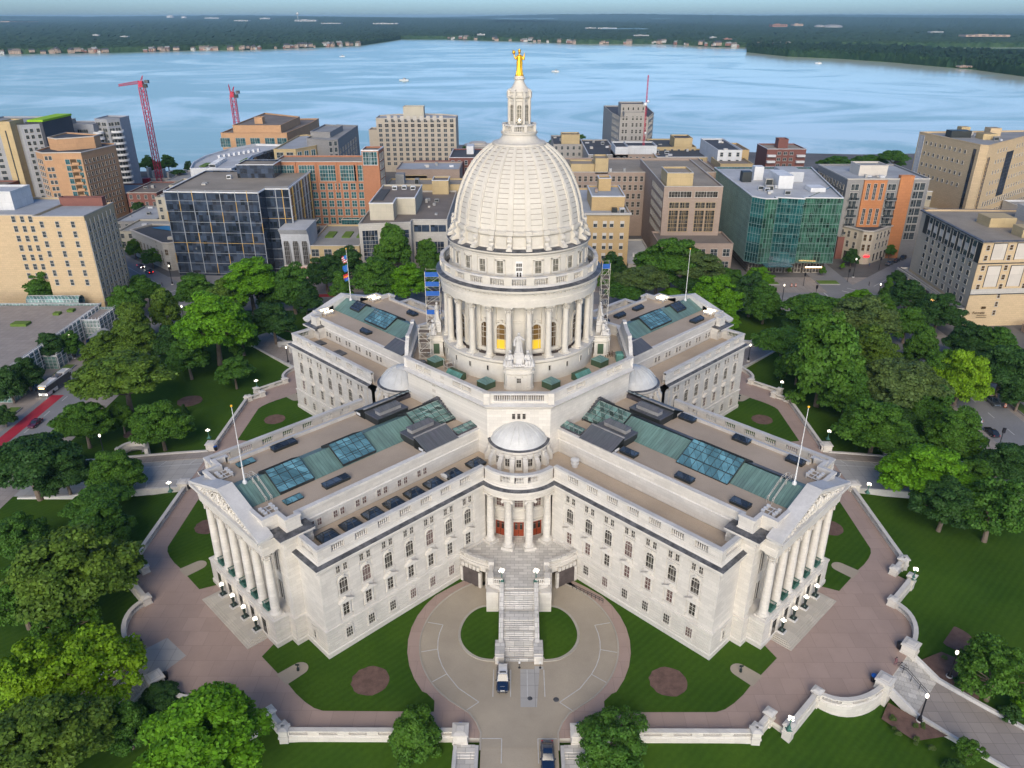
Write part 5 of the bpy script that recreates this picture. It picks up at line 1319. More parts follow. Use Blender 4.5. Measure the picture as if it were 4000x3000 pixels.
M['tealglass'] = glassmat('teal_glass', (.02,.09,.10), 1.1, 1.5, .05, (.25,.33,.33), .1, .6, .9)
M['gardenglass'] = glassmat('pale_greenhouse_glass', (.12,.22,.20), 1.2, 1.0, .09, (.55,.58,.57), .12, .5, .8)
M['yellowframe'] = pm('yellow_frame', (.62,.40,.13), .6); M['redpaint'] = pm('red_paint', (.45,.02,.03), .5); M['cranered'] = pm('crane_red', (.50,.03,.07), .5)
M['redsign'] = emis('red_lit_sign', (1,.02,.03), 1.6, (.5,.0,.0)); M['warmlamp'] = emis('warm_lamp', (1,.55,.15), 6)
WIN = {}
def winmesh(w_, h, style, fr, gl, depth=.12):
    key = (round(w_,2), round(h,2), style, fr, gl)
    if key in WIN: return WIN[key]
    b = MB(); t = .11
    b.box(-w_/2, w_/2, -.04, .02, 0, h, 1)
    for s_ in (-1,1): b.box(s_*(w_/2)-t/2, s_*(w_/2)+t/2, -depth, .02, -t, h+t, 0)
    b.box(-w_/2,w_/2,-depth,.02,h,h+t,0); b.box(-w_/2-.12,w_/2+.12,-depth-.08,.02,-t-.06,0,0)
    if style in ('double','grid','tall'): b.box(-.05,.05,-.09,-.03,0,h,0)
    if style in ('sash','grid'): b.box(-w_/2,w_/2,-.09,-.03,h*.5-.04,h*.5+.04,0)
    if style == 'blind': b.box(-w_/2+.05,w_/2-.05,-.06,-.03,h*.55,h,0)
    if style == 'tall':
        for k in range(1,int(h/1.6)): b.box(-w_/2,w_/2,-.09,-.03,k*1.6-.05,k*1.6+.05,0)
        for k in range(1,int(w_/1.2)): b.box(-w_/2+k*1.2-.04,-w_/2+k*1.2+.04,-.09,-.03,0,h,0)
    WIN[key] = (b, [fr, gl]); return WIN[key]
class Bld:
    def __init__(s, name, label, cat, x, y, group=None):
        s.r = thing(name, label, cat, (x,y,GZ), 0, group); s.x = x; s.y = y; s.w = []; s.rot = 0
        s.wall = {}; s.cache = {}
    def mb(s, part, mats):
        k = (part, tuple(mats))
        if k not in s.wall: s.wall[k] = MB()
        return s.wall[k]
    def box(s, x0, x1, y0, y1, z1, wall, roof='roof_tan', z0=None, par=.7, part='wall', cop=None):
        X0,X1,Y0,Y1 = x0-s.x,x1-s.x,y0-s.y,y1-s.y; Z1 = z1-GZ; Z0 = (z0-GZ) if z0 is not None else -2
        b = s.mb(part, [wall, cop or wall]); P = [(X0,Y0),(X1,Y0),(X1,Y1),(X0,Y1)]
        b.sweep(P, [(0,Z0),(0,Z1-.25),(.12,Z1-.25),(.12,Z1),(-.35,Z1),(-.35,Z1-par-.05)], closed=True, mats=[0,1,1,1,0])
        s.mb('roof', [roof]).sheet([(X0+.3,Y0+.3),(X1-.3,Y0+.3),(X1-.3,Y1-.3),(X0+.3,Y1-.3)], Z1-par); return s
    def poly(s, pts, z1, wall, roof='roof_tan', z0=None, par=.7, part='wall', cop=None, corn=.12):
        P = [(x-s.x,y-s.y) for x,y in pts]; Z1 = z1-GZ; Z0 = (z0-GZ) if z0 is not None else -2
        b = s.mb(part, [wall, cop or wall])
        b.sweep(P, [(0,Z0),(0,Z1-.5),(corn,Z1-.4),(corn,Z1),(-.35,Z1),(-.35,Z1-par-.05)], closed=True, mats=[0,1,1,1,0])
        s.mb('roof', [roof]).sheet(P, Z1-par); return s
    def wins(s, p0, p1, us, zs, w_, h, style='plain', fr='frame', gl='cityglass', name='window'):
        """windows along a wall from p0 to p1 (outside on the right); us fractions or metres, zs sill heights"""
        d = Vector((p1[0]-p0[0], p1[1]-p0[1])); L = d.length; d /= L; nx, ny = d.y, -d.x; a = atan2(d.y, d.x)
        if isinstance(us, int): us = [(k+.5)/us*L for k in range(us)]
        for z in zs:
            for u in us:
                s.w.append((p0[0]+d.x*u-s.x+nx*.02, p0[1]+d.y*u-s.y+ny*.02, z-GZ, a, w_, h, style, fr, gl, name))
        return s
    def done(s, limit=70):
        for (part, mats), b in s.wall.items():
            b.build(part, list(mats), s.r)
        for i, (x,y,z,a,w_,h,st_,fr,gl,nm) in enumerate(s.w[:limit]):
            b, mats = winmesh(w_,h,st_,fr,gl); key = (w_,h,st_,fr,gl)
            if key not in s.cache and not (b is None):
                if 'mesh' not in b.__dict__: o = b.build(nm, mats, s.r, (x,y,z), a); b.mesh = o.data; s.cache[key] = 1; continue
            o = bpy.data.objects.new(nm, b.mesh); COL.objects.link(o); o.parent = s.r; o.location = (x,y,z); o.rotation_euler = (0,0,a)
        rest = s.w[limit:]; groups = {}
        for t in rest: groups.setdefault((t[7],t[8]), []).append(t)
        for (fr,gl), L in groups.items():
            c = MB()
            for (x,y,z,a,w_,h,st_,_f,_g,nm) in L:
                b, _ = winmesh(w_,h,st_,fr,gl); c.T = Matrix.Translation((x,y,z)) @ Matrix.Rotation(a,4,'Z'); c._add(b.v, b.f, b.m)
            c.T = None; o = c.build('window_rows', [fr,gl], s.r); o['kind'] = 'stuff'
        return s.r
    def unit(s, x0, x1, y0, y1, z0, z1, mat, name='roof_unit', rot=0):
        b = MB(); b.box(x0-s.x,x1-s.x,y0-s.y,y1-s.y,z0-GZ,z1-GZ)
        if 1.6 < x1-x0 < 3.2 and z1-z0 > 1.2: b.box(x0-s.x+.15,x1-s.x-.15,y0-s.y-.03,y0-s.y,z0-GZ+.3,z1-GZ-.25,1)
        b.build(name, [mat,'darkframe'], s.r); return s
def fl(a, n, h): return [a+h*k for k in range(n)]
def clutter(B, x0, x1, y0, y1, z, n, seed):
    r = random.Random(seed)
    for k in range(n):
        w_, d_, h = r.uniform(.8,2.4), r.uniform(.8,2), r.uniform(.5,1.7); x, y = r.uniform(x0,x1-w_), r.uniform(y0,y1-d_)
        B.unit(x, x+w_, y, y+d_, z, z+h, r.choice(['white','roof_grey','roof_white','frame']), r.choice(['roof_unit','vent_box','air_handler']))
def text_part(s, size, loc, rz, mat, parent=None, name='sign_text', tilt=90):
    c = bpy.data.curves.new(name,'FONT'); c.body = s; c.size = size; c.extrude = .04; c.align_x = 'CENTER'; c.materials.append(M[mat])
    o = bpy.data.objects.new(name, c); COL.objects.link(o); me = bpy.data.meshes.new_from_object(o.evaluated_get(bpy.context.evaluated_depsgraph_get())); bpy.data.objects.remove(o)
    o = bpy.data.objects.new(name, me); COL.objects.link(o); o.parent = parent; o.location = loc; o.rotation_euler = (radians(tilt),0,rz); return o
# --- B1 tall beige office tower on the left edge
B = Bld('office_tower', 'tall beige stone office tower at the left edge, silvery roof behind a brick parapet', 'building', -160, 110)
B.box(-161,-143.8,105.3,126,32.2,'warm_tan','roof_blue',cop='light_stone'); B.box(-200,-161,112,140,31,'warm_tan','roof_blue',cop='light_stone')
B.box(-200,-177,122,134,36.8,'white_wall','roof_white',z0=30); B.box(-161,-146,123,125.6,34.5,'red_brick','roof_tan',z0=31)
for i in range(3): B.wins((-161,105.3),(-143.8,105.3),[2.6+5.2*i],fl(8.2,7,3.35),1.25,2.0,'sash','frame')
B.wins((-200,112),(-161,112),[28.2,31.2,34.0,36.8],fl(5.0,8,3.35),1.35,2.0,'sash','frame')
for k in range(7): B.wins((-143.8,105.3),(-143.8,126),[1.9+2.85*k],fl(3.4,8,3.3),1.0,2.0,'sash')
b = B.mb('pilaster', ['light_stone'])
for k in range(7): b.box(16.15,16.4,-4.5+2.85*k,-4.2+2.85*k,5,33.5)
for k in range(7): b.box(16.12,16.25,-3.35+2.85*k,-2.35+2.85*k,6,31.5) if False else None
B.done(90)
# --- B2 glass and steel garden atrium
B = Bld('glass_atrium', 'low white-framed greenhouse-like glass building with a planted roof terrace', 'building', -150, 60)
B.poly([(-150,36),(-140.5,40),(-141,98),(-190,98),(-190,36)],4.2,'gardenglass','sidewalk',cop='white')
B.box(-141,-135.2,84,96,3.6,'gardenglass','sidewalk',cop='white'); B.box(-141,-136.5,60,72,1.4,'gardenglass','sidewalk',cop='white'); B.box(-141,-137,38,50,.5,'gardenglass','sidewalk',cop='white')
b = B.mb('steel_frame', ['white'])
for (x,y0,y1,zt) in ((-140.4,42,97,4.9),(-135.1,84,96,4.3),(-136.4,60,72,2.1),(-136.9,38,50,1.3)):
    for k in range(int((y1-y0)/2.4)+1): b.box(x+150,x+150.18,y0+2.4*k-60,y0+2.4*k-59.85,0,zt+3)
    for z in (1.5,3.0,4.4,5.9,zt+2.9): 
        if z <= zt+3: b.box(x+150,x+150.15,y0-60,y1-60,z,z+.14)
for k in range(5): b.box(9.2+k*1.2,9.3+k*1.2,23.9,24.1,0,7.3)
b = B.mb('planter', ['greenroof'])
for x,y,w_,d_ in ((-160,78,5,3),(-152,88,2,2),(-149,91,2,2),(-163,66,3,1.5),(-156,52,4,2)): b.box(x+150,x+150+w_,y-60,y-60+d_,6.4,7.3)
for k in range(5): B.wins((-141,84),(-135.2,84),[1.2+k*1.1],[-1,1.0],.8,1.4,'plain','white','gardenglass')
B.done(); 
b = MB(); b.T = Matrix.Translation((-158,101,0)) @ Matrix.Rotation(pi/2,4,'Y'); b.lathe([(2.0,-9),(2.0,9)], 16, mats=0); b.T = None
tag(b.build('barrel_vault', 'gardenglass', None, (0,0,4.0)), 'white ribbed barrel-vault glass roof beside the beige tower', 'glass vault')
# --- B9 dark glass office
B = Bld('glass_office', 'dark blue glass office block with white and yellow framing lines', 'building', -110, 155)
f9 = [(-137,152.5),(-99.8,150.3),(-99.4,157.7),(-90.2,157.9),(-90.4,197),(-137,197)]
B.poly(f9,30.7,'curtain_dark','roof_tan',cop='white',corn=.25); B.box(-118.3,-102.6,183,195.5,35.6,'curtain_dark','roof_tan',z0=30,cop='white')
M['greyframe'] = pm('grey_facade_frame', (.36,.38,.40), .5)
b = B.mb('facade_frame', ['greyframe','yellowframe'])
for k,x in enumerate((-137,-131.5,-126,-120.5,-115,-109,-104.3,-99.8)):
    for j in range(8):
        b.box(x+110-.1,x+110+.1,152.5+(x+137)*-.059-155-.28,152.5+(x+137)*-.059-155,j*4.15+1,(j+1)*4.15+1,1 if (k*3+j) % 4 == 1 else 0)
for j in range(9):
    zz = 1+4.15*j
    b._add([(-27,-2.75,zz),(10.2,-4.95,zz),(10.2,-4.95,zz+.14),(-27,-2.75,zz+.14)], [(0,1,2,3)], 1 if j in (3,) else 0)
    b.box(10.6,19.8,2.6,2.8,zz,zz+.15,1 if j == 5 else 0); b.box(19.65,19.9,2.9,42,zz,zz+.16,0)
for k in range(9): b.box(19.8,20.3,3+4.7*k,3.3+4.7*k,0,33.5,1 if k % 3 == 1 else 0)
for x in (14.5,17.2): b.box(x,x+.25,2.5,2.8,0,33.5,1 if x > 15 else 0)
B.box(-90.2,-83,166,184,9.5,'grey_stone','roof_grey',z0=-3); B.box(-90.4,-84,160,176,14.5,'curtain_dark','sidewalk',cop='frame')
clutter(B,-130,-120,160,190,30,3,5)
b = MB()
for i,ch in enumerate([1]*11): b.box(4.2-i*.62,4.2-i*.62+.42,-5.35,-5.2,3.2,4.0)
b.build('red_sign', 'redsign', B.r); B.done()
# --- B15 corner shop building with metal barrel front
B = Bld('shop_building', 'tan brick shop with a pale curved metal front and a roof garden', 'building', -80, 152)
B.box(-83,-62.7,151,185,9.7,'ochre_wall','roof_grey',cop='pale_panel')
b = B.mb('metal_front', ['roof_white'])
b.T = None
pr = [(-.5,2),(-.9,8),(-1.4,13),(-2.4,17.5),(-4.6,19.8),(12,19.9),(12,2)]
b.extr([(-p,z) if False else (p,z) for p,z in pr][::-1], 'x', -13.2,-2.2, 0)
for k in range(3):
    x = -11.4+3.6*k
    q = MB(); q.box(x-.9,x+.9,-1.9,-.6,5.2,14.6,1); q.extr([(x-1.25,4.6),(x-1.25,14.6),(x-.8,15.6),(x+.8,15.6),(x+1.25,14.6),(x+1.25,4.6)], 'y', -1.6, -.2, 0)
    for z in (7,8.8,10.6,12.4): q.box(x-.9,x+.9,-1.98,-1.88,z,z+.12,0)
    for s_ in (-.3,.3): q.box(x+s_-.05,x+s_+.05,-1.98,-1.88,5.2,14.6,0)
    q.build('tall_window', ['roof_grey','darkglass'], B.r)
g = MB(); 
for x0,y0 in ((-78,165),(-71,165),(-64.9,165)): g.box(x0+80-1.6,x0+80+1.8,y0-152,y0-152+9,12.0,12.5)
g.build('grass_bed', 'greenroof', B.r)
B.wins((-83,151),(-62.7,151),4,[1.2,5.3],3.0,2.8,'grid','frame')
B.wins((-83,151),(-62.7,151),5,[-2.6],3.2,2.6,'tall','frame','darkglass')
text_part('Walgreens', 1.9, (-7.6,-2.2,2.6), 0, 'redsign', B.r, 'shop_sign')
b = B.mb('shop_front', ['pale_panel','darkglass']); b.box(-13.2,-2.2,-1.8,8,-2,4.7,0)
for k in range(4): b.box(-12.4+2.6*k,-10.4+2.6*k,-1.9,-1.8,-.5,2.0,1)
B.done()
# --- B16 pale museum
B = Bld('museum_block', 'pale stone block with cream rooftop penthouse and tall dark windows', 'building', -45, 155)
f16 = [(-62.3,151),(-42.3,154.6),(-42.1,158.8),(-28.1,158.8),(-28.1,215),(-62.3,215)]
B.poly(f16,18.3,'light_stone','roof_brown',cop='light_stone'); B.poly([(-59.2,160),(-49.6,160),(-49.6,170),(-42,170),(-42,197),(-59.2,197)],24.6,'cream_wall','roof_brown',z0=17,cop='white')
B.wins((-62.3,151),(-42.3,154.6),[4.2],[3.5],6.0,12,'tall','frame','curtain_dark'); B.wins((-62.3,151),(-42.3,154.6),[11.6,17.3],[12],4.4,3.2,'tall','frame','curtain_dark')
B.wins((-42.1,158.8),(-28.1,158.8),[3.6,10.3],[13.2],6.3,2.8,'double','frame','curtain_dark'); B.wins((-42.1,158.8),(-28.1,158.8),[3.4,9.8],[2.0],5.2,7.2,'tall','frame','curtain_dark'); B.wins((-62.3,151),(-42.3,154.6),[11.6,17.3],[2],4.6,7.2,'tall','frame','curtain_dark')
b = B.mb('roof_louvre', ['white','roof_dark'])
for k in range(9): b.box(-13.6,-9.8,12+2.4*k,13.6+2.4*k,27.0,27.4,1)
clutter(B,-41,-30,165,210,17.6,6,8); B.unit(-54,-52,188,190,24,25.5,'white'); B.unit(-50,-48,189,191,24,25.5,'white'); B.unit(-46,-44,188,190,24,25.5,'white'); B.done()
# --- B13 brick office with glass bays and tower
B = Bld('brick_glass_office', 'long orange brick office with arched teal glass top bays and a glass corner tower', 'building', -80, 195)
B.box(-106,-61,195,211,34.9,'orange_brick','roof_tan',cop='frame'); B.poly([(-67.3,194.6),(-60,194.6),(-59.2,205),(-67.3,205)],39.8,'orange_brick','roof_brown',cop='white')
B.wins((-106,195),(-61,195),[5.5+9*k for k in range(4)]+[38.4],[26.6],7.6,6.6,'tall','frame','tealglass')
B.wins((-106,195),(-61,195),[3.4+3.38*k for k in range(12)],fl(4.0,6,3.75),2.2,2.7,'grid','frame','tealglass')
B.wins((-67.3,194.6),(-60,194.6),[3.6],[33.5],6.2,5.4,'tall','white','tealglass'); B.wins((-60,194.6),(-59.2,205),[2.5,5.2,7.9],fl(5,9,3.75),1.6,2.8,'grid','frame','tealglass')
B.box(-78,-70,191.8,195,10.3,'tealglass','roof_grey',z0=-3,cop='frame')
B.done()
pb_ = MB()
for k in range(6): pb_.box(-26.2+8.95*k,-25.4+8.95*k,-.45,.1,24.5,37.5)
split_build(pb_,'brick_pier','orange_brick',B.r)
# --- B10 white curved building
B = Bld('white_curved_building', 'white building with a long curved roof of equipment and green strips', 'building', -140, 210)
crv = [(-147,205),(-128.4,205),(-127.5,215),(-128.6,228),(-130,240),(-128,255),(-124,268),(-120,276),(-140,279),(-149,262),(-153,240),(-152,222)]
B.poly(crv,30.2,'white_wall','roof_white',cop='white',par=1.0); B.poly([(-129,207),(-126.8,210),(-127.2,226),(-128.6,238),(-126.6,252),(-122,266),(-118,275),(-121,276),(-126,262),(-129.5,250),(-131.5,238),(-130,224)],29.6,'curtain_dark','roof_grey',z0=-3)
B.wins((-147,205),(-128.4,205),[3.4,13.3],[16,9],2.0,9,'plain','white','darkglass')
for i in range(9): B.unit(-146+i*1.6,-145+i*1.6,238+i*2.6,240+i*2.6,29.2,30.6,'white')
for i in range(6): B.unit(-141-.3*i,-138-.3*i,212+i*3.5,214+i*3.5,29.2,30.8,'white')
g = MB(); g.box(-6,-3,3,12,32.5,32.8); g.box(8.5,10.5,16,26,32.5,32.8); g.build('green_roof_strip','greenroof',B.r); B.done()
# --- B11 orange-tan block
B = Bld('orange_tan_block', 'square orange-tan office block with big gridded windows and a roof penthouse', 'building', -145, 300)
B.poly([(-164,295.5),(-127.4,295.5),(-124.5,335),(-125,362),(-164,360)],33.6,'orange_tan','roof_brown'); B.poly([(-158,299),(-131.3,299),(-131,340),(-158,360)],37.2,'orange_tan','roof_brown',z0=32); B.box(-149,-144.5,310,315,40,'orange_tan','roof_brown',z0=36)
B.wins((-164,295.5),(-127.4,295.5),[2.0,10.5,18.6,26.8,33.6],[26],5.4,4.8,'tall','frame','tealglass'); B.wins((-164,295.5),(-127.4,295.5),[2.0,10.5,18.6,26.8,33.6],[19.4,13],5.4,3.2,'tall','frame','tealglass')
for k in range(6): B.wins((-127.4,295.5),(-125,362),[6+9*k],[24],4.6,6.2,'tall','frame','tealglass')
B.done()
# --- B12 dark mixed roof building
B = Bld('grey_roof_building', 'tan and grey apartment block with a blue-grey stepped roof', 'building', -110, 260)
B.poly([(-122,250),(-111,250),(-103.5,262),(-104,285),(-118,303),(-122,300)],31.8,'ochre_wall','roof_blue'); B.poly([(-109,266),(-96.5,260),(-92,262),(-92,318),(-105,322),(-109,300)],34.8,'grey_brick','roof_grey'); B.poly([(-109,275),(-98,272),(-97,300),(-108,305)],37,'grey_brick','roof_grey',z0=33)
B.wins((-122,250),(-111,250),[3,8],[27.5,23],3.4,2.6,'grid','frame','cityglass'); B.wins((-111,250),(-103.5,262),3,[27,23],2.8,3,'tall','white','tealglass')
for k in range(8): B.wins((-96.5,260),(-92,262),[1+.0*k,3.6],[10+3.1*k],1.5,2.2,'plain','frame')
for k in range(7): B.wins((-92,262),(-92,318),[4+7*k],fl(8,7,3.2),2.6,2.2,'double','frame')
B.done(40)
# --- B14 lakeside hotel slab
B = Bld('lakeside_hotel', 'wide beige hotel slab with a dense grid of windows and curved blue-grey roof', 'hotel', -66, 382)
B.poly([(-92.4,382),(-40,382),(-39.5,398),(-50,405),(-66,408),(-82,405),(-92.6,398)],31.6,'beige_concrete','roof_blue',cop='light_stone'); B.box(-75,-61.5,388,396,38,'cream_wall','roof_dark',z0=30)
B.wins((-92.4,382),(-40,382),[2.6+4.28*k for k in range(12)],fl(1.5,9,3.05),2.3,1.8,'grid','light_stone','cityglass'); B.wins((-92.4,382),(-40,382),[6.9+4.28*k for k in range(11)],fl(28.95,1,3)+[26],2.3,1.8,'grid','light_stone','cityglass')
b = B.mb('parapet_tab', ['pale_panel'])
for k in range(9): b.box(-19+4.28*k,-16.6+4.28*k,-.35,.0,33,36.0)
B.box(-98,-92.3,384,396,24,'beige_concrete','roof_tan'); B.done(96)
b = MB(); b.lathe([(9,0),(9,10),(10,10.2),(10,11),(6,11.2),(6,12.5),(0.1,12.8)], 24); tag(b.build('round_pavilion', 'pale_panel', None, (-28,430,GZ), smooth=True), 'round low pale pavilion on the lake shore right of the wide hotel', 'pavilion')
# --- B17 roofs behind the museum
B = Bld('blue_roof_building', 'low building with a flat blue-grey roof left of the dome, in front of the hotel', 'building', -45, 255)
B.box(-61.5,-29.2,252,275,21.5,'brown_tan','roof_blue'); B.box(-57,-46,252,258,18.5,'ochre_wall','roof_brown',z0=5); clutter(B,-50,-32,256,270,20.8,5,2); B.done()
B = Bld('ochre_flat_building', 'grey-roofed low building with an ochre stair tower left of the dome', 'building', -40, 220)
B.box(-61,-20,216,231,21,'ochre_wall','roof_tan'); B.box(-39,-31.5,210,220,24,'ochre_wall','roof_brown',z0=10,cop='white'); B.unit(-57,-53,219,224,20.5,25,'roof_grey'); B.unit(-48,-46,218,221,20.5,23,'roof_grey'); B.done()
B = Bld('dark_roof_brick_house', 'brick building with a black flat roof and rooftop chiller, left of the dome top', 'building', -25, 300)
B.box(-38,-8,298,330,20,'red_brick','roof_dark',cop='white'); B.unit(-29,-25,312,322,19.5,24,'white'); B.wins((-38,298),(-8,298),8,[16,12],1.6,2.2,'sash','white'); B.done()
B = Bld('green_hip_house', 'small building with a green hipped roof near the lake left of the dome', 'building', -20, 360)
b = B.mb('wall', ['cream_wall']); b.box(-8,8,0,16,0,8); b = B.mb('roof', ['copper']); b.frustum(-9,9,-1,17,8,-2,2,6,10,13.5); B.done()
# --- B18 yellow brick hotel by the dome
B = Bld('yellow_brick_hotel', 'yellow brick hotel with rows of awninged windows right of the dome', 'hotel', 34, 155)
B.box(22,43.8,150,198,22.9,'yellow_brick','roof_blue',cop='light_stone'); B.poly([(29.4,157),(42.4,157),(42.4,178),(29.4,178)],28,'yellow_brick','roof_blue',z0=22,cop='white'); B.box(33.2,38.2,170,176,32.5,'yellow_brick','roof_dark',z0=27,cop='white')
B.wins((22,150),(43.8,150),[1.6,4.3,8.5,12.2,14.9,19.0],[17.4,12.7,8.6,4.6],1.5,2.3,'blind','pale_panel'); B.wins((22,150),(43.8,150),5,[-2],3,4,'tall','frame'); B.unit(37,39,151.5,154,22.3,24.2,'darkframe'); B.unit(40,42,151.5,154,22.3,24.2,'white'); B.unit(31.5,32.5,166,168,27.5,29,'brown_tan')
b = B.mb('cornice', ['light_stone']); b.box(-12.6,10.3,-5.7,-4.9,25.2,26.0); b.box(-12.2,10,-5.25,-4.9,4.0,4.6)
B.done()
# --- B19 large tan block
B = Bld('tan_office_block', 'large tan stone office block with a tall gridded window bay and flat grey-brown roofs', 'building', 62, 180)
B.box(59.3,83.0,166,232,30,'brown_tan','roof_tan',cop='light_stone'); B.box(22,92,215,254,26.9,'brown_tan','roof_tan',cop='light_stone'); B.box(56.2,85.6,151,170,10.6,'brown_tan','roof_brown'); B.box(60.5,71,168,182,35,'ochre_wall','roof_tan',z0=29,cop='light_stone'); B.box(36,42,215,226,33,'ochre_wall','roof_tan',z0=26); B.box(25,36,218,230,30,'ochre_wall','roof_tan',z0=26)
B.wins((59.3,166),(83,166),[6.6,17.2],[25.6],9.2,2.3,'tall','frame','darkglass'); B.wins((59.3,166),(83,166),[4.5,8.8,15.1,19.4],[21.2],4.0,2.3,'tall','ochre_wall','darkglass'); B.wins((59.3,166),(83,166),[4.5,8.8,15.1,19.4],[11.6],3.8,8.6,'tall','yellow_brick','darkglass')
B.wins((22,215),(59.3,215),[2+2.6*k for k in range(14)],[22.6,18.6],1.4,2.3,'sash','light_stone','darkglass'); B.wins((22,215),(59.3,215),[22+2.6*k for k in range(6)],[14.6,10.8,7],1.4,2.3,'sash','light_stone','darkglass')
B.wins((59.3,197),(59.3,166),[4+3*k for k in range(9)],[25,21,17,13,9],1.2,2.2,'sash'); B.wins((56.2,151),(85.6,151),6,[5.5,.5],2.8,2.8,'grid','frame')
clutter(B,26,55,218,226,26.3,5,13); B.done()
# --- B20 grey courthouse tower
B = Bld('grey_stone_tower', 'grey stone courthouse tower with a stepped top standing before the lake', 'building', 68, 330)
B.poly([(61,330),(77.8,330),(84.5,352),(86,395),(58,395),(58.6,352)],38,'grey_stone','roof_dark'); B.box(62.3,77,338,352,44.5,'grey_stone','roof_dark',z0=37); B.box(63.5,75.5,330.4,340,40.5,'grey_stone','roof_dark',z0=37)
B.wins((61,330),(77.8,330),[2.0,3.9,7.6,10.0,12.4,15.2],fl(10,8,3.75),1.25,2.1,'sash','light_stone','darkglass'); B.wins((58.6,352),(61,330),[3+3*k for k in range(6)],fl(10,8,3.75),1.1,2.0,'sash','light_stone'); B.wins((77.8,330),(84.5,352),[3+3*k for k in range(6)],fl(10,8,3.75),1.1,2.0,'sash','light_stone'); B.wins((62.3,338),(77,338),5,[41],1.0,1.6,'plain','light_stone','darkglass'); B.done()
# --- B21 cluster of flat roofs
def low(name, label, boxes, seed, clut=4, wall_w=None):
    B = Bld(name, label, 'building', boxes[0][0], boxes[0][2])
    for bx in boxes: B.box(*bx[:5], bx[5], bx[6], z0=bx[7] if len(bx) > 7 else None, cop=bx[8] if len(bx) > 8 else None)
    bx = boxes[0]; clutter(B, bx[0]+1, bx[1]-1, bx[2]+1, bx[3]-1, bx[4]-.7, clut, seed)
    L = bx[1]-bx[0]; nfl = max(1, int((bx[4]-GZ-1)/3.6)); B.wins((bx[0],bx[2]),(bx[1],bx[2]),max(2,int(L/3.4)),[bx[4]-3.2-3.6*k for k in range(min(nfl,6))],1.5,1.9,'sash','frame'); B.done(40); return B.r
low('low_annex_hotel','low pale annex with light flat roofs between yellow hotel and tan block',[(44.6,56,152,190,2.0,'light_stone','roof_white')],61,5)
low('stepped_roof_block','dark-roofed block with a small tan penthouse just right of the dome lantern',[(22,39.5,330,368,22.6,'grey_stone','roof_dark'),(27,38,335,345,27.5,'ochre_wall','roof_dark',20)],1,2)
low('black_roof_block','black-roofed block with a white parapet before the grey tower',[(39.5,56,290,347,22.9,'grey_stone','roof_dark',None,'white')],2,6)
low('white_penthouse_block','block with a long white metal penthouse behind the tan roofs',[(53,77,280,312,24.5,'brown_tan','roof_dark'),(53,60,280,300,28.4,'white_wall','roof_dark',22),(60,76,284,300,28.4,'white_wall','roof_dark',22)],3,3)
low('dark_flat_block','wide dark flat-roofed block with white roof patches right of the mast',[(74,103,270,298,24.8,'ochre_wall','roof_dark',None,'white')],4,5)
low('tan_stair_block','tan block with a windowed stair house before the water',[(77,100,296,328,26,'ochre_wall','roof_dark'),(88,98,298,312,30.5,'ochre_wall','roof_dark',25)],5,2)
low('white_metal_block','white metal-clad box building with a black roof',[(100.6,112.8,250,290,31.4,'white_wall','roof_dark'),(99.5,115.5,238,258,26.7,'ochre_wall','roof_brown'),(112,118,256,280,30.5,'yellow_brick','roof_brown')],6,3)
low('tan_side_block','plain tan side wall block behind the green glass office',[(84,99,240,262,24,'brown_tan','roof_tan')],7,2)
# --- B23 green glass office
B = Bld('green_glass_office', 'green and teal glass office cube on the square with white roof equipment', 'building', 108, 155)
B.poly([(92,155.5),(96,151.2),(100.5,151.2),(100.6,154),(111,151),(111.3,153.2),(126.3,152.4),(130,175),(137,219),(92,219)],28.4,'curtain_green','roof_white',z0=2.2,cop='white',corn=.2)
B.poly([(111.4,152.9),(126.5,152.1),(130.1,175),(129.6,175)],27.9,'curtain_leaf','roof_white',z0=2.3,corn=.0,cop='curtain_leaf'); B.poly([(95.8,151.0),(100.6,151.0),(100.4,152),(95.9,152)],27.9,'curtain_leaf','roof_white',z0=2.3,corn=.0,cop='curtain_leaf')
B.poly([(94,157),(125,156),(132,215),(94,215)],2.6,'darkglass','roof_grey')
M['glassfin'] = pm('green_glass_fin', (.17,.25,.235), .35)
b = B.mb('mullion', ['glassfin'])
def mull(p0,p1,n,z0,z1,t=.045,o=.14):
    d = Vector((p1[0]-p0[0],p1[1]-p0[1])); L = d.length; a = atan2(d.y,d.x)
    b.T = Matrix.Translation((p0[0]-B.x,p0[1]-B.y,-GZ)) @ Matrix.Rotation(a,4,'Z')
    for k in range(n+1): b.box(L*k/n-t,L*k/n+t,-o,0,z0,z1)
    b.T = None
for p0_,p1_ in (((92,155.5),(96,151.2)),((96,151.2),(100.5,151.2)),((100.6,154),(111,151)),((111.3,153.0),(126.4,152.1)),((126.4,152.1),(130,175))):
    d_ = Vector((p1_[0]-p0_[0],p1_[1]-p0_[1])); b.T = Matrix.Translation((p0_[0]-B.x,p0_[1]-B.y,-GZ)) @ Matrix.Rotation(atan2(d_.y,d_.x),4,'Z')
    for k in range(7): b.box(0,d_.length,-.12,0,2.2+3.9*k,2.36+3.9*k)
    b.T = None
mull((92,219),(92,155.5),40,2.2,28,.06,.18); mull((111.3,153.0),(126.4,152.1),12,2.2,28); mull((100.6,154),(111,151),9,2.2,28); mull((92,155.5),(96,151.2),5,2.2,28); mull((96,151),(100.5,151),4,2.2,28); mull((126.4,152.1),(130,175),14,2.2,28)
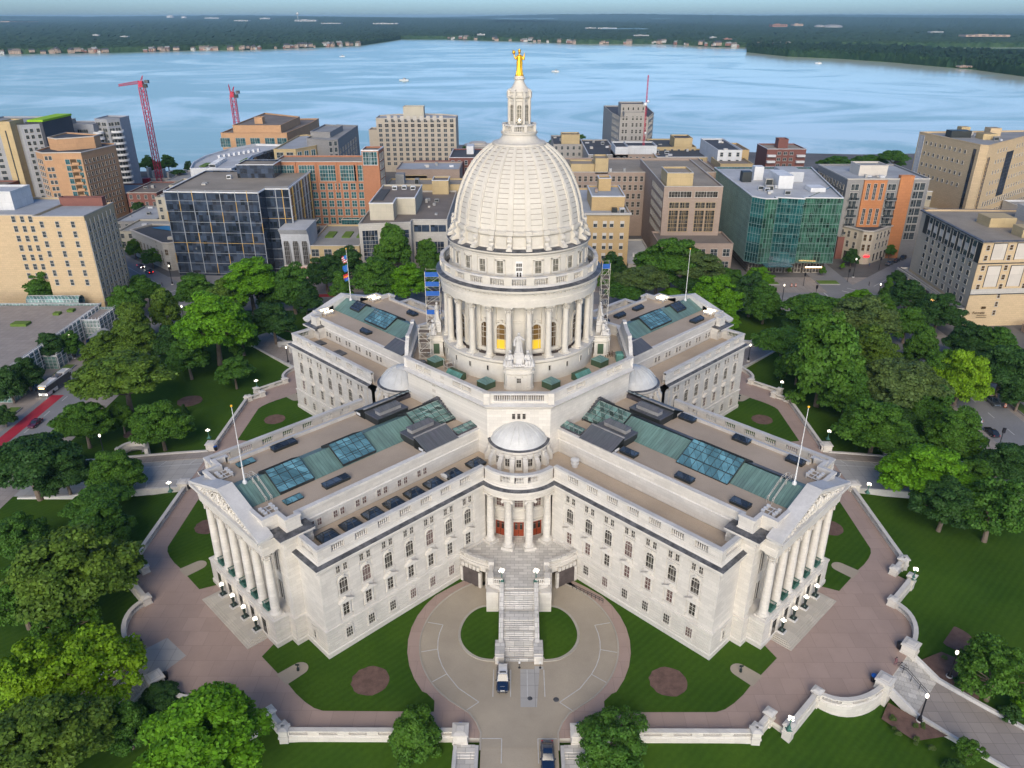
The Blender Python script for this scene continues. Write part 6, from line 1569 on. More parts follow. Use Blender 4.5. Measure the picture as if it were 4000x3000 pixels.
B.unit(107,113,172,186,27.8,33,'white'); B.unit(113.5,122,186,200,27.8,32,'roof_white'); B.unit(96,100,186,190,27.8,32,'darkframe'); B.unit(102,106,190,194,27.8,33.5,'white'); B.unit(103,106,176,179,27.8,31,'frame'); B.unit(118,124,165,172,27.8,29.5,'white'); B.unit(101,104,168,170,27.8,29.8,'frame'); clutter(B,98,110,160,176,27.8,8,4)
b2 = B.mb('canopy', ['tealglass']); b2.box(-10,1,-8.5,-3,5.2,5.6)
for k in range(8): B.wins((94,157),(125,156),[2+3.7*k],[-2.7],2.6,3.6,'tall','frame','darkglass')
t_ = MB(); t_.box(6.5,13,-6.9,-6.8,4.6,5.0); t_.build('yellow_sign_strip', 'warmlamp', B.r); B.done()
# --- B24 red brick balconied tower
B = Bld('brick_apartment_tower', 'red brick apartment tower with white balconies near the lake', 'building', 150, 292)
B.box(138.5,160,292,312,25.6,'red_brick','roof_tan',cop='white'); B.box(146,151.5,298,304,30,'red_brick','roof_tan',z0=25)
for k in range(8):
    for x in (138.6,154.8): 
        q = MB(); q.box(x-150,x-150+4.6,-1.8,0,3.2*k+2,3.2*k+3.1); q.build('balcony','white',B.r)
B.wins((138.5,292),(160,292),[6.8,10.2,13.6],fl(0,8,3.2),1.9,1.5,'double','frame'); B.done()
# --- B25 orange and grey condos
B = Bld('orange_grey_condos', 'condominium block with orange brick panels, grey bays and balconies', 'building', 150, 180)
B.poly([(137.6,178),(172,178.5),(172.3,213),(137.8,213)],30.8,'grey_brick','roof_blue',cop='frame'); B.box(144.6,154,177.4,179,30.2,'orange_panel','roof_grey'); B.box(159.4,165,177.6,180,32,'orange_panel','roof_grey')
B.box(146,158,188,198,34.5,'pale_panel','roof_grey',z0=30); B.box(137.4,147,176.5,180,6.5,'red_brick','roof_grey')
for k in range(3):
    for j,z in enumerate((22.2,11.8)): B.wins((144.6,177.4),(154,177.4),[1.9+2.8*k],[z],1.3,6.6,'tall','frame','cityglass')
B.wins((137.6,178),(144.5,178),[3.6],fl(8.5,6,3.5),3.2,2.5,'tall','frame','cityglass'); B.wins((137.6,178),(172,178.4),[19],fl(8.5,6,3.5),3.4,2.5,'tall','frame','cityglass'); B.wins((137.6,178),(172,178.4),[30.6],fl(5,7,3.5),4.6,2.9,'tall','frame','cityglass')
for k in range(5):
    for x in (139.0,154.8): q = MB(); q.box(x-150,x-150+4.2,-3.4,-2.0,10.4+3.6*k,10.7+3.6*k); q.box(x-150,x-150+4.2,-3.45,-3.38,10.7+3.6*k,11.7+3.6*k,1); q.build('balcony',['roof_grey','cityglass'],B.r)
for k in range(10): B.wins((137.8,213),(137.6,178),[2+3.3*k],fl(12,5,3.4),1.2,2.2,'sash')
clutter(B,146,168,182,186,30.2,5,9); B.done()
# --- B26 flatiron
B = Bld('flatiron_building', 'three-storey beige wedge-shaped corner building with rounded front and dark roof', 'building', 147, 168)
nose = [(143.6,171.0),(144.4,169.2),(146.2,168.2),(148.4,168.4),(150,169.6)]
fi = nose+[(172,190),(158,199),(138,199),(131.5,191)]
fi = [(131.8,190)]+nose+[(171,187),(171,196),(136,196)]
B.poly(fi,11.3,'light_stone' if False else 'beige_concrete','roof_dark',cop='light_stone',corn=.5)
for p0,p1,n_ in (((131.8,190),(143.6,171.0),7),((150,169.6),(171,187),9)): B.wins(p0,p1,n_,[7.0,2.8],1.3,2.6,'sash','light_stone','darkglass'); B.wins(p0,p1,n_,[-2.2],1.7,3.2,'plain','light_stone','darkglass')
B.wins((144.4,169.2),(146.2,168.2),1,[7.0,2.8],1.2,2.6,'sash','light_stone','brownglass'); B.wins((146.2,168.2),(148.4,168.4),1,[7.0,2.8],1.2,2.6,'sash','light_stone','brownglass')
q = MB(); q.box(-1.2,1.2,-.4,-.1,3.2,3.9); q.build('red_sign','redsign',B.r); B.unit(146,150,182,185,10.6,12.2,'white'); B.unit(151,153,184,187,10.6,12,'white'); B.unit(139,141,184,186,10.6,13,'yellow_brick'); B.done()
# --- B27 bright orange and yellow corner blocks
B = Bld('orange_balcony_block', 'bright orange-red block with open balconies beside the wedge building', 'building', 178, 195)
B.poly([(171.3,187.2),(183,197),(183,212),(171.3,212)],12.5,'bright_orange','roof_grey'); B.wins((171.3,187.2),(183,197),3,[8,3.5,-1],3.2,3.0,'tall','bright_orange','darkglass')
for z in (8.5,4.2): q = MB(); q.T = Matrix.Translation((-6.7,-7.8,z-GZ)) @ Matrix.Rotation(radians(40),4,'Z'); q.box(1,14,-1.2,0,0,.25); q.box(1,14,-1.25,-1.15,.25,1.2,1); q.T = None; q.build('balcony',['bright_orange','cityglass'],B.r)
B.done()
B = Bld('yellow_turret_building', 'yellow brick building with an octagonal corner turret and planted roof', 'building', 192, 212)
B.poly(circ(190,208,5,8),13,'yellow_brick','roof_grey',cop='light_stone',corn=.4); B.box(186,215,210,232,15,'yellow_brick','roof_dark',cop='light_stone'); 
for k in range(3): B.wins((188.2,203.4),(191.8,203.4),[1.8],[9-4*k],1.3,2.4,'sash','light_stone')
B.done()
B = Bld('flat_tan_block', 'low tan block with white-edged grey roof behind the wedge building', 'building', 190, 215)
B.poly([(176,216),(196,205),(214,222),(214,245),(176,245)],19.5,'cream_wall','roof_blue',cop='white'); B.wins((176,216),(196,205),5,[15.5],3,1.8,'double','white'); g = MB(); g.box(2,10,-6,-3,22,24.2); g.build('roof_hedge','greenroof',B.r); B.done()
# --- B29 large tan government building upper right
B = Bld('tan_government_building', 'huge tan office block at the upper right with small square windows and dark glass slots', 'building', 200, 200)
g0, g1, g2 = (187.2,226),(193.8,186),(247,229)
B.poly([g0,g1,(196.5,184.5),g2,(240,231)],43.3,'warm_tan','roof_grey',corn=.1); 
B.wins(g0,g1,[6.5+3.25*k for k in range(9)],[38.6,34,29.2,24.5],1.1,1.3,'plain','frame','darkglass'); B.wins(g0,g1,[38.0],[8],1.6,33,'tall','darkframe','curtain_dark'); B.wins(g0,g1,[2.6],[4],3.4,38,'tall','roof_white','roof_blue')
B.wins((196.5,184.5),g2,[12+3.2*k for k in range(16) if not 3 < k < 7],[39,34.5,30,25.5,21],1.0,1.3,'plain','frame','darkglass'); B.wins((196.5,184.5),g2,[27.5],[19],8,19,'tall','darkframe','curtain_dark'); B.wins((196.5,184.5),g2,[3.0],[4],3.0,34,'tall','yellow_brick','curtain_dark'); B.wins((196.5,184.5),g2,[10+2.8*k for k in range(20)],[16,11],1.3,2.2,'plain','frame','darkglass')
B.unit(194,203,211,216,42.6,45.5,'darkframe'); B.unit(205,211,205,211,42.6,45,'ochre_wall'); B.unit(203,207,220,224,42.6,46,'ochre_wall'); B.unit(214,219,216,221,42.6,46,'warm_tan'); clutter(B,197,212,200,222,42.6,6,3); B.done(96)
# --- B30 hotel at the right edge
B = Bld('corner_hotel', 'large tan hotel at the right edge with blank white panels and a stone arcade base', 'hotel', 152, 98)
h0, h1, h2 = (151.3,139.5),(150.1,95.6),(196,99.5)
B.poly([(154,141),h0,h1,h2,(196,140)],26.5,'warm_tan','roof_tan',cop='slate',corn=.7)
B.poly([(148.6,142.5),(147.8,97.0),(150.2,96.5),(153,142)],3.7,'light_stone','roof_grey',cop='slate')
b = B.mb('side_wall', ['beige_concrete','darkframe']); 
b.poly3([(-.73,41.3,6.9),(-1.98,-2.3,6.9),(-1.98,-2.3,28.8),(-.73,41.3,28.8)][::1],0)
b.poly3([(-.9,38,22.0),(-2.02,-2.4,22.0),(-2.02,-2.4,28.6),(-.9,38,28.6)],1)
B.wins((151.2,139.5),(149.98,95.6),[8.5+4.45*k for k in range(8)],[4.6+3.05*k for k in range(5)],1.9,1.8,'plain','frame','cityglass'); B.wins((151.15,139.5),(149.93,95.6),[8.5+4.45*k for k in range(8)],[19.4],2.6,1.7,'plain','light_stone','cityglass'); B.wins((151.15,139.5),(149.93,95.6),[8.5+4.45*k for k in range(8)],[23.6],2.6,1.9,'plain','light_stone','cityglass'); B.wins((151.15,139.5),(149.93,95.6),[8.5+4.45*k for k in range(8)],[21.3],2.6,2.1,'plain','light_stone','pale_panel')
B.wins(h1,h2,[2.0,9.9,18.0,25.9,34],[23.4,20.0,16.6,13.4,10.2],1.2,1.6,'sash','frame','brownglass'); B.wins(h1,h2,[10.2],[7,4,1],1.0,1.6,'sash','frame','brownglass')
q = MB()
for u,zz0,zz1 in ((6.0,20.2,25.5),(6.0,11,18),(14,20.2,25.5),(14,11,18),(22,20.2,25.5),(22,11,18)):
    q.T = Matrix.Translation((h1[0]-B.x,h1[1]-B.y,-GZ)) @ Matrix.Rotation(atan2(h2[1]-h1[1],h2[0]-h1[0]),4,'Z'); q.box(u-2.2,u+2.2,-.12,0,zz0,zz1,0); q.box(u-2.4,u-2.2,-.16,0,zz0-.2,zz1+.2,1); q.box(u+2.2,u+2.4,-.16,0,zz0-.2,zz1+.2,1); q.box(u-2.4,u+2.4,-.16,0,zz1,zz1+.2,1)
q.box(0,46,-.2,0,18.8,19.1,1); q.box(0,46,-.2,0,8.2,8.5,1); q.box(0,46,-.12,0,8.5,10.2,2); q.T = None; q.build('blank_panel',['pale_panel','darkframe','light_stone'],B.r)
b = B.mb('arcade_pier', ['light_stone','darkglass'])
for k in range(11): b.box(-4.3+.07*k*0-.1,-3.6,-1+4.3*k,0.2+4.3*k,-2,6.4,0)
b.box(-4.1,-3.9,-1,44,-1.5,5.6,1); b.box(-4.3,-3.8,-1,44,5.6,6.7,0); b.box(-4.3,-3.8,-1,44,2.0,2.5,0)
for y in (102,112,122,131): q = MB(); q.box(-4.7,-4.3,y-98,y-97.5,2.6,4.3); q.build('wall_lantern','warmlamp',B.r)
B.unit(163,172,116,124,25.8,29,'ochre_wall'); B.unit(166,176,102,108,25.8,29,'ochre_wall'); B.unit(180,190,120,130,25.8,31,'light_stone')
text_part('Fermata', 1.3, (h1[0]-B.x+4.6,h1[1]-B.y-.0,4.6), radians(5), 'brownglass', B.r, 'hotel_sign')
q = MB(); q.box(2.3,5.6,-2.35,-2.25,4.0,4.15); q.box(2.2,5.7,-2.35,-2.25,3.3,3.45); q.box(3.2,4.6,-2.45,-2.3,6.4,7.2); q.build('sign_strokes','brownglass',B.r)
B.done(96)
b = MB(); b.tube([(0,0,0),(0,0,6)],.12,6); b.tube([(2,1.5,0),(2,1.5,8)],.1,6)
for k in range(4): b.ball((0,.2,2+1.2*k),.35,0,6); b.box(1.7,2.3,1.1,1.4,3+1.3*k,4+1.3*k)
tag(b.build('roof_antenna','white',None,(172,105,26)), 'cluster of white antennas on the right hotel roof', 'antenna')
# --- B3 tan condo
B = Bld('tan_condo_tower', 'tan brick condominium tower with a bowed crown and dark glass balcony bay', 'building', -220, 238)
B.poly([(-236,240),(-229,233.5),(-220,235),(-211,235),(-206.3,260),(-208,264),(-236,270)],32.6,'orange_tan','roof_dark',cop='pale_panel',corn=.5); B.poly([(-233,248),(-226,243),(-219,247),(-212,252),(-212,258),(-233,266)],37.8,'orange_tan','roof_dark',z0=31,cop='pale_panel')
B.wins((-229,233.5),(-220,235),[1.4,3.2],[29]+fl(2,8,3.1),1.4,1.8,'plain','frame'); B.wins((-220,235),(-211,235),[1.6],fl(2,9,3.1),2.2,2.3,'plain','frame','tealglass'); B.wins((-220,235),(-211,235),[4.4],fl(2,9,3.1),3.0,2.4,'plain','orange_tan','brownglass'); B.wins((-220,235),(-211,235),[7.2],fl(2,9,3.1),2.0,2.3,'plain','frame','tealglass')
B.wins((-211,235),(-206.3,260),[2.0+2.9*k for k in range(8)],fl(-1,10,3.1),1.3,1.7,'sash','frame','brownglass'); B.wins((-236,240),(-229,233.5),[2,4.5,7],fl(-1,10,3.1),1.8,2.0,'plain','frame','cityglass')
for k in range(9): q = MB(); q.box(4.0,7.4,-4.1,-3.0,4.8+3.1*k,5.9+3.1*k); q.build('balcony','orange_tan',B.r)
B.done()
# --- B4 silver condos behind
B = Bld('silver_condo_tower', 'silver-grey condominium towers with rounded white balconies at the lake edge', 'building', -250, 310)
B.box(-264,-241,309,325,36.5,'silver_panel','roof_grey'); B.poly([(-243,316),(-234,312),(-229.5,318),(-229.5,330),(-243,332)],38.8,'silver_panel','roof_grey'); B.box(-262,-256,310,320,38.4,'grey_brick','roof_grey',z0=35)
B.wins((-264,309),(-241,309),[4.5,16.5],fl(3,10,3.2),6.0,1.8,'tall','frame','cityglass'); B.wins((-243,316),(-234,312),[2.5,7],fl(3,11,3.2),3.4,1.8,'tall','frame','cityglass'); B.wins((-234,312),(-229.5,318),[2,5.5],fl(3,11,3.2),3,1.8,'tall','frame','cityglass')
for k in range(11): q = MB(); q.lathe([(.1,2.2+3.2*k),(3.6,2.2+3.2*k),(3.6,3.4+3.2*k),(3.4,3.4+3.2*k)],14,(19.0,5.5)); q.lathe([(.1,2.2+3.2*k),(2.8,2.2+3.2*k),(2.8,3.4+3.2*k)],12,(10.5,.5)); q.build('round_balcony','white',B.r)
B.done()
# --- B5 dark, white and lime apartments
B = Bld('lime_edged_apartments', 'tall white and black apartment block with a yellow spine and lime roof edge', 'building', -262, 270)
B.poly([(-285,268),(-269.6,273),(-256,266),(-247.5,272),(-249,300),(-285,300)],41.8,'silver_panel','roof_grey',cop='roof_dark'); B.box(-256,-247.3,271,300,42,'dark_panel','roof_grey',z0=29); B.box(-265,-258.6,262,274,43.5,'ochre_wall','roof_grey'); b = B.mb('lime_edge', ['lime']); b.box(7,15.2,1,30,45.2,46.2); b.box(-23,-15,-1.5,-1.2,5,5.8); b.box(-23,-15,-1.5,-1.2,8,8.8); b.box(-23,-15,-1.5,-1.2,11,11.8)
q = B.mb('dark_slot', ['darkframe']); q.box(-.1,.5,-8.15,-7.95,2,42)
B.wins((-285,268),(-269.6,273),[3,7,11],fl(0,13,3.1),2.6,1.7,'plain','frame','cityglass'); B.wins((-269.6,273),(-256,266),[2.2],fl(0,13,3.1),3.0,2.2,'plain','frame','brownglass'); B.wins((-256,266),(-247.5,272),[2,4.5,7.5],fl(0,13,3.1),1.6,1.9,'plain','frame','cityglass')
B.done()
b = Bld('red_brick_block','dark red brick block at the left edge with lime stripes beside it','building',-275,240); b.box(-290,-262,240,262,14,'red_brick','roof_brown'); b.wins((-290,240),(-262,240),8,[9,5,1],1.4,2,'sash'); b.done()
low('brick_workshop','low red brick building with a flat brown roof under the crane',[(-203,-187.5,255,285,9.1,'red_brick','roof_brown',None,'pale_panel')],11,2)
low('blank_cream_block','plain cream block with blank stained wall left of the glass office',[(-170,-158.5,215,232,15.2,'cream_wall','roof_grey'),(-165,-156,221,238,19.5,'cream_wall','roof_white')],12,2)
low('red_brick_annex','small red brick annex behind the tan condominium tower',[(-222,-204,262,290,7,'red_brick','roof_grey')],21,2)
# --- B8 corner bank with blue tarpaulin
B = Bld('corner_bank', 'low pale stone wedge-shaped bank with columns and a blue tarpaulin on its dark roof', 'building', -143, 160)
B.poly([(-144.6,158.6),(-142.0,158.2),(-139.6,160),(-137,172),(-138,188),(-162,190),(-167,180)],8.8,'light_stone','roof_dark',cop='pale_panel',corn=.4)
t_ = B.mb('blue_tarpaulin', ['tarp']); t_.poly3([(-17,24,11.4),(-6,19,11.4),(-3,23,11.4),(-12,28,11.4)])
B.wins((-144.6,158.6),(-142.0,158.2),1,[3.5],1.4,2.4,'grid','frame','brownglass'); B.wins((-144.6,158.6),(-142.0,158.2),1,[-2.6],1.6,3.4,'plain','frame','darkglass'); B.wins((-139.6,160),(-137,172),5,[-1],1.3,7,'tall','light_stone','darkglass'); B.wins((-167,180),(-144.6,158.6),9,[-1],1.2,6,'tall','light_stone','darkglass')
B.box(-148,-143,180,187,12,'white_wall','roof_grey',z0=8); clutter(B,-146,-140,165,178,8.2,4,6); B.done()
low('row_of_low_roofs','row of low cream shops with cluttered grey roofs behind the bank',[(-178,-150,190,212,5.5,'cream_wall','roof_grey')],31,9)
low('grey_shed_roofs','grey flat-roofed low building between bank and brick block',[(-190,-172,212,245,4.5,'grey_brick','roof_blue')],32,6)
# --- fill blocks further back, partly seen between the others
low('mid_brick_block','dull brick block seen between hotel slab and museum roofs',[(-58,-30,282,300,18,'red_brick','roof_grey')],41,3)
low('shore_terrace_block','low concrete terrace building on the lake shore left of the dome',[(-24,10,405,440,4,'light_stone','roof_grey')],42,2)
low('shore_block','low flat building by the shore under the crane',[(-215,-180,330,365,1,'light_stone','roof_grey')],43,5)
low('right_low_block','low brown block behind the right hotel',[(205,240,150,180,12,'brown_tan','roof_tan')],44,4)
low('white_grid_block','white gridded apartment block at the right edge behind the hotel',[(222,260,188,206,16,'white_wall','roof_grey')],45,3)
low('single_storey_annex','single-storey dark-roofed annex of the right hotel at the frame edge',[(168,200,80,92,-.5,'brown_tan','roof_blue')],46,2)
# cranes
def crane(x, y, ztop, label, jib, base=GZ, s=1.0):
    r = thing('tower_crane', label, 'crane', (x,y,base), 0, 'red tower cranes by the lake'); H = ztop-base; b = MB(); hw = 1.45*s
    c = [(-hw,-hw),(hw,-hw),(hw,hw),(-hw,hw)]
    for px,py in c: b.box(px-.2,px+.2,py-.2,py+.2,0,H)
    n = int(H/2.4)
    for k in range(n):
        z0, z1 = H*k/n, H*(k+1)/n
        for i in range(4):
            a, d = c[i], c[(i+1)%4]
            b.tube([(a[0],a[1],z0),(d[0],d[1],z1)] if k % 2 else [(d[0],d[1],z0),(a[0],a[1],z1)], .11, 4); b.tube([(a[0],a[1],z1),(d[0],d[1],z1)], .09, 4)
    b.build('mast', 'cranered', r)
    b = MB(); b.box(-1.5,1.5,-1.5,1.5,H,H+1.6); b.box(-1.2,1.2,-1.2,1.2,H+1.6,H+3.4); b.tube([(.6,0,H+3),(1.6,0,H+6.5)],.25,5); b.tube([(-1,0,H+2),(1.6,0,H+6.5)],.18,5); b.build('slewing_unit','cranered',r)
    b = MB(); b.box(1.3,3.8,-1.9,-.3,H-.2,H+1.9); b.build('cab','darkframe',r); b = MB(); b.box(2.5,4.6,-1.2,1.2,H+2.2,H+4.0); b.build('counterweight','slate',r)
    b = MB(); jx, jz = jib; L = 20; 
    for s_ in (-.6,.6): b.tube([(-1,s_,H+2.0),(jx,s_,H+2.0+jz)],.14,4)
    b.tube([(-1,0,H+3.6),(jx,0,H+3.0+jz)],.16,4)
    for k in range(12):
        t0, t1 = k/12, (k+1)/12; A = (-1+(jx+1)*t0, 0, H+3.6+(jz-.6)*t0)
        for s_ in (-.6,.6): b.tube([(-1+(jx+1)*(t0+t1)/2,s_,H+2+jz*(t0+t1)/2),A],.09,4); b.tube([(-1+(jx+1)*(t0+t1)/2,s_,H+2+jz*(t0+t1)/2),(-1+(jx+1)*t1,0,H+3.6+(jz-.6)*t1)],.09,4)
    b.build('jib','cranered',r)
crane(-227.5, 350, 53.0, 'tall red lattice tower crane with its jib pointing left, before the lake', (-14,-1.5)); crane(-183.5, 380, 44.5, 'smaller red tower crane with raised jib behind the orange-tan block', (-1.6,5.0))
b = MB(); c = [(-.5,-.3),(.5,-.3),(0,.5)]
for px,py in c: b.tube([(px,py,0),(px*.5,py*.5,36)],.09,4)
for k in range(18):
    for i in range(3): a,d = c[i],c[(i+1)%3]; f0,f1 = 1-.5*k/18,1-.5*(k+1)/18; b.tube([(a[0]*f0,a[1]*f0,2*k),(d[0]*f1,d[1]*f1,2*k+2)],.05,4)
r_ = thing('radio_mast','thin red and white radio mast with round dishes on a dark roof','mast',(68.7,285,28)); b.build('lattice','cranered',r_)
b = MB(); b.lathe([(.05,21),(1.0,21),(1.0,21.8),(.05,21.8)],12,(-.8,-.8)); b.ball((-.6,-1.2,21.6),1.0,0,10); b.ball((.8,-.5,23),.7,0,8); b.ball((.5,-.8,7),.6,0,8); b.build('dish','white',r_)
# ================================================================ TREES
def leafmat(name, col, var=.45, trans=.25):
    m, t, b = newmat(name)
    g = N(t, "ShaderNodeNewGeometry"); tc = N(t, "ShaderNodeTexCoord").outputs["Object"]
    n1 = ramp(t, noise(t, tc, 2.2, 3), .35, .65)
    c = mix(t, g.outputs["Random Per Island"], scl(col, 1-var), scl(col, 1+var)); c = mix(t, n1, c, mix(t, .5, c, (col[0]*1.7, col[1]*1.45, col[2]*.8)))
    t.links.new(c, b.inputs["Base Color"]); b.inputs["Roughness"].default_value = .6; b.inputs["Specular IOR Level"].default_value = .25
    tr = N(t, "ShaderNodeBsdfTranslucent"); t.links.new(c, tr.inputs[0]); mx = N(t, "ShaderNodeMixShader"); mx.inputs[0].default_value = trans
    out = t.nodes["Material Output"]; t.links.new(b.outputs[0], mx.inputs[1]); t.links.new(tr.outputs[0], mx.inputs[2]); t.links.new(mx.outputs[0], out.inputs[0])
    M[name] = m
for nm, c in (('leaf_mid',(.062,.155,.018)),('leaf_dark',(.032,.088,.020)),('leaf_bright',(.095,.245,.010)),('leaf_yellow',(.150,.290,.010)),('leaf_olive',(.085,.158,.020)),('leaf_grey',(.085,.140,.040)),('leaf_deep',(.055,.145,.020))): leafmat(nm, c)
def crown_mesh(name, seed, shape='round', nclump=70, nleaf=230, leaf=.062, gap=0.0):
    """unit crown (radius about 1) of many small leaf faces gathered in clumps"""
    r = np.random.default_rng(seed)
    # clump centres on and within a lumpy ellipsoid
    C = []; 
    while len(C) < nclump:
        d = r.normal(size=3); d /= np.linalg.norm(d)
        if d[2] < -.55: continue
        rad = r.uniform(.66,.92) if len(C) < nclump*.78 else r.uniform(.2,.6)
        lump = 1+.22*np.sin(3.1*d[0]+seed)*np.cos(2.7*d[1]+seed*1.7)+.16*np.sin(4.3*d[2]+seed*.9)
        p = d*rad*lump
        if shape == 'flat': p *= (1.12,1.12,.55)
        elif shape == 'tall': p *= (.82,.82,1.15)
        elif shape == 'cone': k = 1-.55*(p[2]+.6); p = p*(max(.25,k),max(.25,k),1.25)
        elif shape == 'open': p *= (1.05,1.05,.85)
        C.append(p)
    C = np.array(C); V = []; 
    for i, c in enumerate(C):
        rc = r.uniform(.11,.27)*(0.9 if shape in ('open',) else 1.0)
        n = int(nleaf*(rc/.2)**2*(1-gap))
        d = r.normal(size=(n,3)); d /= np.linalg.norm(d,axis=1)[:,None]
        d[:,2] = np.where(d[:,2] < -.3, -d[:,2]*.6, d[:,2]); rr = rc*r.uniform(.55,1.05,size=n)**.6
        p = c+d*rr[:,None]*np.array([1.15,1.15,.8])
        nrm = d+r.normal(size=(n,3))*.55+np.array([0,0,.35]); nrm /= np.linalg.norm(nrm,axis=1)[:,None]
        u = np.cross(nrm, r.normal(size=(n,3))); u /= np.linalg.norm(u,axis=1)[:,None]; v = np.cross(nrm,u)
        s_ = leaf*r.uniform(.6,1.35,size=n)[:,None]
        q = np.stack([p-u*s_-v*s_*.55, p+u*s_*.2-v*s_*.75, p+u*s_+v*s_*.35, p-u*s_*.3+v*s_*.8],1)
        V.append(q.reshape(-1,3))
    V = np.concatenate(V); nq = len(V)//4
    me = bpy.data.meshes.new(name); me.vertices.add(len(V)); me.vertices.foreach_set('co', V.astype(np.float32).ravel())
    me.loops.add(nq*4); me.loops.foreach_set('vertex_index', np.arange(nq*4,dtype=np.int32)); me.polygons.add(nq)
    me.polygons.foreach_set('loop_start', np.arange(0,nq*4,4,dtype=np.int32)); me.update(calc_edges=True); me.materials.append(M['leaf_mid'])
    return me, C
def trunk_mesh(name, seed, C, hgt=1.0, r0=.075, fork=.35):
    r = random.Random(seed); b = MB(); base = -1.25*hgt
    top = (r.uniform(-.05,.05), r.uniform(-.05,.05), base+.75)
    b.tube([(0,0,base-.15),(0,0,base),(top[0]*.5,top[1]*.5,base+.35),top], [r0*1.5,r0*1.1,r0*.9,r0*.75], 9)
    idx = sorted(range(len(C)), key=lambda i: -np.linalg.norm(C[i][:2]))[:26:2]
    for k, i in enumerate(idx):
        c = C[i]; m_ = (c[0]*.45+top[0]+r.uniform(-.05,.05), c[1]*.45+top[1]+r.uniform(-.05,.05), top[2]+(c[2]-top[2])*.55)
        b.tube([top, m_, (c[0]*.92,c[1]*.92,c[2])], [r0*.6,r0*.3,r0*.08], 6)
    me_o = b.build('trunk', 'wood', None, smooth=True); me = me_o.data; bpy.data.objects.remove(me_o); return me
PROTO = {}
for i, (k, sh, nc, nl, lf, gp) in enumerate((('round','round',150,230,.040,0),('round2','round',165,215,.038,0),('flat','flat',135,220,.041,.05),('tall','tall',140,220,.041,0),('cone','cone',110,220,.045,0),('open','open',105,170,.041,.12),('small','round',60,120,.07,0))):
    me, C = crown_mesh('crown_'+k, 10+i*7, sh, nc, nl, lf, gp); tm = trunk_mesh('trunk_'+k, i, C, 1.0 if k != 'small' else 1.15); PROTO[k] = (me, tm)
def tree(x, y, z, R, kind, mat, label, group, base=None, rz=None, sz=1.0, name='park_tree', hmul=1.25):
    r = thing(name, label, 'tree', (x,y,base if base is not None else z-hmul*R), 0, group)
    cz = z-r.location.z; me, tm = PROTO[kind]; rz = random.uniform(0,6.28) if rz is None else rz
    c = bpy.data.objects.new('crown', me); COL.objects.link(c); c.parent = r; c.location = (0,0,cz); c.scale = (R,R,R*sz); c.rotation_euler = (0,0,rz)
    c.material_slots[0].link = 'OBJECT'; c.material_slots[0].material = M[mat]
    t = bpy.data.objects.new('trunk', tm); COL.objects.link(t); t.parent = r; t.location = (0,0,cz); k = cz/1.25; t.scale = (R,R,k); t.rotation_euler = (0,0,rz)
    return r
